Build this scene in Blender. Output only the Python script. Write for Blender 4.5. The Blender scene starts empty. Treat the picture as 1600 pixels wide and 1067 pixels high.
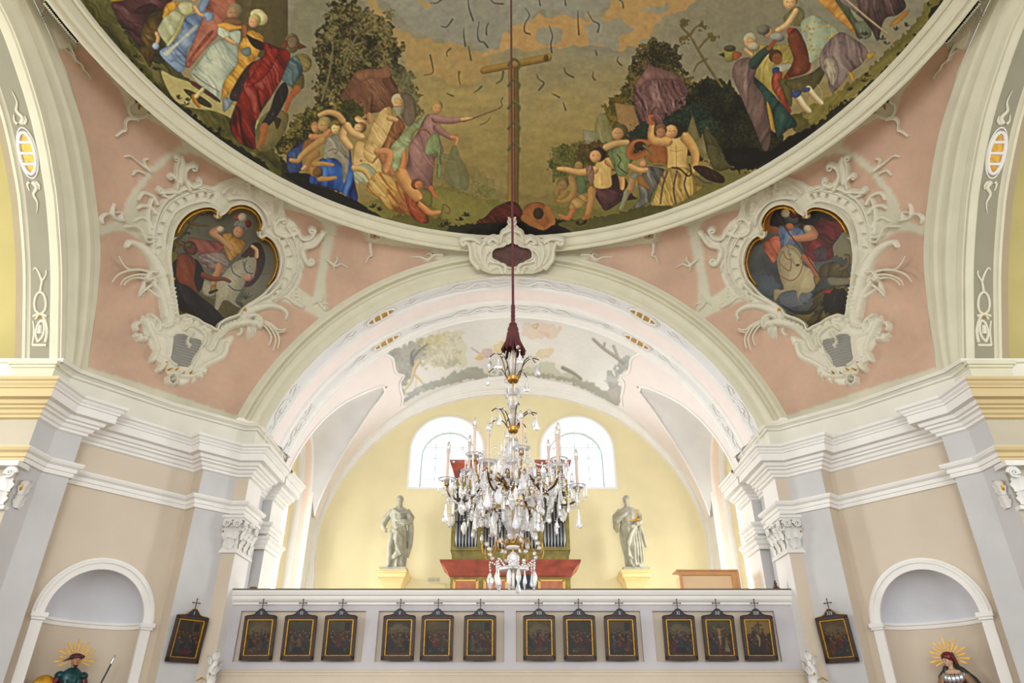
import bpy, bmesh, math, random
import numpy as np
from mathutils import Vector, Matrix
from mathutils.bvhtree import BVHTree
SC = bpy.context.scene
COL = SC.collection
PI = math.pi
rnd = random.Random(7)

# ------------------------------------------------------------------ camera
F = 1080.0; TH = math.radians(29.2); CT, ST = math.cos(TH), math.sin(TH); EYE = 1.6
cam = bpy.data.cameras.new('camera'); cam.sensor_width = 36; cam.lens = F / 1600 * 36
cam.clip_start = .05; cam.clip_end = 200
cam.dof.use_dof = False
co = bpy.data.objects.new('camera', cam); COL.objects.link(co)
co.location = (0, 0, EYE); co.rotation_euler = (PI / 2 + TH, 0, 0)
SC.camera = co
# ------------------------------------------------------------------ daylight and exposure
w = bpy.data.worlds.new('sky'); SC.world = w; w.use_nodes = True
bg = w.node_tree.nodes['Background']; bg.inputs[0].default_value = (.93, .965, 1, 1); bg.inputs[1].default_value = 1.25
SC.view_settings.view_transform = 'Standard'; SC.view_settings.look = 'None'
SC.view_settings.gamma = 1; SC.view_settings.use_curve_mapping = False
SC.view_settings.exposure = 0.4
def area(name, loc, aim, sx, sy, power, color=(1, 1, 1)):
    l = bpy.data.lights.new(name, 'AREA'); l.shape = 'RECTANGLE'; l.size = sx; l.size_y = sy
    l.energy = power; l.color = color
    o = bpy.data.objects.new(name, l); COL.objects.link(o); o.location = loc
    d = Vector(aim) - Vector(loc); o.rotation_euler = d.to_track_quat('-Z', 'Y').to_euler()
    return o
# daylight entering by the windows: loft sides, loft back, the side chapels and the nave behind the camera
area('daylight_loft_left', (-9.2, 17.2, 6.4), (0, 17.6, 5.6), 3.4, 4.6, 1350, (.96, .98, 1))
area('daylight_loft_right', (9.2, 17.2, 6.4), (0, 17.6, 5.6), 3.4, 4.6, 1350, (.96, .98, 1))
area('daylight_back_left', (-2.0, 20.9, 8.9), (-1.9, 16, 7.0), 1.6, 1.9, 30, (.96, .98, 1))
area('daylight_back_right', (2.0, 20.9, 8.9), (1.9, 16, 7.0), 1.6, 1.9, 30, (.96, .98, 1))
area('daylight_chapel_left', (-12.6, 6.0, 6.0), (0, 7, 8), 3.0, 3.5, 380, (1, .97, .92))
area('daylight_chapel_right', (12.6, 6.0, 6.0), (0, 7, 8), 3.0, 3.5, 110, (1, .97, .92))
area('daylight_nave_behind', (0, -9.0, 7.0), (0, 12, 5.5), 5, 4, 820, (1, .99, .97))

# ------------------------------------------------------------------ helpers
def D(px, py):
    u = (px - 800) / F; v = (533.5 - py) / F
    return Vector((u, CT - v * ST, ST + v * CT))
def P(px, py, X=None, Y=None, Z=None):
    """a sight line met with one of the building's planes"""
    d = D(px, py)
    t = X / d[0] if X is not None else Y / d[1] if Y is not None else (Z - EYE) / d[2]
    return Vector((d[0] * t, d[1] * t, d[2] * t + EYE))
def Qn(p):
    x, y, z = p[..., 0], p[..., 1], p[..., 2] - EYE
    dep = y * CT + z * ST; up = -y * ST + z * CT
    return 800 + F * x / dep, 533.5 - F * up / dep
def lin(c):
    c = np.asarray(c, float)
    if c.max() > 1.001: c = c / 255.
    return np.where(c <= .04045, c / 12.92, ((c + .055) / 1.055) ** 2.4)
MATS = {}
def mat(name, rgb, rough=.7, metal=0., bump=0., bscale=30., var=0., vscale=2.5, spec=.5, **kw):
    if name in MATS: return MATS[name]
    m = bpy.data.materials.new(name); m.use_nodes = True; nt = m.node_tree; N = nt.nodes; L = nt.links
    b = N['Principled BSDF']; c = lin(rgb)
    b.inputs['Base Color'].default_value = (*c, 1); b.inputs['Roughness'].default_value = rough
    b.inputs['Metallic'].default_value = metal; b.inputs['Specular IOR Level'].default_value = spec
    tc = N.new('ShaderNodeTexCoord')
    if var > 0:
        n = N.new('ShaderNodeTexNoise'); n.inputs['Scale'].default_value = vscale; n.inputs['Detail'].default_value = 6
        L.new(tc.outputs['Object'], n.inputs['Vector'])
        r = N.new('ShaderNodeValToRGB'); r.color_ramp.elements[0].position = .3; r.color_ramp.elements[1].position = .7
        r.color_ramp.elements[0].color = (*np.clip(c * (1 - var), 0, 1), 1)
        r.color_ramp.elements[1].color = (*np.clip(c * (1 + var * .6), 0, 1), 1)
        L.new(n.outputs['Fac'], r.inputs['Fac']); L.new(r.outputs['Color'], b.inputs['Base Color'])
    if bump > 0:
        n = N.new('ShaderNodeTexNoise'); n.inputs['Scale'].default_value = bscale; n.inputs['Detail'].default_value = 4
        L.new(tc.outputs['Object'], n.inputs['Vector'])
        bu = N.new('ShaderNodeBump'); bu.inputs['Strength'].default_value = bump; bu.inputs['Distance'].default_value = .02
        L.new(n.outputs['Fac'], bu.inputs['Height']); L.new(bu.outputs['Normal'], b.inputs['Normal'])
    for k, v in kw.items(): b.inputs[k.replace('_', ' ')].default_value = v
    MATS[name] = m; return m
def vcol_mat(name, rough=.75, bump=.15):
    if name in MATS: return MATS[name]
    m = bpy.data.materials.new(name); m.use_nodes = True; nt = m.node_tree; N = nt.nodes; L = nt.links
    b = N['Principled BSDF']; b.inputs['Roughness'].default_value = rough
    a = N.new('ShaderNodeVertexColor'); a.layer_name = 'paint'
    n = N.new('ShaderNodeTexNoise'); n.inputs['Scale'].default_value = 9; n.inputs['Detail'].default_value = 8
    tc = N.new('ShaderNodeTexCoord'); L.new(tc.outputs['Object'], n.inputs['Vector'])
    mx = N.new('ShaderNodeMixRGB'); mx.blend_type = 'MULTIPLY'; mx.inputs[0].default_value = .35
    L.new(a.outputs['Color'], mx.inputs[1]); L.new(n.outputs['Color'], mx.inputs[2])
    hs = N.new('ShaderNodeMixRGB'); hs.blend_type = 'MIX'; hs.inputs[0].default_value = .6
    L.new(a.outputs['Color'], hs.inputs[1]); L.new(mx.outputs[0], hs.inputs[2])
    L.new(hs.outputs[0], b.inputs['Base Color'])
    bu = N.new('ShaderNodeBump'); bu.inputs['Strength'].default_value = bump; bu.inputs['Distance'].default_value = .01
    L.new(n.outputs['Fac'], bu.inputs['Height']); L.new(bu.outputs['Normal'], b.inputs['Normal'])
    MATS[name] = m; return m

class MB:
    """collects shapes into one mesh"""
    def __init__(s): s.v = []; s.f = []; s.m = []; s.sm = []
    def add(s, v, f, mi=0, smooth=False):
        o = len(s.v); s.v += [tuple(a) for a in v]; s.f += [tuple(i + o for i in q) for q in f]
        s.m += [mi] * len(f); s.sm += [smooth] * len(f); return s
    def grid(s, rows, mi=0, smooth=True, close=False, closev=False):
        n = len(rows[0]); R = len(rows); f = []
        for i in range(R if closev else R - 1):
            for j in range(n if close else n - 1):
                a = i * n + j; b = i * n + (j + 1) % n; i2 = (i + 1) % R
                f.append((a, b, i2 * n + (j + 1) % n, i2 * n + j))
        return s.add([p for r in rows for p in r], f, mi, smooth)
    def box(s, c, h, rz=0, mi=0, M=None):
        c = Vector(c); R = M if M is not None else Matrix.Rotation(rz, 3, 'Z'); v = []
        for x in (-1, 1):
            for y in (-1, 1):
                for z in (-1, 1): v.append(c + R @ Vector((x * h[0], y * h[1], z * h[2])))
        return s.add(v, [(0, 1, 3, 2), (4, 6, 7, 5), (0, 4, 5, 1), (2, 3, 7, 6), (0, 2, 6, 4), (1, 5, 7, 3)], mi)
    def tube(s, pts, r, n=8, mi=0, cap=True, up=None, ry=None):
        pts = [Vector(p) for p in pts]; K = len(pts)
        if not hasattr(r, '__len__'): r = [r] * K
        rows = []; t0 = None; a = None
        for i, p in enumerate(pts):
            t = (pts[min(i + 1, K - 1)] - pts[max(i - 1, 0)])
            if t.length < 1e-9: t = Vector((0, 0, 1))
            t.normalize()
            if up is not None: a = up[i] if isinstance(up, list) else Vector(up)
            elif a is None: a = Vector((0, 0, 1)) if abs(t.z) < .9 else Vector((1, 0, 0))
            b = t.cross(a)
            if b.length < 1e-6: b = t.orthogonal()
            b.normalize(); a2 = b.cross(t).normalized()
            if up is None: a = a2
            k = 1 if ry is None else ry
            rows.append([p + b * (math.cos(2 * PI * j / n) * r[i]) + a2 * (math.sin(2 * PI * j / n) * r[i] * k) for j in range(n)])
        s.grid(rows, mi, True, close=True)
        if cap:
            o = len(s.v)
            s.add(rows[0], [tuple(range(n))], mi); s.add(rows[-1], [tuple(range(n - 1, -1, -1))], mi)
        return s
    def lathe(s, prof, c=(0, 0, 0), n=24, mi=0, smooth=True, M=None, sx=1, sy=1):
        c = Vector(c); rows = []
        for r, z in prof:
            row = []
            for j in range(n):
                p = Vector((r * math.cos(2 * PI * j / n) * sx, r * math.sin(2 * PI * j / n) * sy, z))
                row.append(c + (M @ p if M is not None else p))
            rows.append(row)
        return s.grid(rows, mi, smooth, close=True)
    def sphere(s, c, r, n=10, mi=0, sc=(1, 1, 1), M=None):
        c = Vector(c); rows = []
        for i in range(n // 2 + 1):
            a = PI * i / (n // 2)
            row = []
            for j in range(n):
                p = Vector((math.sin(a) * math.cos(2 * PI * j / n) * r * sc[0], math.sin(a) * math.sin(2 * PI * j / n) * r * sc[1], math.cos(a) * r * sc[2]))
                row.append(c + (M @ p if M is not None else p))
            rows.append(row)
        return s.grid(rows, mi, True, close=True)
    def prism(s, poly, z0, z1, mi=0, M=None, c=(0, 0, 0)):
        c = Vector(c); n = len(poly)
        f = lambda x, y, z: c + (M @ Vector((x, y, z)) if M is not None else Vector((x, y, z)))
        v = [f(x, y, z0) for x, y in poly] + [f(x, y, z1) for x, y in poly]
        return s.add(v, [tuple(range(n - 1, -1, -1)), tuple(range(n, 2 * n))] + [(i, (i + 1) % n, n + (i + 1) % n, n + i) for i in range(n)], mi)
    def mirror(s):
        m = MB(); m.v = [(-x, y, z) for x, y, z in s.v]; m.f = [tuple(reversed(q)) for q in s.f]; m.m = list(s.m); m.sm = list(s.sm); return m
    def build(s, name, mats, parent=None, weld=False, bevel=0, sub=0):
        me = bpy.data.meshes.new(name)
        v = s.v
        if parent is not None:
            o = Vector(parent.get('_o', (0, 0, 0))); v = [(a[0] - o[0], a[1] - o[1], a[2] - o[2]) for a in v]
        me.from_pydata(v, [], s.f)
        if not isinstance(mats, (list, tuple)): mats = [mats]
        for m in mats: me.materials.append(m)
        me.polygons.foreach_set('material_index', s.m); me.polygons.foreach_set('use_smooth', s.sm)
        if weld:
            bm = bmesh.new(); bm.from_mesh(me); bmesh.ops.remove_doubles(bm, verts=bm.verts, dist=weld); bm.to_mesh(me); bm.free()
        me.update()
        ob = bpy.data.objects.new(name, me); COL.objects.link(ob)
        if parent is not None:
            ob.parent = parent; ob['_o'] = parent.get('_o', (0, 0, 0))
        if bevel:
            md = ob.modifiers.new('bevel', 'BEVEL'); md.width = bevel; md.segments = 2; md.limit_method = 'ANGLE'
        if sub:
            md = ob.modifiers.new('sub', 'SUBSURF'); md.levels = md.render_levels = sub
        return ob
def tag(o, label, cat, group=None):
    o['label'] = label; o['category'] = cat
    if group: o['group'] = group
    return o
def thing(name, label, cat, loc=(0, 0, 0), group=None, local=False):
    o = bpy.data.objects.new(name, None); COL.objects.link(o); o.location = loc
    o['_o'] = (0., 0., 0.) if local else tuple(float(a) for a in loc); o.empty_display_size = .1
    return tag(o, label, cat, group)
def struct(o, label=None):
    o['kind'] = 'structure'
    if label: o['label'] = label
    return o
def catmull(pts, k=6, closed=False):
    pts = [np.asarray(p, float) for p in pts]; n = len(pts); out = []
    if n < 3: return pts
    rng = range(n if closed else n - 1)
    for i in rng:
        if closed: p0, p1, p2, p3 = pts[i - 1], pts[i], pts[(i + 1) % n], pts[(i + 2) % n]
        else: p0, p1, p2, p3 = pts[max(i - 1, 0)], pts[i], pts[i + 1], pts[min(i + 2, n - 1)]
        for j in range(k):
            t = j / k; out.append(.5 * ((2 * p1) + (-p0 + p2) * t + (2 * p0 - 5 * p1 + 4 * p2 - p3) * t * t + (-p0 + 3 * p1 - 3 * p2 + p3) * t ** 3))
    if not closed: out.append(pts[-1])
    return out
def interp(tab, x):
    return float(np.interp(x, [a for a, _ in tab], [b for _, b in tab]))
def offset_path(path, d):
    """plan polyline moved d to its right hand side, mitred"""
    out = []; n = len(path)
    for i in range(n):
        p = Vector(path[i]); a = (p - Vector(path[i - 1])).normalized() if i else None
        b = (Vector(path[i + 1]) - p).normalized() if i < n - 1 else None
        if a is None: a = b
        if b is None: b = a
        na = Vector((a.y, -a.x)); nb = Vector((b.y, -b.x)); m = (na + nb)
        m = m.normalized(); k = 1 / max(.3, m.dot(na)); out.append(p + m * d * k)
    return out
def sweep(mb, path, prof, mi=0, mis=None):
    rows = [[(q.x, q.y, z) for q in offset_path(path, d)] for d, z in prof]
    for i in range(len(rows) - 1):
        mb.grid([rows[i + 1], rows[i]], mi, False)
    return mb
# ------------------------------------------------------------------ plaster colours
W_CREAM = mat('plaster_cream', (212, 208, 184), .8, bump=.06, var=.05)  # extra yellow is the dome's yellow-green light put into the colour
W_WHITE = mat('plaster_white', (234, 232, 228), .8, bump=.05, var=.03)
W_GREY = mat('plaster_grey', (198, 197, 197), .85, bump=.08, var=.07, vscale=1.3)
W_LILAC = mat('plaster_lilac_grey', (196, 192, 196), .85, bump=.06, var=.04, vscale=1.3)
W_BEIGE = mat('plaster_beige', (208, 194, 175), .85, bump=.06, var=.05, vscale=1.3)
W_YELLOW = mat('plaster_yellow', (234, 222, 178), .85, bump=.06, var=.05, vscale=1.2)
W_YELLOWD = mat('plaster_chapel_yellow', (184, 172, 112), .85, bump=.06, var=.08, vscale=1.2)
W_GOLDY = mat('plaster_ochre_cornice', (204, 184, 138), .8, bump=.04, var=.03)
W_PINK = mat('plaster_pink', (214, 178, 158), .85, bump=.06, var=.06, vscale=1.6)
W_PINKL = mat('plaster_pale_pink', (242, 230, 228), .85, bump=.05, var=.03)
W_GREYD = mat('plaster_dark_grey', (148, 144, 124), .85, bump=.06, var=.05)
GOLD = mat('gilding', (214, 160, 52), .35, metal=.75, bump=.15, bscale=60, var=.25, vscale=20)
GOLDM = mat('dull_gilding', (190, 150, 60), .5, metal=.4, bump=.2, bscale=40, var=.35, vscale=14)
STUCCO = mat('stucco_white', (216, 212, 192), .75, bump=.12, bscale=50, var=.05, vscale=12)
STUCCOB = mat('stucco_bright', (228, 226, 222), .75, bump=.12, bscale=50, var=.05, vscale=12)
FLOORM = mat('stone_floor', (150, 132, 110), .5, var=.12, vscale=2)

def both(mb, name, mats, label=None, kind='structure', **kw):
    for side, b in (('left', mb), ('right', mb.mirror())):
        o = b.build(name.replace('<s>', side), mats, **kw)
        if kind: o['kind'] = kind
# floor
m = MB(); m.box((0, 5, -.1), (14, 16, .1)); struct(m.build('floor', FLOORM))

# ------------------------------------------------------------------ plan of the left pier (mirrored for the right)
DIR = Vector((.627, .779)); NRM = Vector((.779, -.627))
def pl2(a, k, n): return (a[0] + DIR.x * k + NRM.x * n, a[1] + DIR.y * k + NRM.y * n)
A0 = (-14.0, 10.54); A1 = (-7.79, 10.54); A2 = (-7.77, 11.01)
A3 = pl2(A2, .43, 0); A4 = pl2(A3, 0, -.33); A6 = (-6.08, 13.12); A5 = pl2(A6, 0, -.33)
A7 = (-5.60, 13.62); A8 = (-5.34, 13.62); A9 = (-5.34, 14.42); A10 = (-5.55, 14.42); A11 = (-5.55, 15.2)
A12 = (-5.34, 15.2); A13 = (-5.34, 16.0)
PATH = [A0, A1, A2, A3, A4, A5, A6, A7, A8, A9, A10, A11, A12, A13, (-5.9, 16.0)]
SEGM = [3, 0, 0, 2, None, 2, 0, 2, 1, 0, 0, 0, 1, 0]   # grey, white, beige, ochre; the niche-side step return is beige to paint its shadow
EM = [W_GREY, W_WHITE, W_BEIGE, mat('plaster_jamb', (186, 178, 158), .85, var=.05), mat('plaster_niche_head', (206, 207, 213), .85, var=.04)]
ZTOP = 7.16
m = MB()
for i, (a, b) in enumerate(zip(PATH, PATH[1:])):
    if SEGM[i] is None: continue
    z1 = 11.6 if i == 0 else ZTOP
    if i == 0:
        m.add([(a[0], a[1], 0), (b[0], b[1], 0), (b[0], b[1], 6.6), (a[0], a[1], 6.6)], [(0, 1, 2, 3)], 3)
        continue
    m.add([(a[0], a[1], 0), (b[0], b[1], 0), (b[0], b[1], 6.05), (a[0], a[1], 6.05)], [(0, 1, 2, 3)], SEGM[i])
# niche bay: flat face with an arched opening, then a rounded recess
NS = Vector(A4); NL = (Vector(A5) - Vector(A4)).length; NC = NL / 2 + .02; NR = .80; NZ = 3.2; ND = .62
def nb(s_, z, d=0):
    p = NS + DIR * s_ - NRM * d; return (p.x, p.y, z)
th = [PI * i / 32 for i in range(33)]
arc = [(NC - NR * math.cos(t), NZ + NR * math.sin(t)) for t in th]
inner = [(NC - NR, 0)] + [(NC - NR, NZ * .5)] + arc + [(NC + NR, NZ * .5), (NC + NR, 0)]
outer = []
for (s_, z) in inner:
    if z <= NZ: outer.append((0 if s_ < NC else NL, z))
    else:
        dx, dz = s_ - NC, z - NZ; k = min((NC if dx < 0 else NL - NC) / max(abs(dx), 1e-6), (6.05 - NZ) / dz); outer.append((NC + dx * k, NZ + dz * k))
m.grid([[nb(*q) for q in inner], [nb(*q) for q in outer]], 2, False)
for s_ in (0, NL):   # corners above the arch
    pass
c0 = [(0, z) for s_, z in outer if abs(s_) < 1e-3]; c1 = [(NL, z) for s_, z in outer if abs(s_ - NL) < 1e-3]
ztl = max(z for s_, z in c0); ztr = max(z for s_, z in c1)
tl = [q for q in outer if abs(q[1] - 6.05) < 1e-3]
if tl:
    m.add([nb(0, ztl), nb(*tl[0]), nb(0, 6.05)], [(0, 1, 2)], 2); m.add([nb(NL, ztr), nb(*tl[-1]), nb(NL, 6.05)], [(0, 2, 1)], 2)
NI = 20
def npt(a, z):   # recess wall
    return nb(NC - NR * math.cos(a), z, ND * math.sin(a) ** .8)
m.grid([[npt(PI * j / NI, z) for j in range(NI + 1)] for z in (0, 1.6, NZ)], 2, True)
m.grid([[nb(NC - NR * math.cos(PI * j / NI) * math.cos(PI / 2 * i / 12), NZ + NR * math.sin(PI / 2 * i / 12), ND * (math.sin(PI * j / NI) ** .8) * math.cos(PI / 2 * i / 12)) for j in range(NI + 1)] for i in range(13)], 4, True)
both(m, 'wall_<s>', EM)
# attic strip between the cornice and the vault
ATT = [(-14, 10.62), (-7.86, 10.62), (-7.84, 11.03), (-6.7, 12.5), (-5.6, 13.56), (-5.36, 13.56), (-5.36, 15.45), (-5.9, 15.45)]
m = MB(); sweep(m, ATT, [(0, 6.5), (0, 7.14)])
sweep(m, ATT[1:], [(0, 7.02), (.05, 7.03), (.05, 7.07), (.09, 7.09), (.09, 7.13), (.03, 7.16), (-.08, 7.18)])
m.prism([(-8.9, 10.56), (-7.74, 10.56), (-7.66, 10.98), (-6.62, 12.42), (-5.54, 13.44), (-5.30, 13.44), (-5.38, 15.4), (-8.9, 15.4)], 7.10, 7.17)
both(m, 'trim_attic_<s>', [mat('plaster_attic', (222, 219, 206), .8, bump=.05, var=.05)])
# entablature
CORN = [(0, 6.02), (.06, 6.04), (.06, 6.08), (.10, 6.10), (.12, 6.15), (.17, 6.17), (.17, 6.205), (.22, 6.22), (.24, 6.28), (.34, 6.29), (.34, 6.43), (.37, 6.44), (.37, 6.47), (.40, 6.50), (.41, 6.53), (.45, 6.55), (.45, 6.60), (-.15, 6.63)]
ARCH = [(0, 5.29), (.045, 5.29), (.045, 5.36), (.07, 5.365), (.07, 5.43), (.12, 5.46), (.14, 5.50), (.14, 5.525), (0, 5.54)]
m = MB(); n_ = MB()
sweep(n_, PATH[:2], CORN); sweep(n_, PATH[:2], ARCH)
sweep(m, PATH[:2] + PATH[2:14], CORN); sweep(m, PATH[:14], ARCH)
both(m, 'trim_entablature_<s>', [W_WHITE])
pc = offset_path(PATH[:3], 0)
m = MB()
P3 = PATH[:3]
for prof in (CORN, ARCH):
    rows = [[(q.x, q.y - .004, z - (.004 if d > 0 else 0)) for q in offset_path(P3, d)[:2]] for d, z in prof]
    for i in range(len(rows) - 1): m.grid([rows[i + 1], rows[i]], 0, False)
both(m, 'trim_chapel_entablature_<s>', [W_GOLDY])
# niche surround (arched moulding) and impost band
def arch_sweep(mb, pts3, nrm_out, face_n, prof, mi=0):
    """pts3: points of the curve, nrm_out: outward normals in the face, face_n: normal of the face; prof (out, proud)"""
    rows = []
    for (o, pr) in prof: rows.append([tuple(Vector(p) + Vector(q) * o + (Vector(face_n) if not isinstance(face_n, list) else face_n[i]) * pr) for i, (p, q) in enumerate(zip(pts3, nrm_out))])
    for i in range(len(rows) - 1): mb.grid([rows[i], rows[i + 1]], mi, False)
FN = Vector((NRM.x, NRM.y, 0)); D3 = Vector((DIR.x, DIR.y, 0))
pts = [nb(*q) for q in arc]; nr = [(-D3 * math.cos(t) + Vector((0, 0, 1)) * math.sin(t)) for t in th]
m = MB()
arch_sweep(m, pts, nr, FN, [(0, -.02), (0, .03), (.10, .035), (.105, .06), (.15, .065), (.16, .04), (.19, .035), (.19, 0)])
for sg in (-1, 1):
    cs = NC + sg * (NR + .075)
    m.box(nb(cs, 1.55, -.02), (.085, .02, 1.56), M=Matrix((D3, -FN, Vector((0, 0, 1)))).transposed())
    m.box(nb(cs, NZ - .02, -.045), (.125, .05, .035), M=Matrix((D3, -FN, Vector((0, 0, 1)))).transposed())
    m.box(nb(cs, NZ - .075, -.035), (.105, .04, .02), M=Matrix((D3, -FN, Vector((0, 0, 1)))).transposed())
rows = []
for (o, z) in [(0, NZ - .09), (.025, NZ - .085), (.025, NZ - .03), (.05, NZ - .02), (.05, NZ + .02), (0, NZ + .03)]:
    rows.append([nb(NC - (NR - o) * math.cos(PI * j / NI), z, max(0, ND - o) * (math.sin(PI * j / NI) ** .8)) for j in range(NI + 1)])
for i in range(5): m.grid([rows[i], rows[i + 1]], 0, True)
both(m, 'trim_niche_<s>', [W_WHITE])

# ------------------------------------------------------------------ ring of the dome
RC = Vector((0, 6.01, 0)); R0 = 6.86; RZ = 11.6
m = MB(); NN = 160
RP = [(6.86, 11.66), (6.88, 11.55), (6.93, 11.54), (6.95, 11.56), (7.0, 11.52), (7.03, 11.44), (7.08, 11.41), (7.10, 11.43), (7.15, 11.41), (7.16, 11.37), (7.20, 11.36), (7.21, 11.42)]
rows = [[(r * math.cos(2 * PI * j / NN), 6.01 + r * math.sin(2 * PI * j / NN), z) for j in range(NN)] for r, z in RP]
m.grid(list(reversed(rows)), 0, False, close=True)
struct(m.build('trim_dome_ring', [W_CREAM]))

# ------------------------------------------------------------------ front arch (towards the organ loft)
AR, AC = 5.43, 5.53
def av(x_ang, r): return (r * math.sin(x_ang), AC + r * math.cos(x_ang))   # angle from the crown
amax = math.acos((7.12 - AC) / AR)
AA = [-amax + 2 * amax * i / 72 for i in range(73)]
def arch_row(r, y): return [(av(a, r)[0], y, av(a, r)[1]) for a in AA]
m = MB()
FP = [(5.43, 13.62), (5.43, 13.56), (5.50, 13.53), (5.56, 13.53), (5.60, 13.50), (5.66, 13.44), (5.70, 13.42), (5.74, 13.44), (5.78, 13.47), (5.83, 13.47), (5.84, 13.36), (5.89, 13.35), (5.90, 13.40), (6.03, 13.40), (6.03, 13.5)]
for (r1, y1), (r2, y2) in zip(FP, FP[1:]): m.grid([arch_row(r2, y2), arch_row(r1, y1)], 0, False)
struct(m.build('trim_loft_arch', [W_CREAM]))
# soffit: two raised bands with sunk grey panels and a pink strip between
SP = [(5.43, 13.56, 1), (5.43, 13.66, 1), (5.455, 13.67, 1), (5.455, 13.70, 1), (5.47, 13.72, 2), (5.47, 14.06, 2), (5.455, 14.08, 1), (5.43, 14.10, 1), (5.43, 14.2, 1), (5.445, 14.22, 1), (5.50, 14.24, 3), (5.50, 14.72, 3), (5.445, 14.74, 1), (5.43, 14.78, 1), (5.43, 14.86, 1), (5.455, 14.88, 1), (5.47, 14.9, 2), (5.47, 15.2, 2), (5.455, 15.22, 1), (5.43, 15.24, 1), (5.43, 15.38, 1), (5.40, 15.40, 1), (5.40, 15.44, 1), (5.52, 15.46, 1)]
m = MB()
for (r1, y1, c1), (r2, y2, c2) in zip(SP, SP[1:]):
    m.grid([arch_row(r1, y1), arch_row(r2, y2)], {1: 0, 2: 1, 3: 2}[c2 if c1 == c2 else 1], False)
struct(m.build('trim_loft_arch_soffit', [W_WHITE, mat('plaster_pale_grey', (222, 223, 226), .85, var=.03), W_PINKL]))

# ------------------------------------------------------------------ lateral arches (towards the side chapels)
LAT = [(10.60, 7.14), (10.28, 7.75), (9.84, 8.55), (9.36, 9.25), (8.96, 9.74), (8.2, 10.45), (7.3, 11.02), (6.76, 11.23), (6.0, 11.34)]
lc = catmull([(y, z) for y, z in LAT], 6)
lc = [tuple(p) for p in lc]; lc = lc + [(12.0 - y, z) for y, z in reversed(lc[:-1])]
LO = [(11.12, 7.14), (10.98, 7.9), (10.5, 9.25), (9.86, 10.12), (9.0, 10.95), (7.9, 11.52), (6.9, 11.82), (6.0, 11.92)]
lo = [tuple(p) for p in catmull(LO, 7)]; lo = lo + [(12.0 - y, z) for y, z in reversed(lo[:-1])]
def resamp(c, n):
    c = np.array(c); d = np.r_[0, np.cumsum(np.hypot(*(c[1:] - c[:-1]).T))]; t = np.linspace(0, d[-1], n)
    return np.stack([np.interp(t, d, c[:, i]) for i in range(c.shape[1])], 1)
NLc = 97; lc = resamp(lc, NLc); lo = resamp(lo, NLc)
m = MB()
LX = [(0, -7.86), (.0, -7.80), (.12, -7.78), (.16, -7.80), (.30, -7.74), (.34, -7.70), (.42, -7.70), (.46, -7.74), (.62, -7.72), (.68, -7.68), (.8, -7.68), (.82, -7.70), (1., -7.68), (1.1, -7.72)]
rows = [[(x, *(lc[i] * (1 - t) + lo[i] * t)) for i in range(NLc)] for t, x in LX]
for i in range(len(rows) - 1): m.grid([rows[i + 1], rows[i]], 0, False)
both(m, 'trim_chapel_arch_<s>', [W_CREAM])
m = MB()
ce = np.array([6.0, 8.5])
def lrow(x, grow):
    out = []
    for y, z in lc:
        v = np.array([y, z]) - ce; L_ = np.hypot(*v); v = ce + v / L_ * (L_ + grow); out.append((x, v[0], v[1]))
    return out
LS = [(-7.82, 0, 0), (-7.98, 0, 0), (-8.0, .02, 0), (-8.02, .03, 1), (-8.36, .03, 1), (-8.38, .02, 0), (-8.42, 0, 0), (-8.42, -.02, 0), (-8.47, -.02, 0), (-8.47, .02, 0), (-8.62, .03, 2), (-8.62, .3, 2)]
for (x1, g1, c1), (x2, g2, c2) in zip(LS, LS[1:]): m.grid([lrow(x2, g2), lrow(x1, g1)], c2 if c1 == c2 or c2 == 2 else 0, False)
both(m, 'trim_chapel_arch_soffit_<s>', [W_CREAM, W_GREYD, mat('plaster_taupe_shadow', (166, 152, 124), .85, var=.05)])  # taupe end strip has the soffit edge's shadow painted into its colour
# little ledge under the arch foot, chapel wall, chapel vault and outer wall
m = MB(); m.box((-8.22, 10.72, 7.08), (.42, .2, .035)); m.box((-8.22, 10.76, 7.03), (.38, .2, .03)); m.box((-8.22, 10.80, 6.8), (.36, .2, .24))
both(m, 'trim_chapel_ledge_<s>', [W_CREAM])
m = MB(); X0, X1 = -8.62, -12.9
m.add([(X0 + .75, 10.86, 6.4), (X1, 10.86, 6.4), (X1, 10.86, 12.4), (X0 + .75, 10.86, 12.4)], [(0, 3, 2, 1)])
m.add([(X0, 1.2, 6.4), (X1, 1.2, 6.4), (X1, 1.2, 12.4), (X0, 1.2, 12.4)], [(0, 1, 2, 3)])
m.grid([[(X0 - .01, *p) for p in [(12 - y, z) for x, y, z in lrow(0, .3)]], [(X1, *p) for p in [(12 - y, z) for x, y, z in lrow(0, .3)]]], 0, True)
m.add([(X1, 1.2, 0), (X1, 10.86, 0), (X1, 10.86, 2.6), (X1, 1.2, 2.6)], [(0, 3, 2, 1)])
m.add([(X1, 1.2, 9.2), (X1, 10.86, 9.2), (X1, 10.86, 12.4), (X1, 1.2, 12.4)], [(0, 3, 2, 1)])
m.add([(X1, 1.2, 0), (X1, 2.6, 0), (X1, 2.6, 12), (X1, 1.2, 12)], [(0, 3, 2, 1)])
m.add([(X1, 9.4, 0), (X1, 10.86, 0), (X1, 10.86, 12), (X1, 9.4, 12)], [(0, 3, 2, 1)])
both(m, 'wall_chapel_<s>', [W_YELLOWD])

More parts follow.
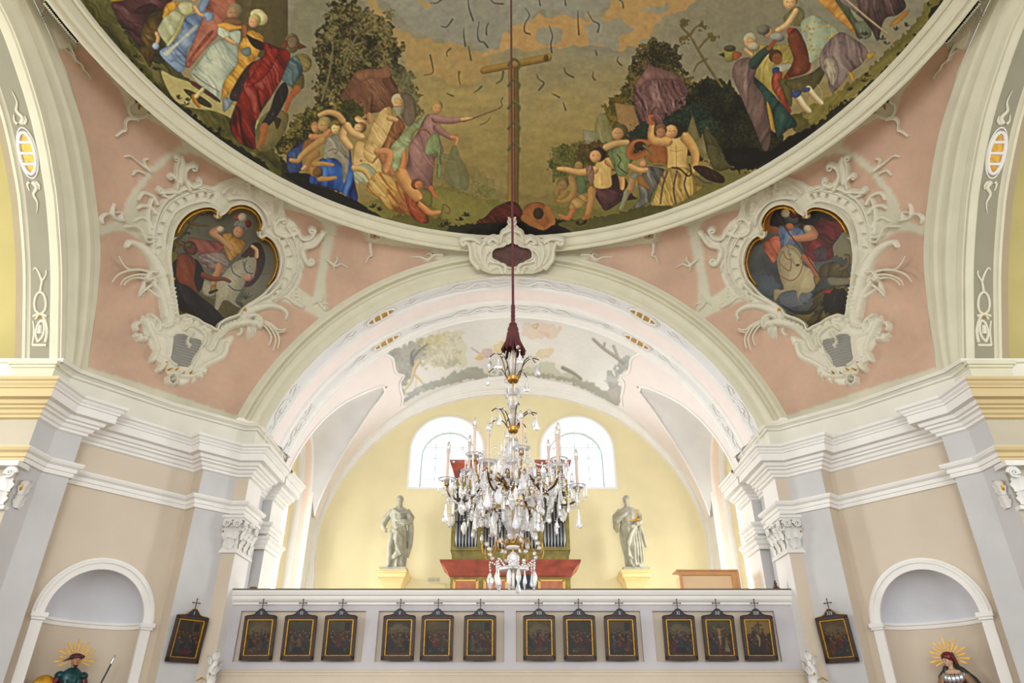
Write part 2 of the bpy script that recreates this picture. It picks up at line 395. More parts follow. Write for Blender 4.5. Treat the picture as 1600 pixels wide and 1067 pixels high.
# ------------------------------------------------------------------ pendentives
def coons(n=60, k=60):
    # u=0 chapel side, u=1 loft side ; v=0 pier, v=1 ring
    ha = (NLc - 1) // 2
    a = [Vector((-7.69, *lo[i])) for i in range(ha + 1)]             # foot -> crown of chapel arch
    am = math.acos((7.14 - AC) / 6.02)
    b = [Vector((-6.02 * math.sin(am * (1 - t)), 13.42, AC + 6.02 * math.cos(am * (1 - t)))) for t in np.linspace(0, 1, 80)]
    def rs(c, n):
        c = np.array([tuple(p) for p in c]); d = np.r_[0, np.cumsum(np.linalg.norm(c[1:] - c[:-1], axis=1))]; t = np.linspace(0, d[-1], n)
        return np.stack([np.interp(t, d, c[:, i]) for i in range(3)], 1)
    a = rs(a, k + 1); b = rs(b, k + 1)
    c1 = np.array([(-7.21 * math.cos(t), 6.01 + 7.21 * math.sin(t), 11.43) for t in np.linspace(.0, PI / 2, n + 1)])
    c0 = rs([a[0], (-6.82, 12.42, 7.14), b[0]], n + 1)
    a[-1] = c1[0]; b[-1] = c1[-1]
    U, V = np.meshgrid(np.linspace(0, 1, n + 1), np.linspace(0, 1, k + 1)); U = U[..., None]; V = V[..., None]
    S = (1 - V) * c0[None] + V * c1[None] + (1 - U) * a[:, None] + U * b[:, None]
    S -= (1 - U) * (1 - V) * c0[0] + U * (1 - V) * c0[-1] + (1 - U) * V * c1[0] + U * V * c1[-1]
    return S
PS = coons()
def pend_mesh():
    m = MB(); m.grid([[tuple(p) for p in r] for r in PS[::-1]], 0, True); return m
PEND = pend_mesh()
def bvh(*mbs):
    v = []; f = []
    for b in mbs:
        o = len(v); v += [Vector(p) for p in b.v]; f += [tuple(i + o for i in q) for q in b.f]
    return BVHTree.FromPolygons(v, f)
BP = bvh(PEND)
# ------------------------------------------------------------------ loft vault with side penetrations
BR, BC = 5.45, 5.53
YC, HW = 17.15, 1.5
def wv(x):    # half width of the penetration on the barrel at |x|
    return interp([(3.42, 0), (3.6, .28), (3.92, .56), (4.3, .92), (4.7, 1.2), (5.0, 1.34), (5.3, 1.44), (5.45, 1.46)], abs(x))
am2 = math.acos((6.6 - BC) / BR)
angs = list(np.linspace(0, am2, 60))
m = MB(); L1 = []; L2 = []; L3 = []; L4 = []
for a in angs:
    x = -BR * math.sin(a); z = BC + BR * math.cos(a); wd = wv(x)
    L1.append((x, 15.4, z)); L2.append((x, YC - wd, z)); L3.append((x, YC + wd, z)); L4.append((x, 19.0, z))
m.grid([L1, L2], 0, True); m.grid([L3, L4], 0, True)
both(m, 'ceiling_loft_<s>', [mat('vault_blush', (236, 226, 224), .85, bump=.04, var=.02)])
# groin surface from the barrel edge to the lunette rim on the side wall
gl = [(p, q) for p, q in zip(L2, L3) if p[1] != q[1] or p[0] < -3.4]
XR = -5.50; RZc = 7.25; RR = 1.42
edge = [q for p, q in gl]; edge = [e for e in edge if e[0] <= -3.42]
left = [p for p, q in gl if p[0] <= -3.42]
bnd = left[::-1] + edge          # from left springing over the apex to the right springing
nb_ = len(bnd)
rim = []
for i, p in enumerate(bnd):
    t = i / (nb_ - 1); a = PI * t
    rim.append((XR, YC - RR * math.cos(a), RZc + 1.62 * math.sin(a)))
m = MB()
rowsg = [[tuple(Vector(p) * (1 - s_) + Vector(q) * s_) for p, q in zip(bnd, rim)] for s_ in np.linspace(0, 1, 9)]
m.grid(rowsg, 0, True)
both(m, 'ceiling_lunette_<s>', [mat('lunette_grey', (214, 213, 214), .85, bump=.05, var=.06, vscale=1.4)])
# moulding along the groin
m = MB(); gp = []
for i, p in enumerate(bnd):
    q = Vector(p); nrm = (Vector((0, 0, BC)) - Vector((q.x, 0, q.z))); nrm.normalize(); gp.append((q + nrm * .012, nrm))
m.tube([g[0] for g in gp], .045, 8, ry=.5, up=[g[1] for g in gp])
both(m, 'trim_lunette_<s>', [W_WHITE])
# side wall strips: reveal with pink panel, recess wall with window
m = MB()
hw = [(YC - RR * math.cos(a), RZc + 1.62 * math.sin(a)) for a in np.linspace(0, PI, 33)]
hw = [(YC - RR, 2.4)] + hw + [(YC + RR, 2.4)]
def rv(x, g=0): return [(x, YC + (y - YC) * (1 + g), z if z < 3 else RZc + (z - RZc) * (1 + g)) for y, z in hw]
RX = [(-5.50, 0, 0), (-5.56, 0, 0), (-5.58, .01, 0), (-5.60, .015, 1), (-5.74, .015, 1), (-5.76, .01, 0), (-5.82, 0, 0), (-5.85, -.02, 0), (-5.92, -.02, 0), (-5.92, .02, 0)]
for (x1, g1, c1), (x2, g2, c2) in zip(RX, RX[1:]): m.grid([rv(x1, g1), rv(x2, g2)], 1 if c1 == c2 == 1 else 0, False)
both(m, 'trim_loft_recess_<s>', [W_WHITE, mat('loft_pink', (238, 214, 200), .85, var=.03)])
m = MB()   # pilaster strips of the side wall left and right of the recess and spandrel fillers
m.add([(-5.44, YC + RR, 2.4), (-5.44, 19.0, 2.4), (-5.44, 19.0, 6.62), (-5.44, YC + RR, 6.62)], [(0, 1, 2, 3)])
m.add([(-5.44, YC + RR, 2.4), (-5.50, YC + RR, 2.4), (-5.50, YC + RR, 7.25), (-5.44, YC + RR, 7.25)], [(0, 1, 2, 3)])
m.add([(-5.44, 15.9, 2.4), (-5.44, YC - RR, 2.4), (-5.44, YC - RR, 6.62), (-5.44, 15.9, 6.62)], [(0, 1, 2, 3)])
m.add([(-5.44, 18.64, 6.4), (-5.51, YC + RR - .005, 6.4), (-5.51, YC + RR - .005, 7.3), (-5.42, 18.66, 7.05)], [(0, 1, 2, 3)])
both(m, 'wall_loft_<s>', [W_WHITE])
# recess back wall (yellow) with an arched window opening
def holed(mb, o, ux, uz, outer, hole, mi=0):
    """flat face (outer rectangle x0,x1,z0,z1) with an arched hole (centre, half width, sill, spring, rise)"""
    x0, x1, z0, z1 = outer; cx, hw_, sill, spring, rise = hole
    inn = [(cx - hw_, sill)] + [(cx - hw_ * math.cos(a), spring + rise * math.sin(a)) for a in np.linspace(0, PI, 29)] + [(cx + hw_, sill)]
    out = []
    for s_, z in inn:
        if z <= spring + 1e-6: out.append((x0 if s_ < cx else x1, z))
        else:
            dx, dz = s_ - cx, z - spring; k = min(((cx - x0) if dx < 0 else (x1 - cx)) / max(abs(dx), 1e-6), (z1 - spring) / dz); out.append((cx + dx * k, spring + dz * k))
    T = lambda s_, z: tuple(Vector(o) + Vector(ux) * s_ + Vector(uz) * z)
    mb.grid([[T(*q) for q in inn], [T(*q) for q in out]], mi, False)
    top = [q for q in out if abs(q[1] - z1) < 1e-4]
    if top:
        zl = max(z for s_, z in out if abs(s_ - x0) < 1e-6); zr = max(z for s_, z in out if abs(s_ - x1) < 1e-6)
        mb.add([T(x0, zl), T(*top[0]), T(x0, z1)], [(0, 1, 2)], mi); mb.add([T(x1, zr), T(*top[-1]), T(x1, z1)], [(0, 2, 1)], mi)
    mb.add([T(x0, z0), T(x1, z0), T(x1, sill), T(x0, sill)], [(0, 1, 2, 3)], mi)
    return inn
m = MB()
side_in = holed(m, (-5.92, 0, 0), (0, 1, 0), (0, 0, 1), (15.4, 18.9, 0, 9.2), (YC - .1, 1.05, 3.3, 6.5, .9))
both(m, 'wall_loft_recess_<s>', [W_YELLOW])
m = MB()
m.grid([[(-5.92, y, z) for y, z in side_in], [(-6.5, YC - .1 + (y - YC + .1) * .92, 3.3 + (z - 3.3) * .98) for y, z in side_in]], 0, False)
m.add([(-5.92, YC - 1.15, 3.3), (-5.92, YC + .95, 3.3), (-6.5, YC + .87, 3.3), (-6.5, YC - 1.07, 3.3)], [(0, 1, 2, 3)])
for (a, b) in (((-6.49, YC - 1, 4.8), (-6.49, YC + 1.1, 4.8)), ((-6.49, YC - 1, 6.3), (-6.49, YC + 1.1, 6.3)), ((-6.49, YC + .05, 3.3), (-6.49, YC + .05, 7.35))): m.tube([a, b], .02, 6)
both(m, 'window_side_<s>', [W_WHITE])
# back wall with two arched windows
def back():
    m = MB(); YB = 19.6
    holed(m, (0, YB, 0), (1, 0, 0), (0, 0, 1), (-6.0, 0, 2.0, 11.2), (-1.94, 1.06, 7.70, 8.85, 1.04))
    holed(m, (0, YB, 0), (1, 0, 0), (0, 0, 1), (0, 6.0, 2.0, 11.2), (1.94, 1.06, 7.70, 8.85, 1.04))
    return m
struct(back().build('wall_back', [W_YELLOW]))
for n_i, sx in ((1, -1), (2, 1)):
    m = MB(); c = 1.94 * sx
    def ar(hw_, rise, y, sill, spring=8.85, dx=0): return [(c + dx - hw_, y, sill)] + [(c + dx - hw_ * math.cos(a), y, spring + rise * math.sin(a)) for a in np.linspace(0, PI, 29)] + [(c + dx + hw_, y, sill)]
    A_ = ar(1.06, 1.04, 19.6, 7.7); B_ = ar(.86, .84, 20.4, 7.86, 8.85); m.grid([B_, A_], 0, False); m.add([A_[0], A_[-1], B_[-1], B_[0]], [(0, 1, 2, 3)])
    C_ = ar(1.12, 1.10, 19.595, 7.64); A2_ = ar(1.06, 1.04, 19.57, 7.7); C2 = ar(1.12, 1.1, 19.57, 7.64)
    m.grid([A_, A2_], 0, False); m.grid([A2_, C2], 0, False); m.grid([C2, C_], 0, False); m.add([A2_[0], A2_[-1], C2[-1], C2[0]], [(0, 3, 2, 1)])
    # glazing bars
    ring = ar(.84, .82, 20.36, 7.88)
    m.tube(ring, .018, 6, mi=1); 
    for x in (-.42, 0, .42): m.tube([(c + x, 20.37, 7.86), (c + x, 20.37, 8.85 + .82 * math.sqrt(1 - (x / .84) ** 2))], .010, 6, mi=1)
    for z in (8.2, 8.55, 8.85, 9.2): 
        hwz = .84 if z <= 8.85 else .84 * math.sqrt(max(0, 1 - ((z - 8.85) / .82) ** 2)); m.tube([(c - hwz, 20.37, z), (c + hwz, 20.37, z)], .008, 6, mi=1)
    struct(m.build('window_%d' % n_i, [W_WHITE, mat('window_lead', (150, 170, 170), .5)]))
# white arch rib against the back wall and the end of the vault
m = MB()
BK = [(4.85, -5.34), (5.7, -5.42), (6.6, -5.40), (7.42, -5.16), (8.0, -4.88), (8.52, -4.52), (9.0, -4.12), (9.42, -3.7), (9.95, -2.95), (10.35, -1.95), (10.56, -1.0), (10.62, 0)]
cb = [(x, z) for z, x in BK]; cb = [tuple(p) for p in catmull([(-5.34, 2.4)] + cb, 5)]; cb = cb + [(-x, z) for x, z in reversed(cb[:-1])]
cb = resamp(cb, 121)
tn = np.gradient(cb, axis=0); nn = np.stack([-tn[:, 1], tn[:, 0]], 1); nn /= np.linalg.norm(nn, axis=1)[:, None]
BPf = [(0, 19.61), (0, 19.42), (.04, 19.40), (.04, 19.36), (.08, 19.33), (.10, 19.22), (.12, 19.2), (.12, 19.16), (.24, 19.04), (.28, 18.98), (.33, 18.96), (.33, 18.9), (.37, 18.88), (.60, 18.88)]
rows = [[(p[0] + q[0] * o, y, p[1] + q[1] * o) for p, q in zip(cb, nn)] for o, y in BPf]
for i in range(len(rows) - 1): m.grid([rows[i + 1], rows[i]], 0, False)
struct(m.build('trim_back_arch', [W_WHITE]))
# outer shell above and beside the loft keeps daylight out; loft floor
m = MB()
m.box((0, 17.6, 11.6), (7.2, 2.6, .15)); m.box((0, 16.6, 2.5), (5.9, 2.5, .12))
m.add([(-7.4, 15.42, 11.0 - .02), (7.4, 15.42, 10.98), (7.4, 15.42, 13), (-7.4, 15.42, 13)], [(0, 1, 2, 3)])
struct(m.build('wall_loft_outer', [W_WHITE]))
m = MB()
for sx in (-1, 1):
    m.box((sx * 6.6, 15.3, 9.3), (1.1, .1, 2.6)); m.box((sx * 6.4, 15.3, 3.0), (.75, .08, 3.7)); m.box((sx * 6.6, 19.2, 5.5), (.9, .1, 6.2)); m.box((sx * 6.6, 17.1, 10.2), (.3, 2.0, 1.1))
struct(m.build('wall_loft_buttress', [W_WHITE]))
# dome shell above the painting and the wall behind, so the crossing is closed
# ------------------------------------------------------------------ painter's tools (numpy rasteriser)
def vnoise(X, Y, sc, seed=0):
    r = np.random.RandomState(seed); T = r.rand(64, 64)
    x = X / sc; y = Y / sc; xi = np.floor(x).astype(int); yi = np.floor(y).astype(int); fx = x - xi; fy = y - yi
    fx = fx * fx * (3 - 2 * fx); fy = fy * fy * (3 - 2 * fy); g = lambda a, b: T[a % 64, b % 64]
    return (g(xi, yi) * (1 - fx) + g(xi + 1, yi) * fx) * (1 - fy) + (g(xi, yi + 1) * (1 - fx) + g(xi + 1, yi + 1) * fx) * fy
def fbm(X, Y, sc, seed=0, o=4):
    s = 0; a = .5
    for k in range(o): s = s + a * vnoise(X + 13 * k, Y + 7 * k, sc / 2 ** k, seed + k); a *= .5
    return s
def inside(X, Y, poly):
    m = np.zeros(X.shape, bool); n = len(poly)
    for i in range(n):
        x0, y0 = poly[i]; x1, y1 = poly[(i + 1) % n]
        if y0 == y1: continue
        c = (Y < max(y0, y1)) & (Y >= min(y0, y1)); m ^= c & (X < (x1 - x0) * (Y - y0) / (y1 - y0) + x0)
    return m
def segdist(X, Y, a, b):
    ax, ay = a; dx, dy = b[0] - ax, b[1] - ay; L2 = dx * dx + dy * dy + 1e-9
    t = np.clip(((X - ax) * dx + (Y - ay) * dy) / L2, 0, 1); return np.hypot(X - ax - t * dx, Y - ay - t * dy), t
def edgedist(X, Y, poly):
    d = np.full(X.shape, 1e9)
    for i in range(len(poly)): d = np.minimum(d, segdist(X, Y, poly[i], poly[(i + 1) % len(poly)])[0])
    return d
SKIN = (198, 160, 112); SKD = (122, 82, 48)
class Canvas:
    def __init__(s, x0, y0, x1, y1, step):
        s.x = np.arange(x0, x1 + step, step); s.y = np.arange(y0, y1 + step, step); s.X, s.Y = np.meshgrid(s.x, s.y)
        s.img = np.zeros(s.X.shape + (3,)); s.step = step; s.T = (0, 0, 1); s.b0 = (x0, y0); s.seed = 1
    def at(s, ox, oy, k): s.T = (ox, oy, k); return s
    def pts(s, fl):
        a = np.array(fl, float).reshape(-1, 2) * s.T[2] + np.array(s.T[:2]); return [tuple(p) for p in a]
    def win(s, x0, y0, x1, y1):
        i0 = max(0, int((x0 - s.b0[0]) / s.step)); i1 = min(len(s.x), int((x1 - s.b0[0]) / s.step) + 2)
        j0 = max(0, int((y0 - s.b0[1]) / s.step)); j1 = min(len(s.y), int((y1 - s.b0[1]) / s.step) + 2)
        if i1 <= i0 or j1 <= j0: return None
        return slice(j0, j1), slice(i0, i1)
    def put(s, w, m, col):
        a = s.img[w]; m = m[..., None]; s.img[w] = a * (1 - m) + col * m
    def f(s, col, fl, fold=0, ang=70, amp=.35, sm=True, dark=None, alpha=1, rag=0, edge=.42, hl=.25):
        """filled shape with modelled light and cloth folds"""
        p = s.pts(fl); s.seed += 1
        if sm: p = [tuple(q) for q in catmull(p, 4, True)]
        A = np.array(p); w = s.win(*(A.min(0) - 2 - rag), *(A.max(0) + 2 + rag))
        if w is None: return
        X, Y = s.X[w], s.Y[w]
        if rag: X2 = X + (vnoise(X, Y, rag * 1.2, s.seed) - .5) * 2 * rag; Y2 = Y + (vnoise(X, Y, rag * 1.2, s.seed + 50) - .5) * 2 * rag
        else: X2, Y2 = X, Y
        m = inside(X2, Y2, p)
        d = edgedist(X2, Y2, p); d = np.where(m, d, 0); dm = max(d.max(), 1e-3)
        al = np.clip(np.where(m, d, -1) / max(s.step, .6) + .3, 0, 1) * alpha * m
        c = np.array(col, float) / 255; dk = c * .38 if dark is None else np.array(dark, float) / 255
        ux = (X - A[:, 0].min()) / max(np.ptp(A[:, 0]), 1); v = 1 - hl * (ux - .35) * 1.2
        v = v * (1 - edge + edge * np.clip(d / (dm * .7), 0, 1) ** .6)
        if fold:
            t = math.radians(ang); u = (X * math.sin(t) - Y * math.cos(t)); n = fbm(X * .9, Y * .9, fold * 3, s.seed, 3)
            vv = (X * math.cos(t) + Y * math.sin(t)); u = u + (n - .5) * fold * 2.2
            g = vnoise(u + 300, vv * .16 + 300, fold * .62, s.seed + 3) * 2 - 1; g2 = vnoise(u + 300, vv * .3 + 300, fold * .3, s.seed + 4) * 2 - 1
            g = np.sign(g) * np.abs(g) ** .7
            cr1 = np.exp(-((vnoise(u + 90, vv * .12 + 500, fold * .8, s.seed + 5) - .5) / .045) ** 2) + .7 * np.exp(-((vnoise(u + 70, vv * .2 + 300, fold * .45, s.seed + 6) - .5) / .06) ** 2)
            hi1 = np.exp(-((vnoise(u + 92.2, vv * .12 + 500, fold * .8, s.seed + 5) - .56) / .05) ** 2)
            v = v + amp * (.6 * g + .3 * g2) * .8 - amp * .75 * cr1 + amp * .5 * hi1
        v = v + (fbm(X, Y, 4, s.seed + 9, 2) - .4) * .22
        if edge > .11: v = v - .38 * np.clip(1.5 - d, 0, 1)
        v = np.clip(v, 0, 1.35)[..., None]
        col2 = dk + (c - dk) * np.clip(v, 0, 1) + np.clip(v - 1, 0, 1) * (1 - c) * .55
        s.put(w, al, col2)
    def line(s, col, fl, wd, wd2=None, sm=True, dark=None, alpha=1, lit=1):
        p = s.pts(fl); wd2 = wd if wd2 is None else wd2; s.seed += 1
        if sm and len(p) > 2: p = [tuple(q) for q in catmull(p, 4)]
        A = np.array(p); W = max(wd, wd2) + 1; w = s.win(*(A.min(0) - W), *(A.max(0) + W))
        if w is None: return
        X, Y = s.X[w], s.Y[w]; n = len(p) - 1; best = np.full(X.shape, 9.); sd = np.zeros(X.shape)
        for i in range(n):
            d, t = segdist(X, Y, p[i], p[i + 1]); r = (wd + (wd2 - wd) * (i + t) / n) / 2; q = d / r
            sg = ((p[i + 1][0] - p[i][0]) * (Y - p[i][1]) - (p[i + 1][1] - p[i][1]) * (X - p[i][0]))
            k = q < best; best = np.where(k, q, best); sd = np.where(k, np.sign(sg) * q, sd)
        c = np.array(col, float) / 255; dk = c * .5 if dark is None else np.array(dark, float) / 255
        v = np.clip((.92 - .45 * sd * np.sign((A[-1] - A[0])[0] + .01) * lit) * (1 - .5 * np.clip(best, 0, 1) ** 3), 0, 1)[..., None] if wd > 3 else 1.
        s.put(w, np.clip((1.1 - best) * max(wd, 1.2) / 1.4, 0, 1) * (best < 1.15) * alpha, dk + (c - dk) * v)
    def dot(s, col, fl, r, ry=None, dark=None):
        for x, y in s.pts(fl):
            ry_ = ry or r; w = s.win(x - r - 1, y - ry_ - 1, x + r + 1, y + ry_ + 1)
            if w is None: continue
            X, Y = s.X[w], s.Y[w]; q = np.hypot((X - x) / r, (Y - y) / ry_); c = np.array(col, float) / 255; dk = c * .45 if dark is None else np.array(dark, float) / 255
            v = np.clip(1 - .5 * np.hypot((X - x + r * .35) / r, (Y - y + r * .3) / ry_) ** 1.4, 0, 1)[..., None]
            s.put(w, np.clip((1.08 - q) * r, 0, 1), dk + (c - dk) * np.clip(v * 1.3, 0, 1))
    def limb(s, fl, wd, wd2=None, col=SKIN, dark=SKD): s.line(col, fl, wd, wd2, dark=dark)
    def head(s, x, y, r, col=SKIN, hair=(60, 40, 24), face=0, ha=-90, dark=SKD):
        """r in px; hair cap towards angle ha"""
        (X, Y), = s.pts([x, y]); T = s.T; s.T = (0, 0, 1)
        a = math.radians(ha); s.dot(hair, [X + math.cos(a) * r * .3, Y + math.sin(a) * r * .3], r * 1.02, dark=tuple(h * .5 for h in hair))
        s.dot(col, [X - math.cos(a) * r * .22, Y - math.sin(a) * r * .22], r * .8, r * .86, dark=dark)
        fx = X - math.cos(a) * r * .2 + face * r * .25; fy = Y - math.sin(a) * r * .2
        for k in (-.3, .3): s.line(tuple(q * .5 for q in col), [fx + (k - .13) * r, fy - r * .1, fx + (k + .13) * r, fy - r * .08], max(.7, r * .13), alpha=.75)
        s.line(tuple(q * .72 for q in col), [fx, fy - r * .05, fx + .06 * r, fy + r * .22], max(.6, r * .12), alpha=.7)
        s.line((130, 70, 46), [fx - r * .16, fy + r * .42, fx + r * .16, fy + r * .42], .7, alpha=.7); s.T = T
    def foliage(s, cols, fl, sc=5, rag=5, dens=.5, seed=None):
        p = s.pts(fl); s.seed += 7; p = [tuple(q) for q in catmull(p, 4, True)]
        A = np.array(p); w = s.win(*(A.min(0) - rag * 2), *(A.max(0) + rag * 2))
        if w is None: return
        X, Y = s.X[w], s.Y[w]; n1 = vnoise(X, Y, rag, s.seed); n2 = vnoise(X, Y, rag, s.seed + 30); n3 = vnoise(X, Y, rag * .45, s.seed + 31)
        m = inside(X + (n1 - .5) * rag * 2.4 + (n3 - .5) * rag * 1.4, Y + (n2 - .5) * rag * 2.4 + (n3 - .5) * rag, p)
        g = fbm(X, Y * 1.3, sc * 4, s.seed + 3, 3) * .9 + .55 * vnoise(X, Y, sc * .5, s.seed + 5) - .1
        g = np.clip((g - .25) * 1.6, 0, .999); cs = np.array(cols, float) / 255; k = g * (len(cols) - 1); i = k.astype(int); t = (k - i)[..., None]
        s.put(w, m.astype(float), cs[i] * (1 - t) + cs[i + 1] * t)
    def blur(s, k=1):
        for _ in range(k):
            a = s.img; b = a.copy(); b[1:-1] = (a[:-2] + 2 * a[1:-1] + a[2:]) / 4; c = b.copy(); c[:, 1:-1] = (b[:, :-2] + 2 * b[:, 1:-1] + b[:, 2:]) / 4; s.img = c
    def crisp(s, k=.8, n=7):
        o = s.img.copy(); s.blur(n); s.img = np.clip(o + (o - s.img) * k, 0, 1)
    def sample(s, px, py):
        i = np.clip((px - s.b0[0]) / s.step, 0, len(s.x) - 1.001); j = np.clip((py - s.b0[1]) / s.step, 0, len(s.y) - 1.001)
        i0 = i.astype(int); j0 = j.astype(int); fi = (i - i0)[..., None]; fj = (j - j0)[..., None]; g = s.img
        return (g[j0, i0] * (1 - fi) + g[j0, i0 + 1] * fi) * (1 - fj) + (g[j0 + 1, i0] * (1 - fi) + g[j0 + 1, i0 + 1] * fi) * fj
def grid_mesh(name, V, keep, colors, m, parent=None, gain=1.0, mirror=False, smooth=True, gam=1.0):
    """V (r,c,3) lattice; keep (r-1,c-1) faces; colours in sRGB 0..1"""
    R, C = V.shape[:2]; idx = np.arange(R * C).reshape(R, C)
    q = np.stack([idx[:-1, :-1], idx[1:, :-1], idx[1:, 1:], idx[:-1, 1:]], -1)[keep]
    if mirror: V = V * np.array([-1, 1, 1]); q = q[:, ::-1]
    used = np.unique(q); mp = np.zeros(R * C, int); mp[used] = np.arange(len(used)); q = mp[q]
    v = V.reshape(-1, 3)[used]
    if parent is not None: v = v - np.array(parent.get('_o', (0, 0, 0)))
    me = bpy.data.meshes.new(name); me.vertices.add(len(v)); me.vertices.foreach_set('co', v.astype(np.float32).ravel())
    me.loops.add(q.size); me.loops.foreach_set('vertex_index', q.ravel().astype(np.int32)); me.polygons.add(len(q))
    me.polygons.foreach_set('loop_start', np.arange(0, q.size, 4, dtype=np.int32))
    me.polygons.foreach_set('loop_total', np.full(len(q), 4, dtype=np.int32))
    me.update(calc_edges=True)
    me.polygons.foreach_set('use_smooth', np.full(len(q), smooth))
    if colors is not None:
        c = colors.reshape(-1, 3)[used]; c = lin(np.clip(c, 0, 1)) ** gam * np.array(gain)
        at = me.color_attributes.new('paint', 'FLOAT_COLOR', 'POINT'); at.data.foreach_set('color', np.c_[np.clip(c, 0, .92), np.ones(len(c))].astype(np.float32).ravel())
    me.materials.append(m); me.validate(); me.update()
    o = bpy.data.objects.new(name, me); COL.objects.link(o)
    if parent is not None: o.parent = parent; o['_o'] = parent.get('_o', (0, 0, 0))
    return o
# ------------------------------------------------------------------ the painted dome
def dome_z(x, y):
    r2 = (x * x + (y - 6.01) ** 2) / R0 ** 2
    return RZ + .02 + 1.2 * (1 - r2)
m = MB()
rows = [[(r * math.cos(2 * PI * j / 96), 6.01 + r * math.sin(2 * PI * j / 96), float(dome_z(r * math.cos(2 * PI * j / 96), 6.01 + r * math.sin(2 * PI * j / 96))) + .06) for j in range(96)] for r in (7.28, 6.5, 5, 3.5, 2, 1, .01)]
m.grid(rows, 0, True, close=True); struct(m.build('ceiling_dome', [mat('dome_backing', (140, 130, 90), .8)]))
c = Canvas(60, -70, 1540, 400, .8); X, Y = c.X, c.Y
n = fbm(X, Y * 1.6, 120, 3, 5)
sky = np.array([132, 128, 112.]) / 255; och = np.array([150, 132, 82.]) / 255; gold = np.array([168, 136, 84.]) / 255; olive = np.array([134, 118, 66.]) / 255
t = np.clip((Y - 30) / 150 + (n - .5) * 1.2, 0, 1)[..., None]; c.img[:] = sky * (1 - t) + och * t
t2 = np.clip((Y - 170) / 150, 0, 1)[..., None]; c.img = c.img * (1 - t2) + olive * t2
c.img *= (1 + (fbm(X, Y * 3, 40, 8, 4) - .47) * .22)[..., None]
c.at(480, 0, .4)
c.f((168, 138, 84), [215, -60, 260, 0, 330, 80, 420, 140, 560, 165, 700, 215, 690, 300, 560, 330, 400, 250, 340, 150, 240, 50], rag=9, edge=.1, dark=(150, 122, 70), alpha=.8)
c.f((138, 136, 126), [300, -100, 340, 40, 420, 110, 520, 150, 640, 175, 700, 205, 790, 180, 800, -100], rag=7, edge=.05, dark=(120, 118, 104))
c.f((172, 138, 88), [700, 210, 800, 120, 900, 60, 960, 55, 1060, 70, 1140, 60, 1200, 10, 1300, -80, 1540, -80, 1500, 30, 1400, 80, 1300, 170, 1200, 190, 1080, 170, 950, 195, 820, 190], rag=9, edge=.1, dark=(150, 122, 72))
c.f((138, 136, 126), [800, -100, 800, 100, 880, 60, 950, 50, 1060, 65, 1140, 50, 1200, -10, 1230, -100], rag=7, edge=.05, dark=(120, 118, 104))
c.f((140, 136, 122), [900, 120, 960, 115, 1000, 150, 960, 170, 890, 160], rag=8, edge=.05, dark=(126, 120, 100)); c.f((140, 136, 122), [1090, 90, 1180, 80, 1280, 105, 1220, 150, 1210, 190, 1130, 180], rag=8, edge=.05, dark=(126, 120, 100))
c.f((140, 136, 122), [1290, 40, 1400, 10, 1400, 45, 1310, 50], rag=6, edge=.05, dark=(126, 120, 100)); c.f((166, 136, 86), [400, -40, 490, 30, 440, 20], rag=5, edge=.05, dark=(150, 122, 70))
c.f((130, 124, 104), [1300, 200, 1420, 80, 1560, 0, 1900, 0, 1900, 300, 1400, 300], rag=9, edge=.05, dark=(118, 110, 88))
c.f((122, 118, 96), [-30, 0, 215, 0, 200, 200, 60, 420, -40, 600, -200, 500], rag=4, edge=.02, dark=(110, 104, 82), alpha=.6)
# hills and hazy tents on the plain
c.at(0, 0, 1)
c.f((126, 112, 62), [640, 280, 720, 250, 800, 300, 880, 300, 980, 280, 1000, 360, 640, 360], rag=5, edge=.05, dark=(110, 98, 52))
for i in range(9): c.f((140, 126, 84), [705 + i * 11, 300, 712 + i * 11, 262 + (i % 3) * 6, 719 + i * 11, 300], fold=3, ang=90, amp=.2, dark=(120, 108, 66), alpha=.5)
for i in range(6): c.f((132, 122, 76), [905 + i * 16, 262 - i * 8, 913 + i * 16, 222 - i * 8, 922 + i * 16, 260 - i * 8], fold=4, ang=90, amp=.2, dark=(116, 108, 62), alpha=.55)
# snakes raining down
c.at(480, 0, .4)
SN = (40, 48, 38)
for s_ in ([480, 12, 505, 12, 525, -2], [715, -5, 730, 12, 765, 15], [628, -10, 632, 30, 648, 80], [522, 102, 545, 105, 568, 75], [672, 85, 665, 130, 672, 160, 690, 165, 705, 185], [708, 90, 700, 110, 700, 135], [612, 110, 612, 140, 618, 180], [548, 220, 545, 205, 560, 190], [455, 293, 490, 285, 488, 250, 480, 215], [598, 330, 592, 300, 594, 280], [652, 362, 668, 350, 682, 338], [850, 30, 868, 60, 850, 95, 850, 125, 870, 133], [945, 100, 958, 140, 952, 170, 955, 205], [1058, 40, 1058, 90, 1062, 135], [1095, 45, 1115, 80, 1140, 95, 1135, 125], [1005, -10, 1010, 20], [1215, -5, 1232, 10, 1235, 30], [895, 290, 905, 310, 925, 325, 905, 352], [1005, 262, 1010, 285, 1040, 302], [1118, 280, 1115, 300, 1125, 312], [1125, 195, 1132, 215], [1215, 220, 1212, 240, 1228, 255], [545, 365, 570, 375], [955, 365, 985, 380], [1000, 400, 1010, 430], [630, 180, 640, 235], [905, -5, 910, 20]):
    q = list(zip(s_[::2], s_[1::2])); c.line(SN, [a for p in q for a in p], 1.3, 3.4)
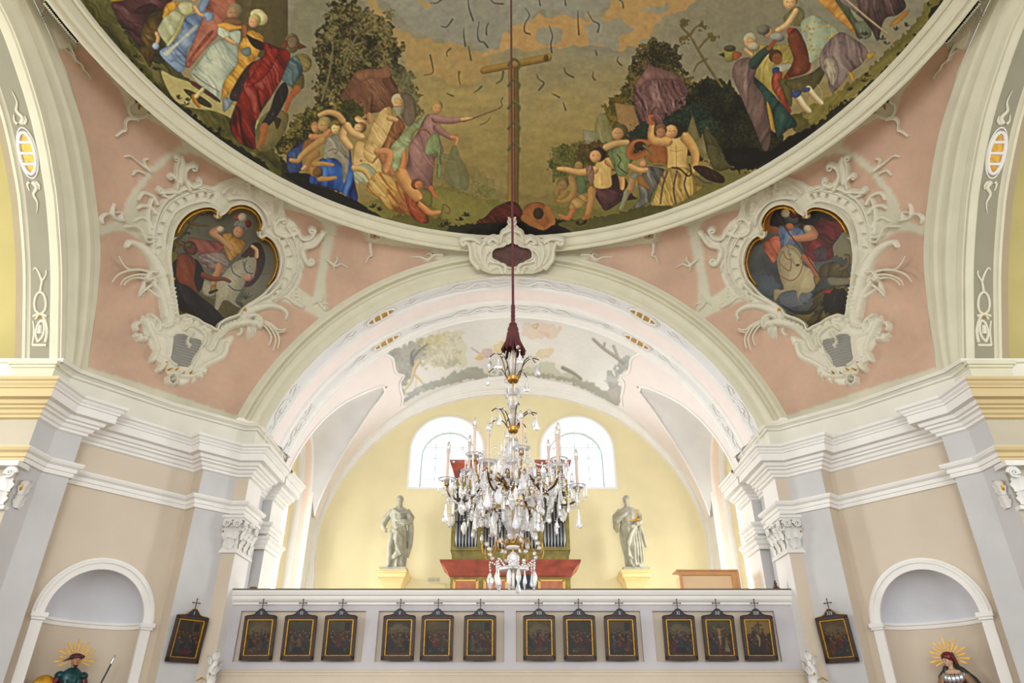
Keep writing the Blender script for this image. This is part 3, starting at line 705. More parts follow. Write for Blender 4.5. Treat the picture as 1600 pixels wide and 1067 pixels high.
# the cross-shaped pole with its serpent
c.at(0, 0, 1)
c.line((140, 112, 50), [802, 100, 803, 200, 801, 330], 15, 17, dark=(70, 52, 20)); c.line((110, 86, 36), [805, 100, 806, 325], 5, 5, dark=(70, 52, 20))
c.line((150, 120, 54), [756, 110, 856, 90], 11, 12, dark=(84, 62, 24)); c.dot((100, 74, 36), [853, 91], 4, 5.5)
for y in (96, 128, 163, 195, 228): c.line((92, 100, 62), [794, y + 6, 803, y - 4, 812, y + 4, 810, y + 12], 4.5, 3.5, dark=(48, 54, 30))
c.line((92, 100, 62), [786, 112, 784, 124, 776, 130], 3.6, 2.5, dark=(48, 54, 30))
# left tree group
GD = [(26, 26, 10), (44, 42, 16), (66, 60, 26), (96, 86, 46), (122, 112, 70)]
c.at(400, 0, .375)
c.foliage(GD, [250, 420, 255, 300, 245, 180, 280, 100, 310, 30, 370, 5, 430, 20, 500, 60, 560, 110, 610, 200, 600, 270, 560, 330, 500, 400, 350, 440], 5, 7)
c.foliage([(60, 58, 30), (84, 80, 48), (100, 96, 62), (118, 112, 78)], [560, 280, 640, 290, 690, 420, 680, 490, 620, 440, 580, 380], 5, 6)
for s_ in ([275, 420, 300, 330, 318, 230, 320, 160], [360, 300, 390, 230, 410, 170, 440, 120], [400, 200, 370, 160], [410, 190, 460, 170], [318, 180, 290, 140]): c.line((112, 104, 70), s_, 4.5, 2, dark=(60, 56, 30))
for i in range(26):
    x = 290 + rnd.random() * 270; y = 40 + rnd.random() * 230; c.foliage([(60, 58, 26), (98, 92, 54), (132, 122, 80)], [x - 22, y + 8, x - 4, y - 10, x + 24, y - 4, x + 8, y + 12], 3, 4)
# left tent and greenery
c.f((126, 86, 62), [350, 400, 380, 350, 420, 290, 520, 285, 545, 270, 560, 310, 590, 360, 600, 420, 560, 460, 430, 480, 350, 410], fold=11, ang=62, amp=.5, sm=False, dark=(70, 42, 28))
c.f((136, 94, 68), [415, 300, 470, 285, 520, 285, 545, 268, 565, 315, 520, 330, 480, 325, 440, 340, 410, 320], fold=9, ang=80, amp=.25, dark=(88, 56, 38))
c.f((120, 108, 90), [590, 400, 620, 388, 655, 420, 665, 480, 640, 510, 610, 500], fold=6, dark=(76, 68, 54))
GR = [(24, 26, 8), (46, 46, 14), (72, 68, 24), (104, 94, 36), (126, 114, 50)]
c.foliage(GR, [130, 640, 60, 600, 100, 560, 170, 490, 240, 440, 330, 420, 410, 430, 440, 480, 380, 520, 270, 560, 200, 620], 4, 6)
c.foliage([(40, 44, 12), (58, 60, 18), (80, 78, 28)], [340, 440, 390, 420, 440, 450, 440, 520, 370, 520], 4, 4)
# ground all along the rim (foreground bank)
c.at(0, 0, 1)
c.f((116, 108, 46), [560, 330, 600, 310, 660, 300, 700, 290, 750, 310, 800, 325, 800, 420, 560, 420], rag=3, edge=.05, dark=(96, 90, 36)); c.f((128, 120, 58), [670, 300, 720, 300, 775, 325, 740, 350, 690, 340], rag=3, edge=.3, dark=(96, 90, 36))
c.f((112, 106, 50), [800, 330, 860, 320, 930, 325, 1010, 300, 1100, 270, 1160, 260, 1180, 300, 1000, 400, 800, 420], rag=3, edge=.05, dark=(88, 84, 34))
c.f((40, 38, 14), [420, 252, 470, 270, 540, 305, 590, 335, 650, 350, 720, 352, 790, 350, 800, 420, 400, 420], rag=3, edge=.05, dark=(24, 22, 8))
c.f((96, 92, 36), [600, 345, 640, 335, 700, 345, 690, 365, 640, 362], rag=3, edge=.2, dark=(60, 58, 22))
c.f((20, 12, 8), [740, 352, 790, 330, 860, 340, 900, 352, 900, 400, 730, 400], rag=2, edge=.05, dark=(12, 8, 6)); c.f((86, 82, 34), [880, 345, 960, 335, 1040, 315, 1040, 360, 880, 372], rag=3, edge=.2, dark=(50, 48, 18))
# left rim bank with grass
c.f((88, 84, 34), [60, -60, 140, -70, 185, 0, 230, 60, 290, 120, 370, 190, 440, 250, 400, 300, 250, 200, 100, 40], rag=3, edge=.05, fold=14, ang=45, amp=.5, dark=(38, 38, 14))
c.f((30, 30, 12), [120, 0, 170, 60, 240, 130, 330, 200, 420, 262, 400, 280, 300, 210, 200, 120, 110, 20], rag=5, edge=.1, dark=(18, 18, 8)); c.f((64, 60, 24), [180, -10, 260, -20, 270, 60, 250, 100, 200, 60], rag=3, fold=9, ang=40, amp=.5, dark=(30, 28, 10))
c.f((88, 78, 48), [390, -70, 450, -70, 450, 60, 448, 95, 420, 100, 360, 60, 340, -20], sm=False, fold=22, ang=90, amp=.2, edge=.1, dark=(62, 54, 30))
# bright path under the dancers
c.at(130, 0, .18744)
c.f((168, 158, 104), [650, 590, 760, 640, 900, 690, 1060, 800, 1300, 900, 1500, 1040, 1450, 1080, 1300, 1020, 1100, 930, 900, 900, 780, 850, 700, 740], edge=.1, dark=(120, 112, 60)); c.f((50, 54, 24), [840, 740, 930, 770, 1060, 860, 1060, 900, 960, 860, 860, 780], dark=(30, 34, 14))
# violet group (upper left)
c.f((84, 46, 48), [235, 20, 420, -40, 600, -100, 760, -60, 700, 60, 560, 120, 500, 220, 490, 400, 440, 360, 380, 280, 310, 210, 270, 120], fold=20, ang=40, amp=.5, dark=(24, 10, 14)); c.f((60, 30, 30), [430, 110, 560, 110, 620, 60, 560, 30, 460, 60], fold=9, dark=(16, 6, 8))
c.f((92, 70, 22), [500, 200, 640, 90, 690, 60, 640, 250, 600, 420, 560, 560, 520, 500, 480, 420], fold=10, ang=70, amp=.55, dark=(40, 28, 8)); c.f((150, 122, 40), [230, -10, 300, -40, 340, 0, 240, 15], dark=(90, 70, 20))
# lady in blue
c.f((120, 142, 172), [860, 140, 960, 110, 1000, 180, 930, 330, 870, 420, 850, 560, 800, 605, 740, 560, 650, 470, 640, 420, 720, 370, 800, 290, 830, 200], fold=15, ang=52, amp=.62, dark=(46, 68, 112)); c.f((172, 178, 172), [880, 250, 950, 200, 930, 260, 800, 370, 700, 470, 660, 440, 780, 350], fold=10, ang=50, amp=.3, dark=(110, 124, 140))
c.f((176, 180, 150), [640, 200, 720, 90, 800, 100, 830, 140, 790, 240, 720, 330, 700, 370, 660, 330, 620, 260], fold=13, ang=55, amp=.4, dark=(110, 112, 70)); c.f((196, 150, 40), [690, 40, 760, 10, 800, 20, 770, 70, 700, 130, 660, 150], fold=7, amp=.4, dark=(130, 84, 20)); c.f((188, 186, 150), [790, 40, 850, 10, 920, 30, 910, 100, 850, 130, 800, 90], fold=9, amp=.25, dark=(120, 110, 60))
c.limb([615, 280, 625, 320, 610, 370], 7, 5); c.dot((150, 170, 196), [605, 385], 5.5)
c.f((176, 172, 120), [830, 120, 840, 170, 740, 360, 690, 375, 780, 240], dark=(110, 96, 40))
# gentleman in rose coat
c.f((176, 112, 92), [990, 170, 1020, 80, 1080, -60, 1240, -60, 1280, 60, 1220, 160, 1120, 300, 990, 440, 890, 560, 850, 540, 880, 430, 930, 320, 960, 230], fold=15, ang=52, amp=.35, dark=(96, 46, 36)); c.f((146, 74, 60), [1060, 260, 1080, 280, 930, 460, 880, 560, 860, 530, 960, 380], fold=6, ang=52, dark=(80, 34, 26))
c.limb([925, 60, 960, 110, 1000, 130], 7, 6); c.f((132, 156, 178), [1000, 110, 1070, 100, 1090, 150, 1030, 180], fold=4, dark=(60, 84, 120)); c.f((120, 140, 170), [960, 60, 1000, -20, 1060, -20, 1010, 90, 980, 110], dark=(60, 80, 120)); c.head(930, -30, 8, hair=(70, 50, 30))
# woman with white turban and grey-white skirt, orange stole
c.at(300, 0, .22497)
c.head(290, 85, 11, hair=(132, 128, 96), ha=-40, col=(166, 128, 98)); c.f((130, 92, 60), [210, 140, 300, 120, 350, 165, 240, 175], dark=(80, 52, 30))
c.f((176, 184, 168), [190, 280, 260, 270, 320, 330, 330, 420, 270, 500, 220, 600, 185, 705, 100, 650, 30, 570, -10, 500, 60, 420, 120, 330], fold=14, ang=60, amp=.45, dark=(96, 112, 110)); c.f((96, 40, 44), [-10, 560, 40, 580, 180, 680, 190, 712, 90, 650, 0, 590], dark=(50, 20, 24)); c.line((120, 60, 56), [0, 510, 80, 570, 195, 640], 1.5)
c.f((190, 194, 176), [190, 180, 250, 170, 260, 240, 240, 270, 180, 240], fold=6, dark=(110, 124, 116)); c.f((172, 182, 168), [250, 230, 300, 210, 340, 220, 330, 300, 290, 290], fold=7, dark=(110, 120, 110))
c.f((206, 158, 62), [170, 175, 230, 155, 300, 175, 350, 180, 340, 200, 250, 215, 220, 200], dark=(140, 96, 30)); c.limb([240, 270, 290, 300], 7, 6)
c.f((200, 154, 60), [320, 330, 390, 215, 450, 220, 500, 270, 460, 380, 400, 470, 330, 560, 240, 670, 205, 660, 225, 560, 310, 450], fold=12, ang=55, amp=.5, dark=(128, 84, 24)); c.f((110, 124, 120), [335, 350, 400, 325, 410, 380, 370, 390], dark=(60, 74, 76))
c.dot((196, 188, 140), [455, 100], 11, 8, dark=(120, 106, 60)); c.dot((202, 194, 148), [480, 130], 10, dark=(126, 110, 64)); c.head(430, 150, 9, hair=(180, 168, 110), ha=-60, col=(206, 158, 122))
c.line((168, 112, 30), [12, 668, 20, 700, 50, 740], 8, 5, dark=(110, 70, 16)); c.line((196, 184, 130), [30, 670, 75, 620], 7, 6); c.f((120, 130, 140), [215, 690, 270, 680, 280, 720, 220, 780], fold=6, dark=(70, 80, 90))
# man in the red cloak
c.limb([360, 190, 370, 250], 8, 7, col=(150, 90, 56)); c.f((44, 28, 30), [375, 240, 420, 260, 500, 300, 490, 350, 420, 320], dark=(20, 12, 14)); c.f((56, 42, 46), [380, 460, 450, 430, 420, 600, 330, 700, 260, 680, 300, 580], fold=9, dark=(26, 18, 22))
c.f((132, 32, 18), [490, 290, 600, 330, 680, 360, 670, 470, 620, 560, 560, 660, 480, 780, 440, 880, 440, 1030, 380, 1020, 300, 960, 260, 870, 290, 760, 340, 640, 380, 520, 420, 440, 500, 380], fold=19, ang=68, amp=.75, dark=(36, 6, 4)); c.f((150, 40, 24), [540, 330, 600, 350, 560, 460, 480, 560, 400, 600, 370, 600, 430, 500, 490, 400], fold=9, ang=60, amp=.5, dark=(70, 12, 8))
c.dot((118, 104, 74), [695, 300], 11, 15, dark=(60, 46, 30)); c.line((100, 40, 20), [665, 260, 720, 250, 735, 280, 720, 330, 680, 340, 660, 300, 665, 260], 1.6, sm=False); c.f((100, 40, 24), [735, 290, 800, 328, 740, 345], sm=False, dark=(60, 20, 12)); c.f((122, 64, 36), [610, 325, 655, 275, 660, 330], dark=(70, 30, 18))
# man with the turban and shield
c.f((136, 122, 66), [720, 380, 790, 375, 830, 420, 820, 480, 770, 500, 730, 440], fold=6, ang=20, dark=(66, 58, 26)); c.f((96, 118, 122), [690, 400, 740, 400, 770, 500, 700, 600, 640, 570, 630, 520], fold=10, ang=55, amp=.5, dark=(40, 56, 66)); c.f((96, 86, 44), [770, 510, 775, 610, 720, 620, 690, 600], dark=(50, 44, 18))
c.f((124, 112, 66), [660, 780, 665, 860, 620, 960, 540, 1050, 450, 1040, 440, 920, 480, 820, 560, 760], dark=(66, 60, 30), fold=30, amp=.2); c.limb([730, 620, 680, 680, 650, 770], 12, 6, col=(160, 88, 44)); c.f((44, 34, 40), [640, 570, 670, 640, 620, 760, 540, 870, 480, 870, 540, 760, 580, 640], fold=8, dark=(18, 12, 18)); c.limb([505, 880, 490, 960, 460, 1020], 12, 6, col=(162, 96, 50)); c.f((60, 44, 18), [570, 820, 620, 830, 590, 900], dark=(30, 20, 8))
# family in blue (lower left)
c.at(430, 150, .18738)
c.f((52, 72, 124), [250, 360, 300, 350, 320, 400, 230, 520, 220, 620, 110, 635, 100, 480, 180, 420], fold=12, ang=55, amp=.5, dark=(18, 26, 62)); c.f((140, 92, 50), [300, 350, 330, 380, 260, 440, 220, 470, 240, 380], dark=(84, 50, 24))
c.limb([300, 340, 400, 340, 455, 290], 9, 7, col=(186, 128, 84)); c.head(335, 265, 7, hair=(160, 120, 70), col=(190, 136, 90)); c.head(405, 240, 10, hair=(150, 134, 84), col=(180, 150, 100), ha=-60); c.limb([370, 160, 440, 135, 520, 155, 560, 205], 7, 11, col=(184, 150, 98))
c.limb([390, 370, 300, 430, 220, 500, 190, 540, 130, 535], 12, 6, col=(176, 140, 84)); c.dot((60, 40, 20), [495, 235], 6, 7); c.head(505, 265, 9, hair=(120, 98, 44), col=(206, 184, 126)); c.dot((140, 116, 50), [545, 290], 3.5); c.dot((130, 108, 44), [520, 230], 5, 3)
c.f((44, 92, 172), [390, 520, 500, 520, 560, 560, 620, 440, 640, 560, 660, 700, 690, 840, 670, 890, 580, 820, 480, 780, 350, 740, 290, 730, 280, 650, 350, 560], fold=19, ang=70, amp=.8, dark=(10, 26, 78)); c.f((164, 158, 138), [450, 340, 520, 320, 580, 400, 620, 470, 610, 620, 575, 740, 560, 680, 550, 560, 480, 520, 400, 520, 410, 400], fold=13, ang=65, amp=.5, dark=(92, 90, 84)); c.line((80, 70, 40), [440, 460, 490, 440, 520, 460, 500, 480], 1.5)
c.limb([310, 560, 290, 610, 350, 640], 16, 14, col=(166, 128, 70)); c.limb([320, 570, 400, 565, 480, 575], 9, 5, col=(170, 134, 74)); c.limb([370, 690, 440, 690, 505, 680], 9, 5, col=(170, 134, 74)); c.limb([340, 480, 290, 520, 260, 600], 13, 9, col=(160, 122, 64)); c.dot((120, 88, 44), [355, 635], 8); c.limb([250, 590, 225, 610], 6, 4)
c.f((22, 20, 10), [110, 640, 290, 650, 290, 730, 480, 790, 690, 880, 800, 960, 860, 990, 500, 900, 250, 780, 90, 660], rag=1, dark=(12, 10, 5))
# pale nudes behind
SP2 = (206, 172, 118)
c.limb([690, 190, 740, 230, 680, 290], 10, 8, col=SP2); c.head(705, 265, 8, hair=(150, 100, 60), col=SP2, ha=-20); c.limb([600, 250, 560, 330, 620, 420], 13, 11, col=SP2); c.limb([600, 250, 640, 300, 720, 340], 12, 10, col=SP2); c.limb([780, 160, 790, 210], 9, 8, col=(176, 130, 94)); c.f((206, 178, 120), [680, 380, 760, 400, 860, 500, 890, 620, 860, 760, 760, 740, 700, 700, 660, 620, 650, 520], fold=24, ang=60, amp=.25, dark=(140, 110, 60)); c.dot((150, 104, 60), [715, 540], 2)
c.f((176, 180, 150), [660, 600, 760, 560, 850, 640, 860, 780, 790, 740, 720, 720, 690, 740, 660, 690], fold=9, ang=30, amp=.5, dark=(110, 116, 96)); c.limb([660, 600, 740, 620, 790, 690], 10, 7, col=(196, 166, 106))
c.head(945, 500, 9, hair=(170, 110, 60), col=(196, 136, 88), ha=-60); c.limb([880, 470, 930, 560, 980, 640], 14, 12, col=(180, 116, 72)); c.limb([830, 470, 900, 490], 11, 9, col=(196, 142, 90))
# bearded man in cream cloak
c.at(590, 140, .20619)
c.head(155, 95, 10, hair=(180, 170, 140), col=(200, 160, 110)); c.f((150, 150, 120), [115, 130, 185, 130, 175, 190, 140, 195], dark=(96, 96, 70)); c.f((196, 168, 112), [100, 130, 120, 200, 180, 260, 120, 340, 40, 440, -40, 560, -110, 480, -60, 320, 0, 190, 50, 140], fold=14, ang=62, amp=.45, dark=(130, 100, 54)); c.f((146, 96, 56), [150, 200, 210, 270, 180, 340, 100, 440, 20, 500, -40, 560, 60, 380, 110, 260], fold=9, ang=62, amp=.5, dark=(84, 50, 26)); c.limb([90, 215, 140, 230], 9, 7)
c.f((116, 100, 84), [170, 40, 230, 30, 285, 90, 290, 220, 230, 280, 190, 200, 200, 100], fold=9, ang=80, amp=.3, dark=(74, 62, 48))
# man with the staff
c.f((152, 160, 118), [350, 200, 390, 190, 330, 280, 280, 330, 240, 420, 190, 500, 160, 600, 130, 640, 100, 560, 90, 450, 170, 350, 260, 260], fold=13, ang=55, amp=.5, dark=(84, 94, 64)); c.f((156, 116, 112), [380, 190, 460, 190, 480, 280, 470, 360, 500, 470, 440, 520, 420, 650, 410, 750, 350, 750, 340, 700, 250, 690, 205, 640, 230, 540, 240, 430, 310, 310, 340, 240], fold=17, ang=70, amp=.5, dark=(84, 54, 56))
c.line((158, 118, 112), [440, 220, 540, 235, 640, 225], 13, 8, dark=(88, 58, 58)); c.line((150, 110, 104), [450, 290, 500, 330, 560, 365], 12, 7, dark=(88, 58, 58)); c.line((140, 100, 40), [315, 300, 370, 305, 400, 340], 3.5, 3); c.f((142, 156, 112), [370, 400, 410, 340, 460, 340, 480, 480, 480, 640, 450, 670, 450, 500, 400, 500, 360, 480], fold=9, ang=80, amp=.5, dark=(74, 88, 54))
c.head(450, 135, 9, hair=(160, 140, 80), col=(196, 150, 96), ha=-100); c.limb([640, 225, 710, 220], 6, 5); c.limb([560, 360, 600, 370, 590, 410], 6, 4, col=(200, 130, 80)); c.line((70, 54, 30), [650, 245, 800, 190, 930, 140], 1.8, 1.2, sm=False); c.line(SN, [915, 145, 945, 120, 935, 90, 950, 60], 1.5); c.line(SN, [780, 265, 820, 250, 855, 210], 1.4, 1.2); c.limb([400, 745, 420, 790, 445, 815], 8, 5, col=(180, 100, 60))
# ghostly walkers
c.f((112, 112, 84), [560, 440, 600, 430, 630, 520, 690, 640, 680, 760, 560, 740, 500, 660, 520, 560], fold=12, ang=80, amp=.3, dark=(90, 90, 62), alpha=.75); c.f((104, 106, 72), [480, 480, 560, 500, 600, 540, 500, 520], dark=(84, 86, 56), alpha=.6)
c.foliage([(104, 100, 52), (120, 114, 66), (132, 124, 78)], [700, 720, 760, 700, 830, 730, 900, 800, 780, 800], 4, 4)
# nude with serpent, yellow-red cloth
c.f((186, 152, 80), [0, 620, 80, 650, 150, 700, 200, 780, 260, 880, 300, 970, 180, 940, 80, 900, 10, 820, -80, 760, -60, 680], fold=13, ang=50, amp=.65, dark=(120, 70, 26)); c.f((150, 70, 34), [200, 760, 270, 820, 330, 880, 390, 980, 370, 1015, 280, 990, 230, 900], fold=9, ang=55, amp=.6, dark=(84, 30, 12))
for s_ in ([20, 640, 60, 700, 110, 760], [80, 760, 130, 830, 200, 900], [140, 700, 170, 790, 230, 870], [180, 860, 260, 930, 330, 990]): c.line((166, 70, 40), s_, 4, 2, alpha=.7)
c.limb([205, 470, 200, 560, 180, 640], 6, 13, col=(196, 130, 76)); c.limb([180, 640, 230, 730, 300, 810], 20, 16, col=(204, 150, 88)); c.head(305, 720, 8, hair=(120, 70, 30), col=(190, 120, 70), ha=-160); c.limb([330, 870, 390, 930, 470, 930], 11, 6, col=(200, 136, 80)); c.line((110, 104, 40), [350, 760, 400, 790, 395, 880, 330, 840], 5, 4, dark=(60, 56, 20)); c.line((110, 90, 40), [390, 970, 450, 975, 490, 920, 500, 870, 545, 900, 540, 940, 515, 930], 2.4)
c.limb([0, 470, 90, 480, 60, 600], 11, 12, col=(196, 138, 90))
# kneeling figure bowed in red
c.at(660, 330, .175)
c.f((96, 26, 14), [480, 100, 560, 50, 640, -30, 780, -90, 860, -60, 900, 30, 860, 110, 640, 110], fold=13, ang=40, amp=.6, dark=(30, 6, 4)); c.f((150, 92, 44), [890, 0, 960, -70, 1080, -70, 1140, 40, 1180, 120, 1110, 180, 1000, 130, 930, 110], dark=(80, 40, 16), fold=20, amp=.2); c.dot((60, 40, 20), [1035, 20], 8, 9); c.limb([910, 60, 980, 110, 1080, 170], 11, 9, col=(156, 100, 50)); c.limb([1110, -20, 1160, 90, 1110, 150], 11, 9, col=(156, 100, 50)); c.f((30, 12, 12), [1080, 170, 1180, 120, 1330, 180, 1330, 230, 950, 240, 940, 130], dark=(16, 6, 6))
# shrubs on rim
def sprig(x, y, r=6, col=(26, 30, 16)):
    for k in range(7):
        a = rnd.uniform(-2.9, -.2); c.f(col, [x, y, x + r * .7 * math.cos(a - .25), y + r * .7 * math.sin(a - .25), x + r * 1.3 * math.cos(a), y + r * 1.3 * math.sin(a), x + r * .7 * math.cos(a + .25), y + r * .7 * math.sin(a + .25)], dark=tuple(q * .7 for q in col))
c.at(0, 0, 1)
for x, y in ((583, 325), (592, 330), (718, 345), (728, 338), (700, 352), (690, 355), (905, 352), (915, 350), (278, 155), (290, 165), (296, 158), (215, 90), (245, 110), (345, 205)): sprig(x, y)
# right half: dark bank, trees, tent
c.foliage(GD[:4] + [(112, 90, 34)], [965, 260, 960, 170, 985, 110, 1005, 65, 1030, 62, 1060, 78, 1068, 110, 1085, 130, 1090, 190, 1040, 200], 4, 6)
c.foliage([(60, 56, 14), (96, 84, 24), (130, 110, 40)], [945, 170, 975, 140, 990, 190, 965, 215, 945, 200], 4, 5)
c.f((120, 84, 84), [990, 150, 993, 130, 1010, 105, 1011, 88, 1018, 102, 1050, 112, 1070, 130, 1086, 163, 1075, 190, 1030, 200, 1000, 195], sm=False, fold=7, ang=72, amp=.6, dark=(52, 30, 34)); c.f((128, 92, 88), [992, 132, 1010, 105, 1011, 88, 1018, 102, 1050, 112, 1065, 125, 1040, 124, 1015, 126, 998, 138], fold=8, dark=(74, 48, 48))
c.f((150, 120, 76), [960, 160, 990, 165, 1000, 195, 985, 212, 965, 190], sm=False, dark=(110, 84, 50)); c.f((134, 128, 84), [932, 185, 945, 178, 958, 205, 955, 225, 930, 222], fold=5, dark=(108, 102, 60)); c.f((140, 136, 112), [910, 202, 930, 205, 932, 224, 912, 222], sm=False, fold=6, dark=(104, 100, 76))
c.foliage([(60, 66, 24), (84, 86, 32), (104, 100, 46), (112, 104, 60)], [858, 250, 870, 230, 900, 225, 940, 228, 960, 250, 940, 290, 880, 290, 862, 270], 4, 5); c.foliage([(60, 46, 16), (84, 66, 24), (104, 84, 34)], [905, 228, 940, 222, 955, 240, 930, 255, 905, 250], 3, 4)
c.foliage([(12, 12, 6), (24, 24, 10), (36, 38, 16), (50, 54, 26)], [1060, 170, 1085, 130, 1110, 120, 1140, 130, 1160, 150, 1200, 200, 1230, 220, 1200, 262, 1150, 265, 1090, 250, 1040, 215], 5, 5); c.foliage([(14, 24, 16), (28, 48, 36), (48, 70, 54)], [1035, 185, 1060, 170, 1085, 165, 1110, 180, 1120, 205, 1080, 215, 1050, 205], 4, 5); c.foliage([(18, 26, 14), (30, 44, 30), (44, 60, 40)], [985, 205, 1005, 190, 1020, 205, 1015, 220, 990, 220], 3, 4)
for s_ in ([1082, 62, 1105, 100, 1128, 135], [1128, 135, 1100, 95, 1075, 50], [1078, 55, 1062, 60, 1066, 70], [1078, 55, 1064, 40, 1070, 32], [1078, 55, 1088, 42, 1100, 40], [1092, 75, 1108, 58, 1118, 62], [1104, 92, 1090, 100, 1084, 112]): c.line((112, 98, 56), s_, 4, 2, dark=(62, 54, 26))
for x, y in ((1068, 36), (1098, 42), (1068, 62), (1112, 58)): c.foliage([(84, 74, 36), (112, 100, 56)], [x - 9, y, x - 2, y - 5, x + 9, y - 2, x + 3, y + 5], 3, 4)
c.f((118, 110, 68), [1070, 215, 1082, 178, 1094, 215, 1105, 195, 1114, 225, 1135, 245, 1145, 262, 1120, 270, 1090, 240], sm=False, fold=9, dark=(70, 64, 32))
c.at(1100, 0, .24361)
c.f((90, 84, 46), [0, 820, 60, 870, 120, 960, 180, 1040, 170, 1080, 60, 1080, 0, 900], fold=12, dark=(30, 28, 12)); c.f((14, 10, 6), [120, 960, 300, 940, 420, 970, 620, 820, 820, 690, 830, 780, 420, 1040, 200, 1080], rag=3, dark=(10, 6, 4)); c.f((92, 84, 38), [560, 740, 700, 720, 900, 640, 1000, 640, 820, 740, 600, 850], rag=3, dark=(50, 44, 18))
# right bank grass, upper right
c.f((122, 112, 52), [640, 720, 760, 640, 900, 560, 1060, 440, 1200, 300, 1350, 150, 1480, -60, 1660, -100, 1500, 100, 1300, 330, 1100, 500, 850, 720, 700, 800], rag=4, edge=.1, fold=22, ang=140, amp=.35, dark=(64, 60, 22)); c.f((36, 34, 14), [780, 740, 1000, 590, 1200, 400, 1400, 180, 1500, 20, 1620, -100, 1650, 0, 1450, 250, 1200, 520, 900, 740, 700, 860], rag=5, edge=.1, dark=(20, 18, 8))
# yellow robed elders
c.f((166, 148, 74), [330, 300, 420, 290, 540, 290, 640, 380, 560, 500, 520, 620, 560, 720, 480, 660, 380, 540, 310, 440], fold=17, ang=100, amp=.45, dark=(96, 84, 34)); c.head(295, 265, 10, hair=(176, 172, 150), col=(190, 150, 104), ha=-80); c.dot((176, 166, 140), [320, 300], 9, 7); c.head(410, 205, 9, hair=(120, 124, 122), col=(180, 140, 96), ha=-140); c.dot((150, 152, 146), [470, 240], 11, 7); c.limb([265, 320, 300, 350], 7, 6); c.dot((116, 112, 100), [380, 190], 10, 8)
# man seen from behind, mauve robe
c.f((44, 82, 74), [300, 480, 400, 560, 520, 690, 600, 800, 540, 830, 470, 880, 440, 760, 380, 640], fold=12, ang=110, amp=.45, dark=(14, 30, 30)); c.f((176, 140, 50), [400, 650, 430, 700, 450, 810, 420, 830], dark=(110, 80, 24)); c.f((118, 94, 90), [210, 390, 300, 370, 340, 430, 320, 520, 370, 590, 400, 680, 430, 840, 420, 940, 400, 970, 370, 950, 320, 820, 260, 680, 210, 560, 180, 470], fold=17, ang=108, amp=.4, dark=(56, 40, 42)); c.line((50, 74, 66), [320, 410, 370, 350, 420, 310], 16, 10, dark=(22, 36, 34)); c.limb([415, 310, 455, 265], 7, 6, col=(140, 80, 44))
c.dot((140, 134, 66), [160, 345], 11, 13, dark=(80, 76, 30)); c.f((160, 84, 48), [190, 330, 245, 345, 210, 385, 185, 380], dark=(96, 44, 22)); c.f((44, 32, 36), [90, 350, 130, 335, 135, 370], sm=False, dark=(20, 14, 18)); c.dot((80, 80, 56), [165, 310], 9, 5)
# page in red and the bending man
c.head(465, 370, 10, hair=(80, 50, 26), col=(130, 80, 44), ha=-120); c.f((166, 160, 140), [440, 430, 550, 400, 560, 440, 470, 470], dark=(80, 84, 90)); c.f((40, 70, 120), [440, 440, 480, 430, 480, 470, 445, 480], dark=(20, 34, 70)); c.f((150, 62, 38), [440, 480, 500, 460, 500, 540, 530, 640, 560, 710, 540, 720, 470, 620, 435, 560], fold=9, ang=105, amp=.4, dark=(84, 28, 16)); c.f((96, 88, 50), [480, 510, 560, 520, 560, 690, 500, 580], fold=6, dark=(56, 50, 24))
c.f((158, 58, 34), [530, 200, 580, 180, 640, 250, 680, 360, 680, 450, 600, 490, 510, 500, 560, 420, 580, 320], fold=13, ang=110, amp=.5, dark=(84, 20, 12)); c.f((90, 82, 46), [520, 520, 680, 470, 780, 400, 770, 480, 700, 580, 600, 590, 540, 560], fold=14, amp=.3, dark=(48, 42, 20)); c.limb([600, 620, 640, 680, 670, 710], 11, 9, col=(198, 188, 160)); c.limb([670, 570, 710, 620, 750, 660], 10, 8, col=(198, 188, 160)); c.f((54, 80, 130), [560, 590, 620, 580, 620, 610, 580, 630], dark=(30, 44, 84)); c.f((54, 80, 130), [630, 570, 680, 560, 670, 590], dark=(30, 44, 84))
# lady in flowered dress
c.at(1200, 0, .3373)
c.f((122, 116, 74), [70, 80, 130, 30, 170, 60, 150, 120, 90, 110], fold=9, dark=(76, 72, 40)); c.limb([130, 50, 90, 110, 45, 140], 9, 8, col=(206, 176, 130)); c.head(100, 5, 12, hair=(150, 140, 84), col=(206, 168, 120)); c.f((160, 170, 148), [150, 110, 200, 70, 250, 90, 330, 150, 280, 210, 210, 290, 180, 270, 165, 200], fold=22, ang=100, amp=.3, dark=(104, 116, 98))
for _ in range(34): c.dot((192, 152, 46), [160 + rnd.random() * 150, 95 + rnd.random() * 170], 2.2)
c.f((160, 150, 130), [70, 180, 110, 120, 130, 200, 110, 260], alpha=0); c.f((134, 116, 114), [250, 230, 330, 150, 400, 180, 460, 230, 440, 290, 380, 340, 300, 430, 270, 350, 240, 300], fold=14, ang=75, amp=.6, dark=(70, 52, 58)); c.f((170, 158, 140), [250, 290, 300, 260, 330, 330, 300, 400, 275, 350], fold=8, ang=80, amp=.5, dark=(96, 80, 80))
c.f((120, 60, 34), [90, 180, 130, 130, 180, 220, 190, 320, 140, 350, 90, 350, 120, 280], fold=10, dark=(60, 20, 12)); c.f((196, 148, 66), [230, 0, 290, -30, 380, 90, 410, 160, 370, 130, 260, 30], fold=9, ang=125, amp=.5, dark=(140, 92, 36)); c.f((82, 90, 66), [300, -20, 350, -20, 400, 80, 470, 150, 420, 180, 390, 120], fold=9, dark=(40, 46, 34)); c.f((112, 120, 96), [400, 110, 460, 100, 480, 160, 440, 180], fold=5, dark=(64, 70, 54))
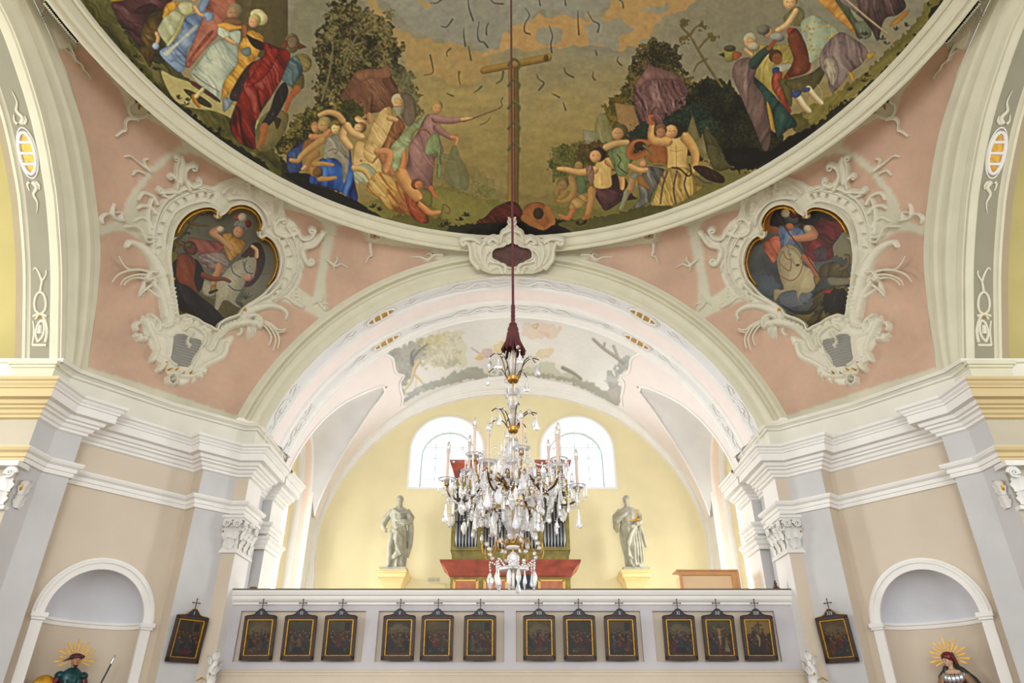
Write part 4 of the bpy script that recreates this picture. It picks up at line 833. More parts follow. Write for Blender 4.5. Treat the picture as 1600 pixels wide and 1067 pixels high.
c.f((86, 64, 62), [370, -40, 560, -60, 640, 20, 600, 70, 540, 90, 510, 190, 480, 140, 440, 90, 400, 50], fold=14, ang=65, amp=.6, dark=(34, 22, 24)); c.f((120, 110, 100), [330, 0, 400, -20, 420, 60, 380, 40], fold=6, dark=(70, 62, 54)); c.line((170, 150, 120), [350, -10, 450, 75, 550, 155], 4, 3, sm=False)
c.f((190, 150, 60), [370, 330, 400, 350, 390, 385], dark=(120, 84, 20)); c.f((176, 136, 50), [455, 250, 500, 240, 470, 280], dark=(110, 80, 20)); c.f((170, 120, 44), [560, 120, 620, 60, 660, 50, 600, 110], dark=(110, 70, 20)); c.line((196, 184, 140), [230, 390, 190, 460], 1, 1)
c.line((196, 184, 140), [230, 395, 250, 430, 245, 470], 1, 1)
c.at(0, 0, 1)
for x, y in ((1350, 55), (1378, 62), (1385, 70), (1355, 120), (1450, 10), (1352, 128), (1328, 142), (1400, 48), (1415, 42)): sprig(x, y, 6, (34, 46, 24))
for s_ in ([1296, 166, 1295, 174, 1301, 173, 1299, 166, 1296, 165], [1303, 174, 1304, 165, 1309, 164], [1304, 169, 1308, 169], [1312, 166, 1319, 160], [1314, 160, 1318, 168]): c.line((30, 26, 14), s_, 1.1, 1.1, sm=False)
c.at(850, 170, .18742)
# right: seated sick people
c.f((96, 110, 74), [270, 560, 330, 560, 350, 680, 280, 700], dark=(60, 74, 50)); c.head(290, 465, 8, hair=(80, 74, 40), col=(150, 124, 70)); c.limb([180, 620, 130, 640, 110, 700], 12, 8, col=(150, 120, 66)); c.limb([230, 580, 250, 680, 200, 760, 120, 770], 11, 7, col=(156, 126, 68)); c.head(155, 630, 9, hair=(120, 100, 54), col=(150, 124, 70)); c.limb([180, 700, 140, 740], 10, 8, col=(150, 118, 62))
c.f((60, 32, 36), [560, 560, 640, 540, 700, 620, 740, 720, 780, 750, 620, 780, 520, 840, 450, 770, 420, 680, 520, 640], fold=15, ang=60, amp=.5, dark=(24, 10, 14)); c.f((92, 56, 60), [430, 660, 520, 640, 640, 680, 650, 760, 520, 850, 470, 790], fold=11, ang=40, amp=.5, dark=(44, 22, 26))
c.f((204, 174, 110), [440, 440, 520, 410, 570, 440, 560, 540, 560, 650, 430, 660, 410, 560], fold=40, amp=.12, dark=(150, 116, 60)); c.line((150, 110, 60), [480, 540, 485, 640], 1.2); c.limb([420, 510, 300, 530, 180, 505, 120, 500], 12, 6, col=(200, 160, 100)); c.limb([540, 440, 620, 500, 650, 600, 650, 660], 13, 7, col=(196, 154, 92)); c.head(440, 390, 11, hair=(50, 34, 18), col=(204, 156, 106), ha=-30)
c.f((150, 116, 96), [350, 490, 400, 470, 420, 560, 400, 650, 370, 600], fold=6, ang=85, amp=.4, dark=(86, 56, 50)); c.f((164, 132, 70), [230, 760, 330, 700, 390, 680, 380, 760, 260, 850, 200, 830], fold=9, ang=30, amp=.5, dark=(96, 62, 50)); c.limb([400, 680, 390, 780, 360, 900], 13, 8, col=(176, 130, 70)); c.limb([240, 850, 200, 910, 130, 890], 9, 6, col=(176, 110, 60)); c.limb([370, 895, 330, 915], 7, 5, col=(168, 96, 52))
c.f((120, 134, 84), [530, 360, 600, 320, 700, 300, 720, 400, 700, 540, 620, 560, 560, 440], fold=12, ang=75, amp=.35, dark=(64, 76, 44)); c.head(625, 200, 11, hair=(96, 84, 54), col=(186, 146, 96), ha=-40); c.f((70, 46, 30), [680, 230, 760, 260, 780, 290, 720, 330, 700, 290], dark=(34, 20, 12)); c.limb([520, 320, 600, 290, 690, 280], 11, 9, col=(190, 158, 104)); c.line((50, 56, 30), [610, 380, 640, 430, 620, 480, 690, 540], 2, 1.5)
c.f((156, 96, 48), [850, 290, 950, 280, 1030, 340, 1030, 460, 930, 480, 880, 440, 830, 400], dark=(96, 52, 22), fold=30, amp=.15); c.limb([860, 290, 760, 290, 710, 370, 760, 400, 850, 360], 12, 10, col=(160, 98, 52), dark=(96, 50, 22)); c.dot((60, 36, 18), [800, 310], 9, 7); c.line((110, 112, 60), [830, 310, 870, 340, 900, 380], 4.5, 3, dark=(50, 56, 26)); c.line((120, 120, 70), [850, 410, 880, 460, 960, 460, 1030, 480], 3.6, 3, dark=(60, 66, 34))
c.f((108, 106, 100), [850, 480, 960, 490, 1010, 520, 960, 620, 900, 720, 880, 780, 780, 830, 740, 820, 800, 740, 780, 620, 820, 540], fold=13, ang=60, amp=.5, dark=(50, 50, 54)); c.f((150, 106, 50), [780, 570, 820, 555, 890, 660, 860, 670, 790, 630], dark=(96, 60, 26)); c.limb([720, 480, 790, 510, 850, 510], 9, 8, col=(204, 158, 108)); c.dot((196, 140, 96), [830, 460], 6); c.limb([740, 580, 720, 660, 690, 700], 11, 10, col=(170, 130, 90)); c.limb([690, 700, 660, 790, 640, 830], 9, 5, col=(130, 136, 110)); c.f((128, 132, 112), [740, 530, 790, 540, 760, 590, 720, 570], dark=(80, 84, 74))
c.f((206, 176, 112), [1030, 270, 1110, 220, 1180, 240, 1200, 320, 1190, 440, 1180, 520, 1040, 520, 1030, 400], fold=45, amp=.12, dark=(150, 116, 62)); c.line((150, 112, 62), [1100, 300, 1105, 500], 1.4); c.line((150, 112, 62), [1050, 345, 1100, 355, 1160, 345], 1.2); c.limb([1180, 240, 1250, 340, 1260, 440, 1230, 520], 16, 9, col=(196, 156, 92)); c.limb([1030, 270, 930, 270, 890, 230, 900, 120], 15, 8, col=(200, 158, 98)); c.limb([900, 120, 880, 70, 905, 60], 7, 4, col=(170, 90, 50)); c.head(1075, 185, 12, hair=(44, 28, 16), col=(206, 160, 108), ha=-20); c.head(975, 190, 9, hair=(120, 88, 60), col=(170, 120, 84))
c.f((186, 158, 84), [1020, 500, 1180, 490, 1260, 560, 1280, 640, 1350, 640, 1210, 740, 1100, 800, 960, 810, 890, 800, 920, 720, 960, 600], fold=12, ang=75, amp=.55, dark=(100, 76, 34))
for s_ in ([1030, 520, 990, 640, 970, 790], [1110, 520, 1080, 660, 1100, 790], [1190, 540, 1170, 640, 1210, 740], [1270, 560, 1330, 610, 1400, 620]): c.line((90, 66, 76), s_, 3, 3)
c.f((56, 30, 16), [1240, 480, 1350, 480, 1494, 560, 1494, 620, 1380, 600, 1290, 540], fold=9, dark=(24, 12, 6)); c.line((40, 40, 24), [1070, 490, 1130, 500, 1200, 560, 1230, 530, 1210, 460], 3.2, 2.2); c.line((150, 120, 50), [1310, 470, 1340, 420, 1380, 430, 1370, 460], 3, 2)
lum_ = c.img.mean(-1, keepdims=True); c.img = lum_ + (c.img - lum_) * .86; c.img = c.img * (1 + (fbm(c.X, c.Y, 7, 77, 3)[..., None] - .44) * .16); c.crisp(1.1, 9); c.blur(1)
DX, DY = .0125, .017
gx = np.arange(-6.92, 6.93, DX); gy = np.arange(6.2, 12.9, DY); GX, GY = np.meshgrid(gx, gy)
V = np.stack([GX, GY, dome_z(GX, GY)], -1); px, py = Qn(V); r = np.hypot(GX, GY - 6.01)
keep = (r[:-1, :-1] < 6.9) & (r[1:, 1:] < 6.9)
colr = c.sample(px, py)
FRES = vcol_mat('fresco_paint', .7, .1)
o = grid_mesh('dome_fresco', V, keep, colr, FRES, gain=(1.42, 1.4, 1.2), gam=1.12)
tag(o, 'large round ceiling painting of crowds and tents around a serpent on a wooden pole', 'fresco')
gy2 = np.arange(-.9, 6.25, .1); gx2 = np.arange(-6.9, 6.95, .1); GX, GY = np.meshgrid(gx2, gy2); V = np.stack([GX, GY, dome_z(GX, GY)], -1); r = np.hypot(GX, GY - 6.01)
back_c = np.broadcast_to(np.array([.53, .49, .36]), V.shape) * (1 + (fbm(GX * 10, GY * 10, 12, 4)[..., None] - .47) * .4)
o2 = grid_mesh('sky_ground', V, (r[:-1, :-1] < 6.9) & (r[1:, 1:] < 6.9), back_c, FRES, parent=o, gain=(1.0, .96, .85))
print('dome done')
# ------------------------------------------------------------------ pendentives: pink fields with raised cream borders
def hit(B, px, py):
    d = D(px, py); r = B.ray_cast(Vector((0, 0, EYE)), d)
    return (r[0], r[1]) if r[0] is not None else (None, None)
def facing(p, n):
    return n if n.dot(Vector((0, 0, EYE)) - p) > 0 else -n
PINKS = [
 [89, 79, 121, 64, 145, 89, 175, 125, 192, 148, 199, 172, 205, 186, 229, 185, 256, 199, 280, 216, 283, 226, 262, 240, 238, 258, 219, 280, 199, 310, 187, 341, 153, 354, 152, 347, 145, 303, 138, 253, 128, 209, 118, 162, 104, 111],
 [297, 239, 317, 248, 357, 270, 400, 290, 442, 326, 470, 333, 499, 342, 505, 352, 503, 380, 499, 410, 489, 465, 440, 430, 380, 330, 330, 300, 216, 330, 212, 322, 222, 296, 240, 272, 262, 252, 282, 241],
 [156, 369, 175, 362, 195, 361, 300, 420, 460, 478, 491, 493, 500, 499, 459, 538, 424, 579, 395, 620, 374.5, 651, 300, 626, 220, 599, 137, 574, 147, 500, 155, 420],
 [524, 352, 545, 354, 565, 360, 576, 382, 587, 379, 630, 386, 674, 390, 680, 402, 685, 415, 650, 424, 622, 434, 590, 446, 560, 459, 512, 488, 509, 470, 509, 434, 516, 405, 521, 380]]
def px_uv():
    global PSd
    k = 4
    a = PS; R, C = a.shape[:2]; ri = np.linspace(0, R - 1, (R - 1) * 6 + 1); ci = np.linspace(0, C - 1, (C - 1) * 6 + 1)
    i0 = np.minimum(ri.astype(int), R - 2); fi = (ri - i0)[:, None, None]; b = a[i0] * (1 - fi) + a[i0 + 1] * fi
    j0 = np.minimum(ci.astype(int), C - 2); fj = (ci - j0)[None, :, None]; return b[:, j0] * (1 - fj) + b[:, j0 + 1] * fj
PD = px_uv(); ppx, ppy = Qn(PD)
msk = np.zeros(ppx.shape, bool)
n1 = (vnoise(ppx, ppy, 5, 5) - .5) * 4; n2 = (vnoise(ppx, ppy, 5, 6) - .5) * 4; n3 = (vnoise(ppx, ppy, 2.4, 7) - .5) * 2.5
for i, fl in enumerate(PINKS):
    p = list(zip(fl[::2], fl[1::2])); w_ = np.ones(ppx.shape)
    if i in (0, 1, 3):    # ragged only towards the ring
        dr = np.hypot(PD[..., 0], PD[..., 1] - 6.01) if False else None
    rag = np.clip((430 - ppy) / 60, 0, 1) * np.clip((ppx - 112) / 20, 0, 1)
    if i == 2: rag = rag * 0
    msk |= inside(ppx + (n1 + n3) * rag, ppy + (n2 + n3) * rag, p)
mf = msk.astype(float)
for _ in range(2):
    t = mf.copy(); t[1:-1] = (mf[:-2] + 2 * mf[1:-1] + mf[2:]) / 4; u = t.copy(); u[:, 1:-1] = (t[:, :-2] + 2 * t[:, 1:-1] + t[:, 2:]) / 4; mf = u
pk = np.array([206, 172, 148.]) / 255; cr_ = np.array([212, 208, 184.]) / 255
col_ = cr_ * (1 - mf[..., None]) + pk * mf[..., None]; col_ = col_ * (1 + (fbm(ppx, ppy, 60, 9, 4)[..., None] - .47) * .16)
gu, gv = np.gradient(PD, axis=1), np.gradient(PD, axis=0); nn_ = np.cross(gu, gv); nn_ /= np.linalg.norm(nn_, axis=2)[..., None] + 1e-9
vv_ = np.array([0, 0, EYE]) - PD; sg_ = np.sign((nn_ * vv_).sum(-1))[..., None]; nn_ = nn_ * sg_
PDD = PD + nn_ * ((1 - mf) * .018)[..., None]
keepall = np.ones((PD.shape[0] - 1, PD.shape[1] - 1), bool)
PLAST = vcol_mat('painted_plaster', .82, .05)
for sd, mr in (('left', False), ('right', True)):
    o = grid_mesh('ceiling_pendentive_' + sd, PDD, keepall, col_, PLAST, mirror=mr); o['kind'] = 'structure'

# ------------------------------------------------------------------ modelled stucco relief
class Relief:
    """height field in plan of a surface; strokes and plates merged by height"""
    def __init__(s, x0, y0, x1, y1, step=1.0):
        s.x = np.arange(x0, x1 + step, step); s.y = np.arange(y0, y1 + step, step); s.X, s.Y = np.meshgrid(s.x, s.y); s.H = np.zeros(s.X.shape); s.step = step; s.T = (0, 0, 1); s.sd = 1
    def at(s, ox, oy, k): s.T = (ox, oy, k); return s
    def pts(s, fl):
        a = np.array(fl, float).reshape(-1, 2) * s.T[2] + np.array(s.T[:2]); return [tuple(p) for p in a]
    def win(s, A, r):
        i0 = max(0, int((A[:, 0].min() - r - s.x[0]) / s.step)); i1 = min(len(s.x), int((A[:, 0].max() + r - s.x[0]) / s.step) + 2)
        j0 = max(0, int((A[:, 1].min() - r - s.y[0]) / s.step)); j1 = min(len(s.y), int((A[:, 1].max() + r - s.y[0]) / s.step) + 2)
        return None if i1 <= i0 or j1 <= j0 else (slice(j0, j1), slice(i0, i1))
    def st(s, fl, w0, w1, h=4, base=0, flat=.5, tr=True):
        """tapering stroke: widths in px at start and end, h height in px"""
        p = s.pts(fl); p = [tuple(q) for q in catmull(p, 5)] if len(p) > 2 else p
        W = max(w0, w1) / 2 + 1; w = s.win(np.array(p), W)
        if w is None: return s
        X, Y = s.X[w], s.Y[w]; n = len(p) - 1; H = np.zeros(X.shape)
        for i in range(n):
            d, t = segdist(X, Y, p[i], p[i + 1]); k = (i + t) / n; r = (w0 + (w1 - w0) * k) / 2; q = np.clip(1 - (d / np.maximum(r, .01)) ** 2, 0, 1)
            H = np.maximum(H, (h * (.35 + .65 * r / (max(w0, w1) / 2)) * q ** flat + base * (q > 0)) if tr else (h * q ** flat + base * (q > 0)))
        s.H[w] = np.maximum(s.H[w], H); return s
    def curl(s, fl, w0, w1, h=4, r=5, turn=1, loops=1.2, base=0):
        """stroke ending in a volute"""
        p = s.pts(fl); T = s.T; s.T = (0, 0, 1); a = np.array(p[-1]); b = np.array(p[-2]); d = (a - b) / (np.linalg.norm(a - b) + 1e-6)
        nrm = np.array([-d[1], d[0]]) * turn; c = a + nrm * r; out = [tuple(q) for q in p]; a0 = math.atan2(*(a - c)[::-1]); N = 9
        for i in range(1, N + 1):
            k = i / N; rr = r * (1 - .72 * k); an = a0 + turn * k * loops * 2 * PI; out.append((c[0] + rr * math.cos(an), c[1] + rr * math.sin(an)))
        s.st([v for q in out for v in q], w0, w1, h, base); s.T = T; return s
    def pl(s, fl, h, edge=6, sm=True, dome=0, noise=0):
        p = s.pts(fl); p = [tuple(q) for q in catmull(p, 4, True)] if sm else p; w = s.win(np.array(p), 2)
        if w is None: return s
        X, Y = s.X[w], s.Y[w]; m = inside(X, Y, p); d = edgedist(X, Y, p) * m; s.sd += 1
        H = h * np.clip(d / edge, 0, 1) ** .5 * m + dome * (d / max(d.max(), 1e-3)) * m
        if noise: H = H + m * noise * (fbm(X, Y, 9, s.sd, 3) - .4)
        s.H[w] = np.maximum(s.H[w], H); return s
    def leaf(s, x, y, ang, L, W, h=3.5, bend=0):
        a = math.radians(ang); p = []
        for k in (0, .33, .66, 1): 
            b = a + math.radians(bend) * k; p += [x + L * k * math.cos(b), y + L * k * math.sin(b)]
        T = s.T; s.st([p[0], p[1], p[2], p[3], p[4], p[5], p[6], p[7]], W, W * .25, h); return s
    def frond(s, fl, n, L, W, side=1, w0=4, h=3.5):
        """spine with leaflets on one side"""
        p = s.pts(fl); T = s.T; s.T = (0, 0, 1); q = [tuple(a) for a in catmull(p, 6)]; s.st([v for a in p for v in a], w0, w0 * .4, h + 1)
        for i in range(n):
            k = (i + .5) / n; j = int(k * (len(q) - 2)); dx, dy = q[j + 1][0] - q[j][0], q[j + 1][1] - q[j][1]; an = math.degrees(math.atan2(dy, dx)) + side * 55
            s.leaf(q[j][0], q[j][1], an, L * (1 - .5 * abs(k - .4)), W, h, -side * 40)
        s.T = T; return s
    def build(s, name, B, scale, parent=None, m=None, mirror=False, lift=0.0, exclude=None, thr=.15):
        H = s.H; K = H > thr
        if exclude is not None: K &= ~exclude
        keep = K[:-1, :-1] | K[1:, :-1] | K[:-1, 1:] | K[1:, 1:]
        need = np.zeros(K.shape, bool); need[:-1, :-1] |= keep; need[1:, :-1] |= keep; need[:-1, 1:] |= keep; need[1:, 1:] |= keep
        V = np.zeros(K.shape + (3,)); ok = np.zeros(K.shape, bool)
        for j, i in zip(*np.nonzero(need)):
            p, n = hit(B, s.x[i], s.y[j])
            if p is None: continue
            n = facing(p, n); hh = H[j, i] * scale * 1.9 + lift if K[j, i] else -.006
            V[j, i] = p + n * hh; ok[j, i] = True
        keep &= ok[:-1, :-1] & ok[1:, :-1] & ok[:-1, 1:] & ok[1:, 1:]
        return grid_mesh(name, V, keep, None, m or STUCCO, parent=parent, mirror=mirror)
PXM = .0125
def mirror_obj(o, name, parent, m=None):
    me = o.data.copy(); n = len(me.vertices); a = np.empty(n * 3, np.float32); me.vertices.foreach_get('co', a); a = a.reshape(-1, 3); po = np.array(o.get('_o', (0, 0, 0))); qo = np.array(parent.get('_o', (0, 0, 0)))
    a = (a + po) * np.array([-1, 1, 1]) - qo; me.vertices.foreach_set('co', a.astype(np.float32).ravel()); me.flip_normals(); me.update()
    q = bpy.data.objects.new(name, me); COL.objects.link(q); q.parent = parent; q['_o'] = parent.get('_o'); return q

# medallion outline in picture coordinates (left pendentive)
MED = [343, 333, 336, 337, 338, 326, 329, 320, 315, 320, 293, 328, 276, 343, 265, 363, 260, 389, 259, 408, 262, 436, 264, 455, 268, 475, 272, 497, 283, 495, 295, 498, 306, 503, 315, 509, 326, 514, 335, 519, 338, 516, 341, 509, 352, 502, 371, 495, 377, 487, 388, 478, 395, 474, 412, 462, 424, 448, 432, 438, 437, 421, 438, 408, 435, 391, 427, 375, 416, 366, 410, 368, 406, 369, 404, 362, 410, 352, 411, 343, 404, 327, 392, 316, 376, 313, 360, 318, 352, 327]
MEDP = [tuple(p) for p in catmull(list(zip(MED[::2], MED[1::2])), 3, True)]

def cartouche_relief():
    r = Relief(165, 235, 515, 630, 1.0)
    # body
    r.at(0, 0, 1)
    r.pl([262, 300, 300, 285, 330, 292, 350, 282, 380, 276, 405, 278, 430, 290, 442, 310, 446, 335, 462, 350, 474, 380, 476, 410, 470, 440, 456, 462, 430, 472, 400, 482, 385, 500, 360, 512, 345, 530, 365, 525, 352, 552, 320, 572, 290, 600, 268, 595, 250, 560, 240, 530, 226, 505, 240, 495, 262, 508, 250, 470, 244, 430, 236, 410, 232, 380, 238, 340], 2.2, 5, noise=1.2)
    r.pl([395, 268, 418, 262, 436, 285, 430, 300, 400, 296], 2, 5, noise=1)
    # keyed bands round the upper lobes
    def band(fl, n, w=19):
        p = np.array([q for q in catmull(list(zip(fl[::2], fl[1::2])), 10)]); r.st(fl, w, w, 3.2, flat=.25, tr=False)
        tn = np.gradient(p, axis=0); nn = np.stack([-tn[:, 1], tn[:, 0]], 1); nn /= np.linalg.norm(nn, axis=1)[:, None]
        for sgn in (-1, 1):
            e = p + nn * sgn * (w / 2 - 1); r.st([v for q in e[::4] for v in q], 4.4, 4.4, 4.6, tr=False)
        for k in range(n):
            j = int((k + .5) / n * (len(p) - 1)); c0 = p[j]; t = tn[j] / np.linalg.norm(tn[j]); nq = nn[j]
            w_ = r.win(np.array([c0]), 8); X, Y = r.X[w_], r.Y[w_]; u = (X - c0[0]) * t[0] + (Y - c0[1]) * t[1]; v = (X - c0[0]) * nq[0] + (Y - c0[1]) * nq[1]
            h = r.H[w_]; h[(np.abs(u) < 2.1) & (np.abs(v) < 4.2)] = .3; r.H[w_] = h
    band([246, 392, 249, 360, 264, 328, 288, 312, 318, 304, 332, 308], 9)
    band([440, 368, 449, 385, 453, 410, 448, 434, 434, 452, 424, 460], 7, 17)
    # rolls framing outside of the bands
    r.st([236, 396, 236, 362, 250, 322, 276, 299, 312, 290, 334, 296], 5, 4, 6); r.st([448, 352, 462, 378, 466, 408, 462, 436, 446, 460, 426, 470], 5, 4, 6)
    # top lobe shell
    r.at(320, 240, .178)
    r.pl([190, 380, 240, 290, 330, 250, 420, 260, 500, 320, 600, 360, 640, 440, 620, 540, 560, 600, 520, 560, 480, 470, 400, 410, 300, 390], 3.5, 10, noise=2.2)
    r.st([205, 390, 260, 375, 340, 375, 430, 400, 500, 460, 545, 540, 560, 620], 4, 4, 6); r.st([150, 330, 230, 260, 330, 215, 420, 230], 5, 4, 6.5); r.st([560, 320, 620, 350, 655, 420, 650, 520, 600, 590], 5, 4, 6)
    for k in range(9):
        a = -175 + k * 16; r.leaf(*r.pts([300 + 130 * math.cos(math.radians(a)), 330 + 120 * math.sin(math.radians(a))])[0], a, 9, 5, 5)
    for k in range(9):
        a = -60 + k * 18; r.leaf(*r.pts([560 + 90 * math.cos(math.radians(a)), 430 + 120 * math.sin(math.radians(a))])[0], a, 7, 4, 4)
    for (x, y) in ((300, 330), (380, 310), (430, 350), (480, 310), (560, 420), (590, 480), (250, 330)): r.st([x, y, x + 18, y - 10], 6, 3, 6)
    r.curl([400, 260, 380, 200, 400, 130], 7, 3, 7, 4, 1); r.curl([430, 250, 440, 190, 470, 150], 6, 3, 8, 4.5, -1); r.curl([500, 320, 490, 250, 520, 200], 6, 3, 8, 5, 1); r.st([390, 160, 410, 100, 400, 60], 5, 2, 7); r.curl([540, 300, 560, 240, 590, 220], 5, 3, 7, 4, 1)
    # side scrolls of upper right
    r.curl([610, 600, 620, 680, 700, 720, 790, 700], 9, 4, 6.5, 5, -1); r.curl([620, 610, 650, 570, 690, 560], 7, 3, 6, 4, 1); r.curl([820, 680, 850, 740, 920, 740, 960, 690], 8, 4, 6.5, 5, -1); r.pl([850, 790, 930, 740, 1000, 700, 1030, 690, 990, 760, 920, 830, 870, 870], 4, 5, noise=2); r.curl([1040, 690, 960, 800, 870, 830, 860, 900, 900, 970], 9, 5, 6.5, 6, -1); r.st([870, 880, 900, 960, 950, 970], 8, 4, 6); r.st([820, 760, 800, 850, 830, 960, 860, 1040], 4, 3, 5)
    r.st([690, 700, 730, 780, 780, 880, 800, 980, 790, 1060], 4, 3, 6)
    # left upper crest
    r.at(160, 240, .178)
    r.pl([640, 180, 660, 60, 700, 20, 740, 100, 730, 220, 700, 290, 650, 260], 4, 5); r.curl([640, 200, 645, 110, 670, 40], 6, 3, 6.5, 4, -1); r.curl([760, 310, 720, 200, 740, 120, 790, 90], 9, 3, 7, 5, 1); r.curl([740, 240, 790, 280, 850, 260], 8, 4, 7, 4, -1); r.curl([640, 300, 650, 240, 610, 190], 7, 3, 6.5, 4, -1)
    r.curl([660, 330, 580, 330, 500, 340], 8, 4, 6.5, 4, 1); r.st([520, 360, 580, 380, 650, 330, 720, 300, 830, 290, 900, 310], 7, 5, 6); r.st([680, 150, 690, 200], 5, 5, 1.2)
    for fl in ([310, 400, 350, 345, 430, 370, 470, 440], [300, 480, 350, 455, 420, 480, 450, 520], [270, 590, 330, 560, 390, 590, 420, 650], [440, 380, 400, 480, 390, 600, 400, 700]): r.st(fl, 5, 8, 4.5)
    r.st([190, 640, 260, 640, 310, 680, 340, 730, 440, 740], 6, 6, 6.5); r.curl([440, 760, 380, 780, 340, 740], 5, 3, 6, 3, 1)
    # big C scroll of the left flank
    r.st([205, 815, 230, 780, 290, 795, 360, 840, 430, 920, 480, 1010, 500, 1060], 6, 22, 7); r.st([570, 1060, 545, 960, 550, 850, 590, 760, 640, 735, 650, 750], 9, 5, 9); r.frond([580, 1000, 565, 900, 590, 820], 4, 8, 5, 1, 4, 6)
    # flank, neck with ribbing
    r.at(160, 400, .2155)
    r.st([430, 180, 450, 260, 480, 330, 490, 400, 470, 480], 17, 15, 7); r.st([350, 190, 400, 260, 430, 340, 450, 440], 8, 12, 6)
    for k in range(8): r.st([455 + k * 5, 235 + k * 32, 495 + k * 4 - max(0, k - 4) * 9, 240 + k * 32], 5, 6, 9)
    r.curl([470, 440, 480, 500, 440, 520], 8, 4, 7, 4, 1); r.curl([330, 430, 390, 480, 400, 530], 6, 4, 6, 4, 1)
    r.st([320, 240, 370, 280, 400, 300], 4, 6, 4); r.curl([370, 120, 330, 120, 300, 150], 9, 5, 8, 4, -1); r.st([300, 170, 340, 120, 400, 130, 430, 150], 7, 6, 7)
    # lower shield body
    r.pl([280, 450, 320, 440, 390, 470, 440, 520, 560, 440, 620, 450, 700, 490, 760, 530, 790, 560, 800, 700, 700, 800, 640, 880, 500, 830, 400, 800, 370, 700, 310, 600], 3, 8, noise=1.6)
    r.st([300, 470, 340, 560, 380, 640, 390, 740], 12, 8, 6); r.st([330, 480, 380, 560, 460, 600, 480, 680], 8, 6, 5.5); r.st([360, 470, 350, 520, 380, 560], 4, 3, 6)
    for (x, y, a) in ((290, 460, 200), (300, 500, 190), (285, 545, 175), (300, 590, 165), (330, 640, 160), (360, 400, 250), (380, 440, 240), (330, 440, 225)): r.leaf(*r.pts([x + 15, y])[0], a, 11, 6, 5, 30)
    for k, (x, y) in enumerate(((520, 470), (570, 455), (620, 465), (680, 490), (735, 525), (765, 560))): r.st([x, y, x + 8, y + 14], 16, 10, 7)
    r.st([580, 540, 620, 510, 690, 540, 740, 600, 720, 660], 7, 6, 7.5); r.curl([640, 560, 600, 620, 610, 660], 6, 3, 8, 2, -1)
    r.st([490, 600, 480, 700, 470, 760, 520, 800], 5, 5, 5.5); r.st([720, 640, 680, 740, 640, 800], 5, 5, 5.5)
    r.curl([380, 700, 350, 760, 370, 740], 8, 4, 6, 4, 1); r.curl([400, 830, 440, 780, 430, 760], 9, 5, 6.5, 4, -1)
    # rosette and pendant leaves
    cx, cy = r.pts([490, 905])[0]
    for k in range(10): r.leaf(cx + 5 * math.cos(k * .63), cy + 5 * math.sin(k * .63), k * 36, 10, 7, 5)
    r.T = (0, 0, 1); r.st([cx - 7, cy - 4, cx, cy - 8, cx + 7, cy - 3, cx + 7, cy + 5, cx, cy + 8, cx - 7, cy + 4, cx - 7, cy - 4], 4, 4, 7); r.st([cx, cy, cx + 1, cy], 6, 6, 7); r.at(160, 400, .2155)
    for (x, y, a, L) in ((440, 830, 200, 26), (400, 860, 165, 22), (430, 930, 150, 18), (450, 960, 110, 18), (490, 960, 90, 22), (540, 940, 75, 20), (600, 930, 60, 22), (620, 900, 45, 18), (640, 960, 70, 14), (680, 860, 30, 14), (420, 900, 140, 14), (300 + 40, 850, 170, 10)): r.leaf(*r.pts([x, y])[0], a, L, 8, 6, 25)
    r.curl([560, 880, 640, 880, 700, 850], 8, 4, 6.5, 4, -1)
    # right flank of the shield
    r.at(300, 400, .2155)
    r.pl([0, 820, 60, 700, 150, 690, 240, 660, 250, 700, 200, 760, 90, 800, 60, 860, 0, 920], 4, 8, noise=1.5); r.st([250, 650, 220, 730, 120, 780, 60, 820, 30, 880], 11, 7, 7)
    for (x, y, a) in ((250, 680, -50), (265, 700, -15), (260, 730, 10), (225, 780, 40), (180, 805, 60), (140, 820, 70), (260, 650, -80)): r.leaf(*r.pts([x, y])[0], a, 10, 6, 5, 20)
    r.curl([60, 880, 50, 850, 70, 830], 8, 4, 6, 3, 1); r.curl([170, 620, 150, 670, 130, 690], 7, 4, 8, 4, 1)
    # scalloped rim running up right
    r.st([145, 650, 170, 600, 230, 540, 320, 500, 400, 490, 480, 500], 14, 12, 7)
    for k in range(9): 
        x, y = [(160, 580), (185, 555), (210, 530), (240, 512), (272, 500), (305, 488), (335, 478), (365, 465), (395, 455)][k]; r.st([x, y, x + 10, y + 8], 8, 6, 8)
    r.st([150, 650, 200, 570, 300, 520, 420, 505], 4, 4, 9); r.st([330, 420, 350, 440, 340, 400], 9, 7, 7)
    r.st([370, 460, 370, 420, 410, 370, 480, 330, 560, 290, 600, 250, 640, 210], 7, 7, 8); r.frond([420, 370, 500, 310, 550, 240, 545, 180], 7, 10, 6, -1, 5, 7)
    r.st([680, 460, 690, 420, 640, 380, 560, 365, 480, 380, 400, 410, 370, 450], 5, 17, 7); r.st([400, 455, 450, 440, 500, 470, 500, 510], 8, 8, 8.5); r.curl([460, 470, 510, 490, 500, 520], 6, 4, 8, 3, 1)
    for k in range(5): r.st([405 + k * 16, 500, 398 + k * 15, 610 - k * 9], 4, 1.5, 3)
    r.st([600, 330, 680, 300, 740, 340, 800, 370], 5, 9, 4)
    # fringe right of band
    for k in range(8): r.st([735 + k * 4, 120 + k * 30, 775 - k * 4, 118 + k * 30], 4, 3, 3)
    r.at(160, 400, .2155)
    for k in range(4): r.st([295, 190 + k * 12, 262 + k * 12, 290], 4, 1.5, 3)
    return r
t_ = cartouche_relief()
px_m = inside(t_.X, t_.Y, MEDP)
inner = px_m & (edgedist(t_.X, t_.Y, MEDP) > 1.0) & (t_.H < 7.0)
t_.H[(t_.H < 6.2) & px_m] = 0
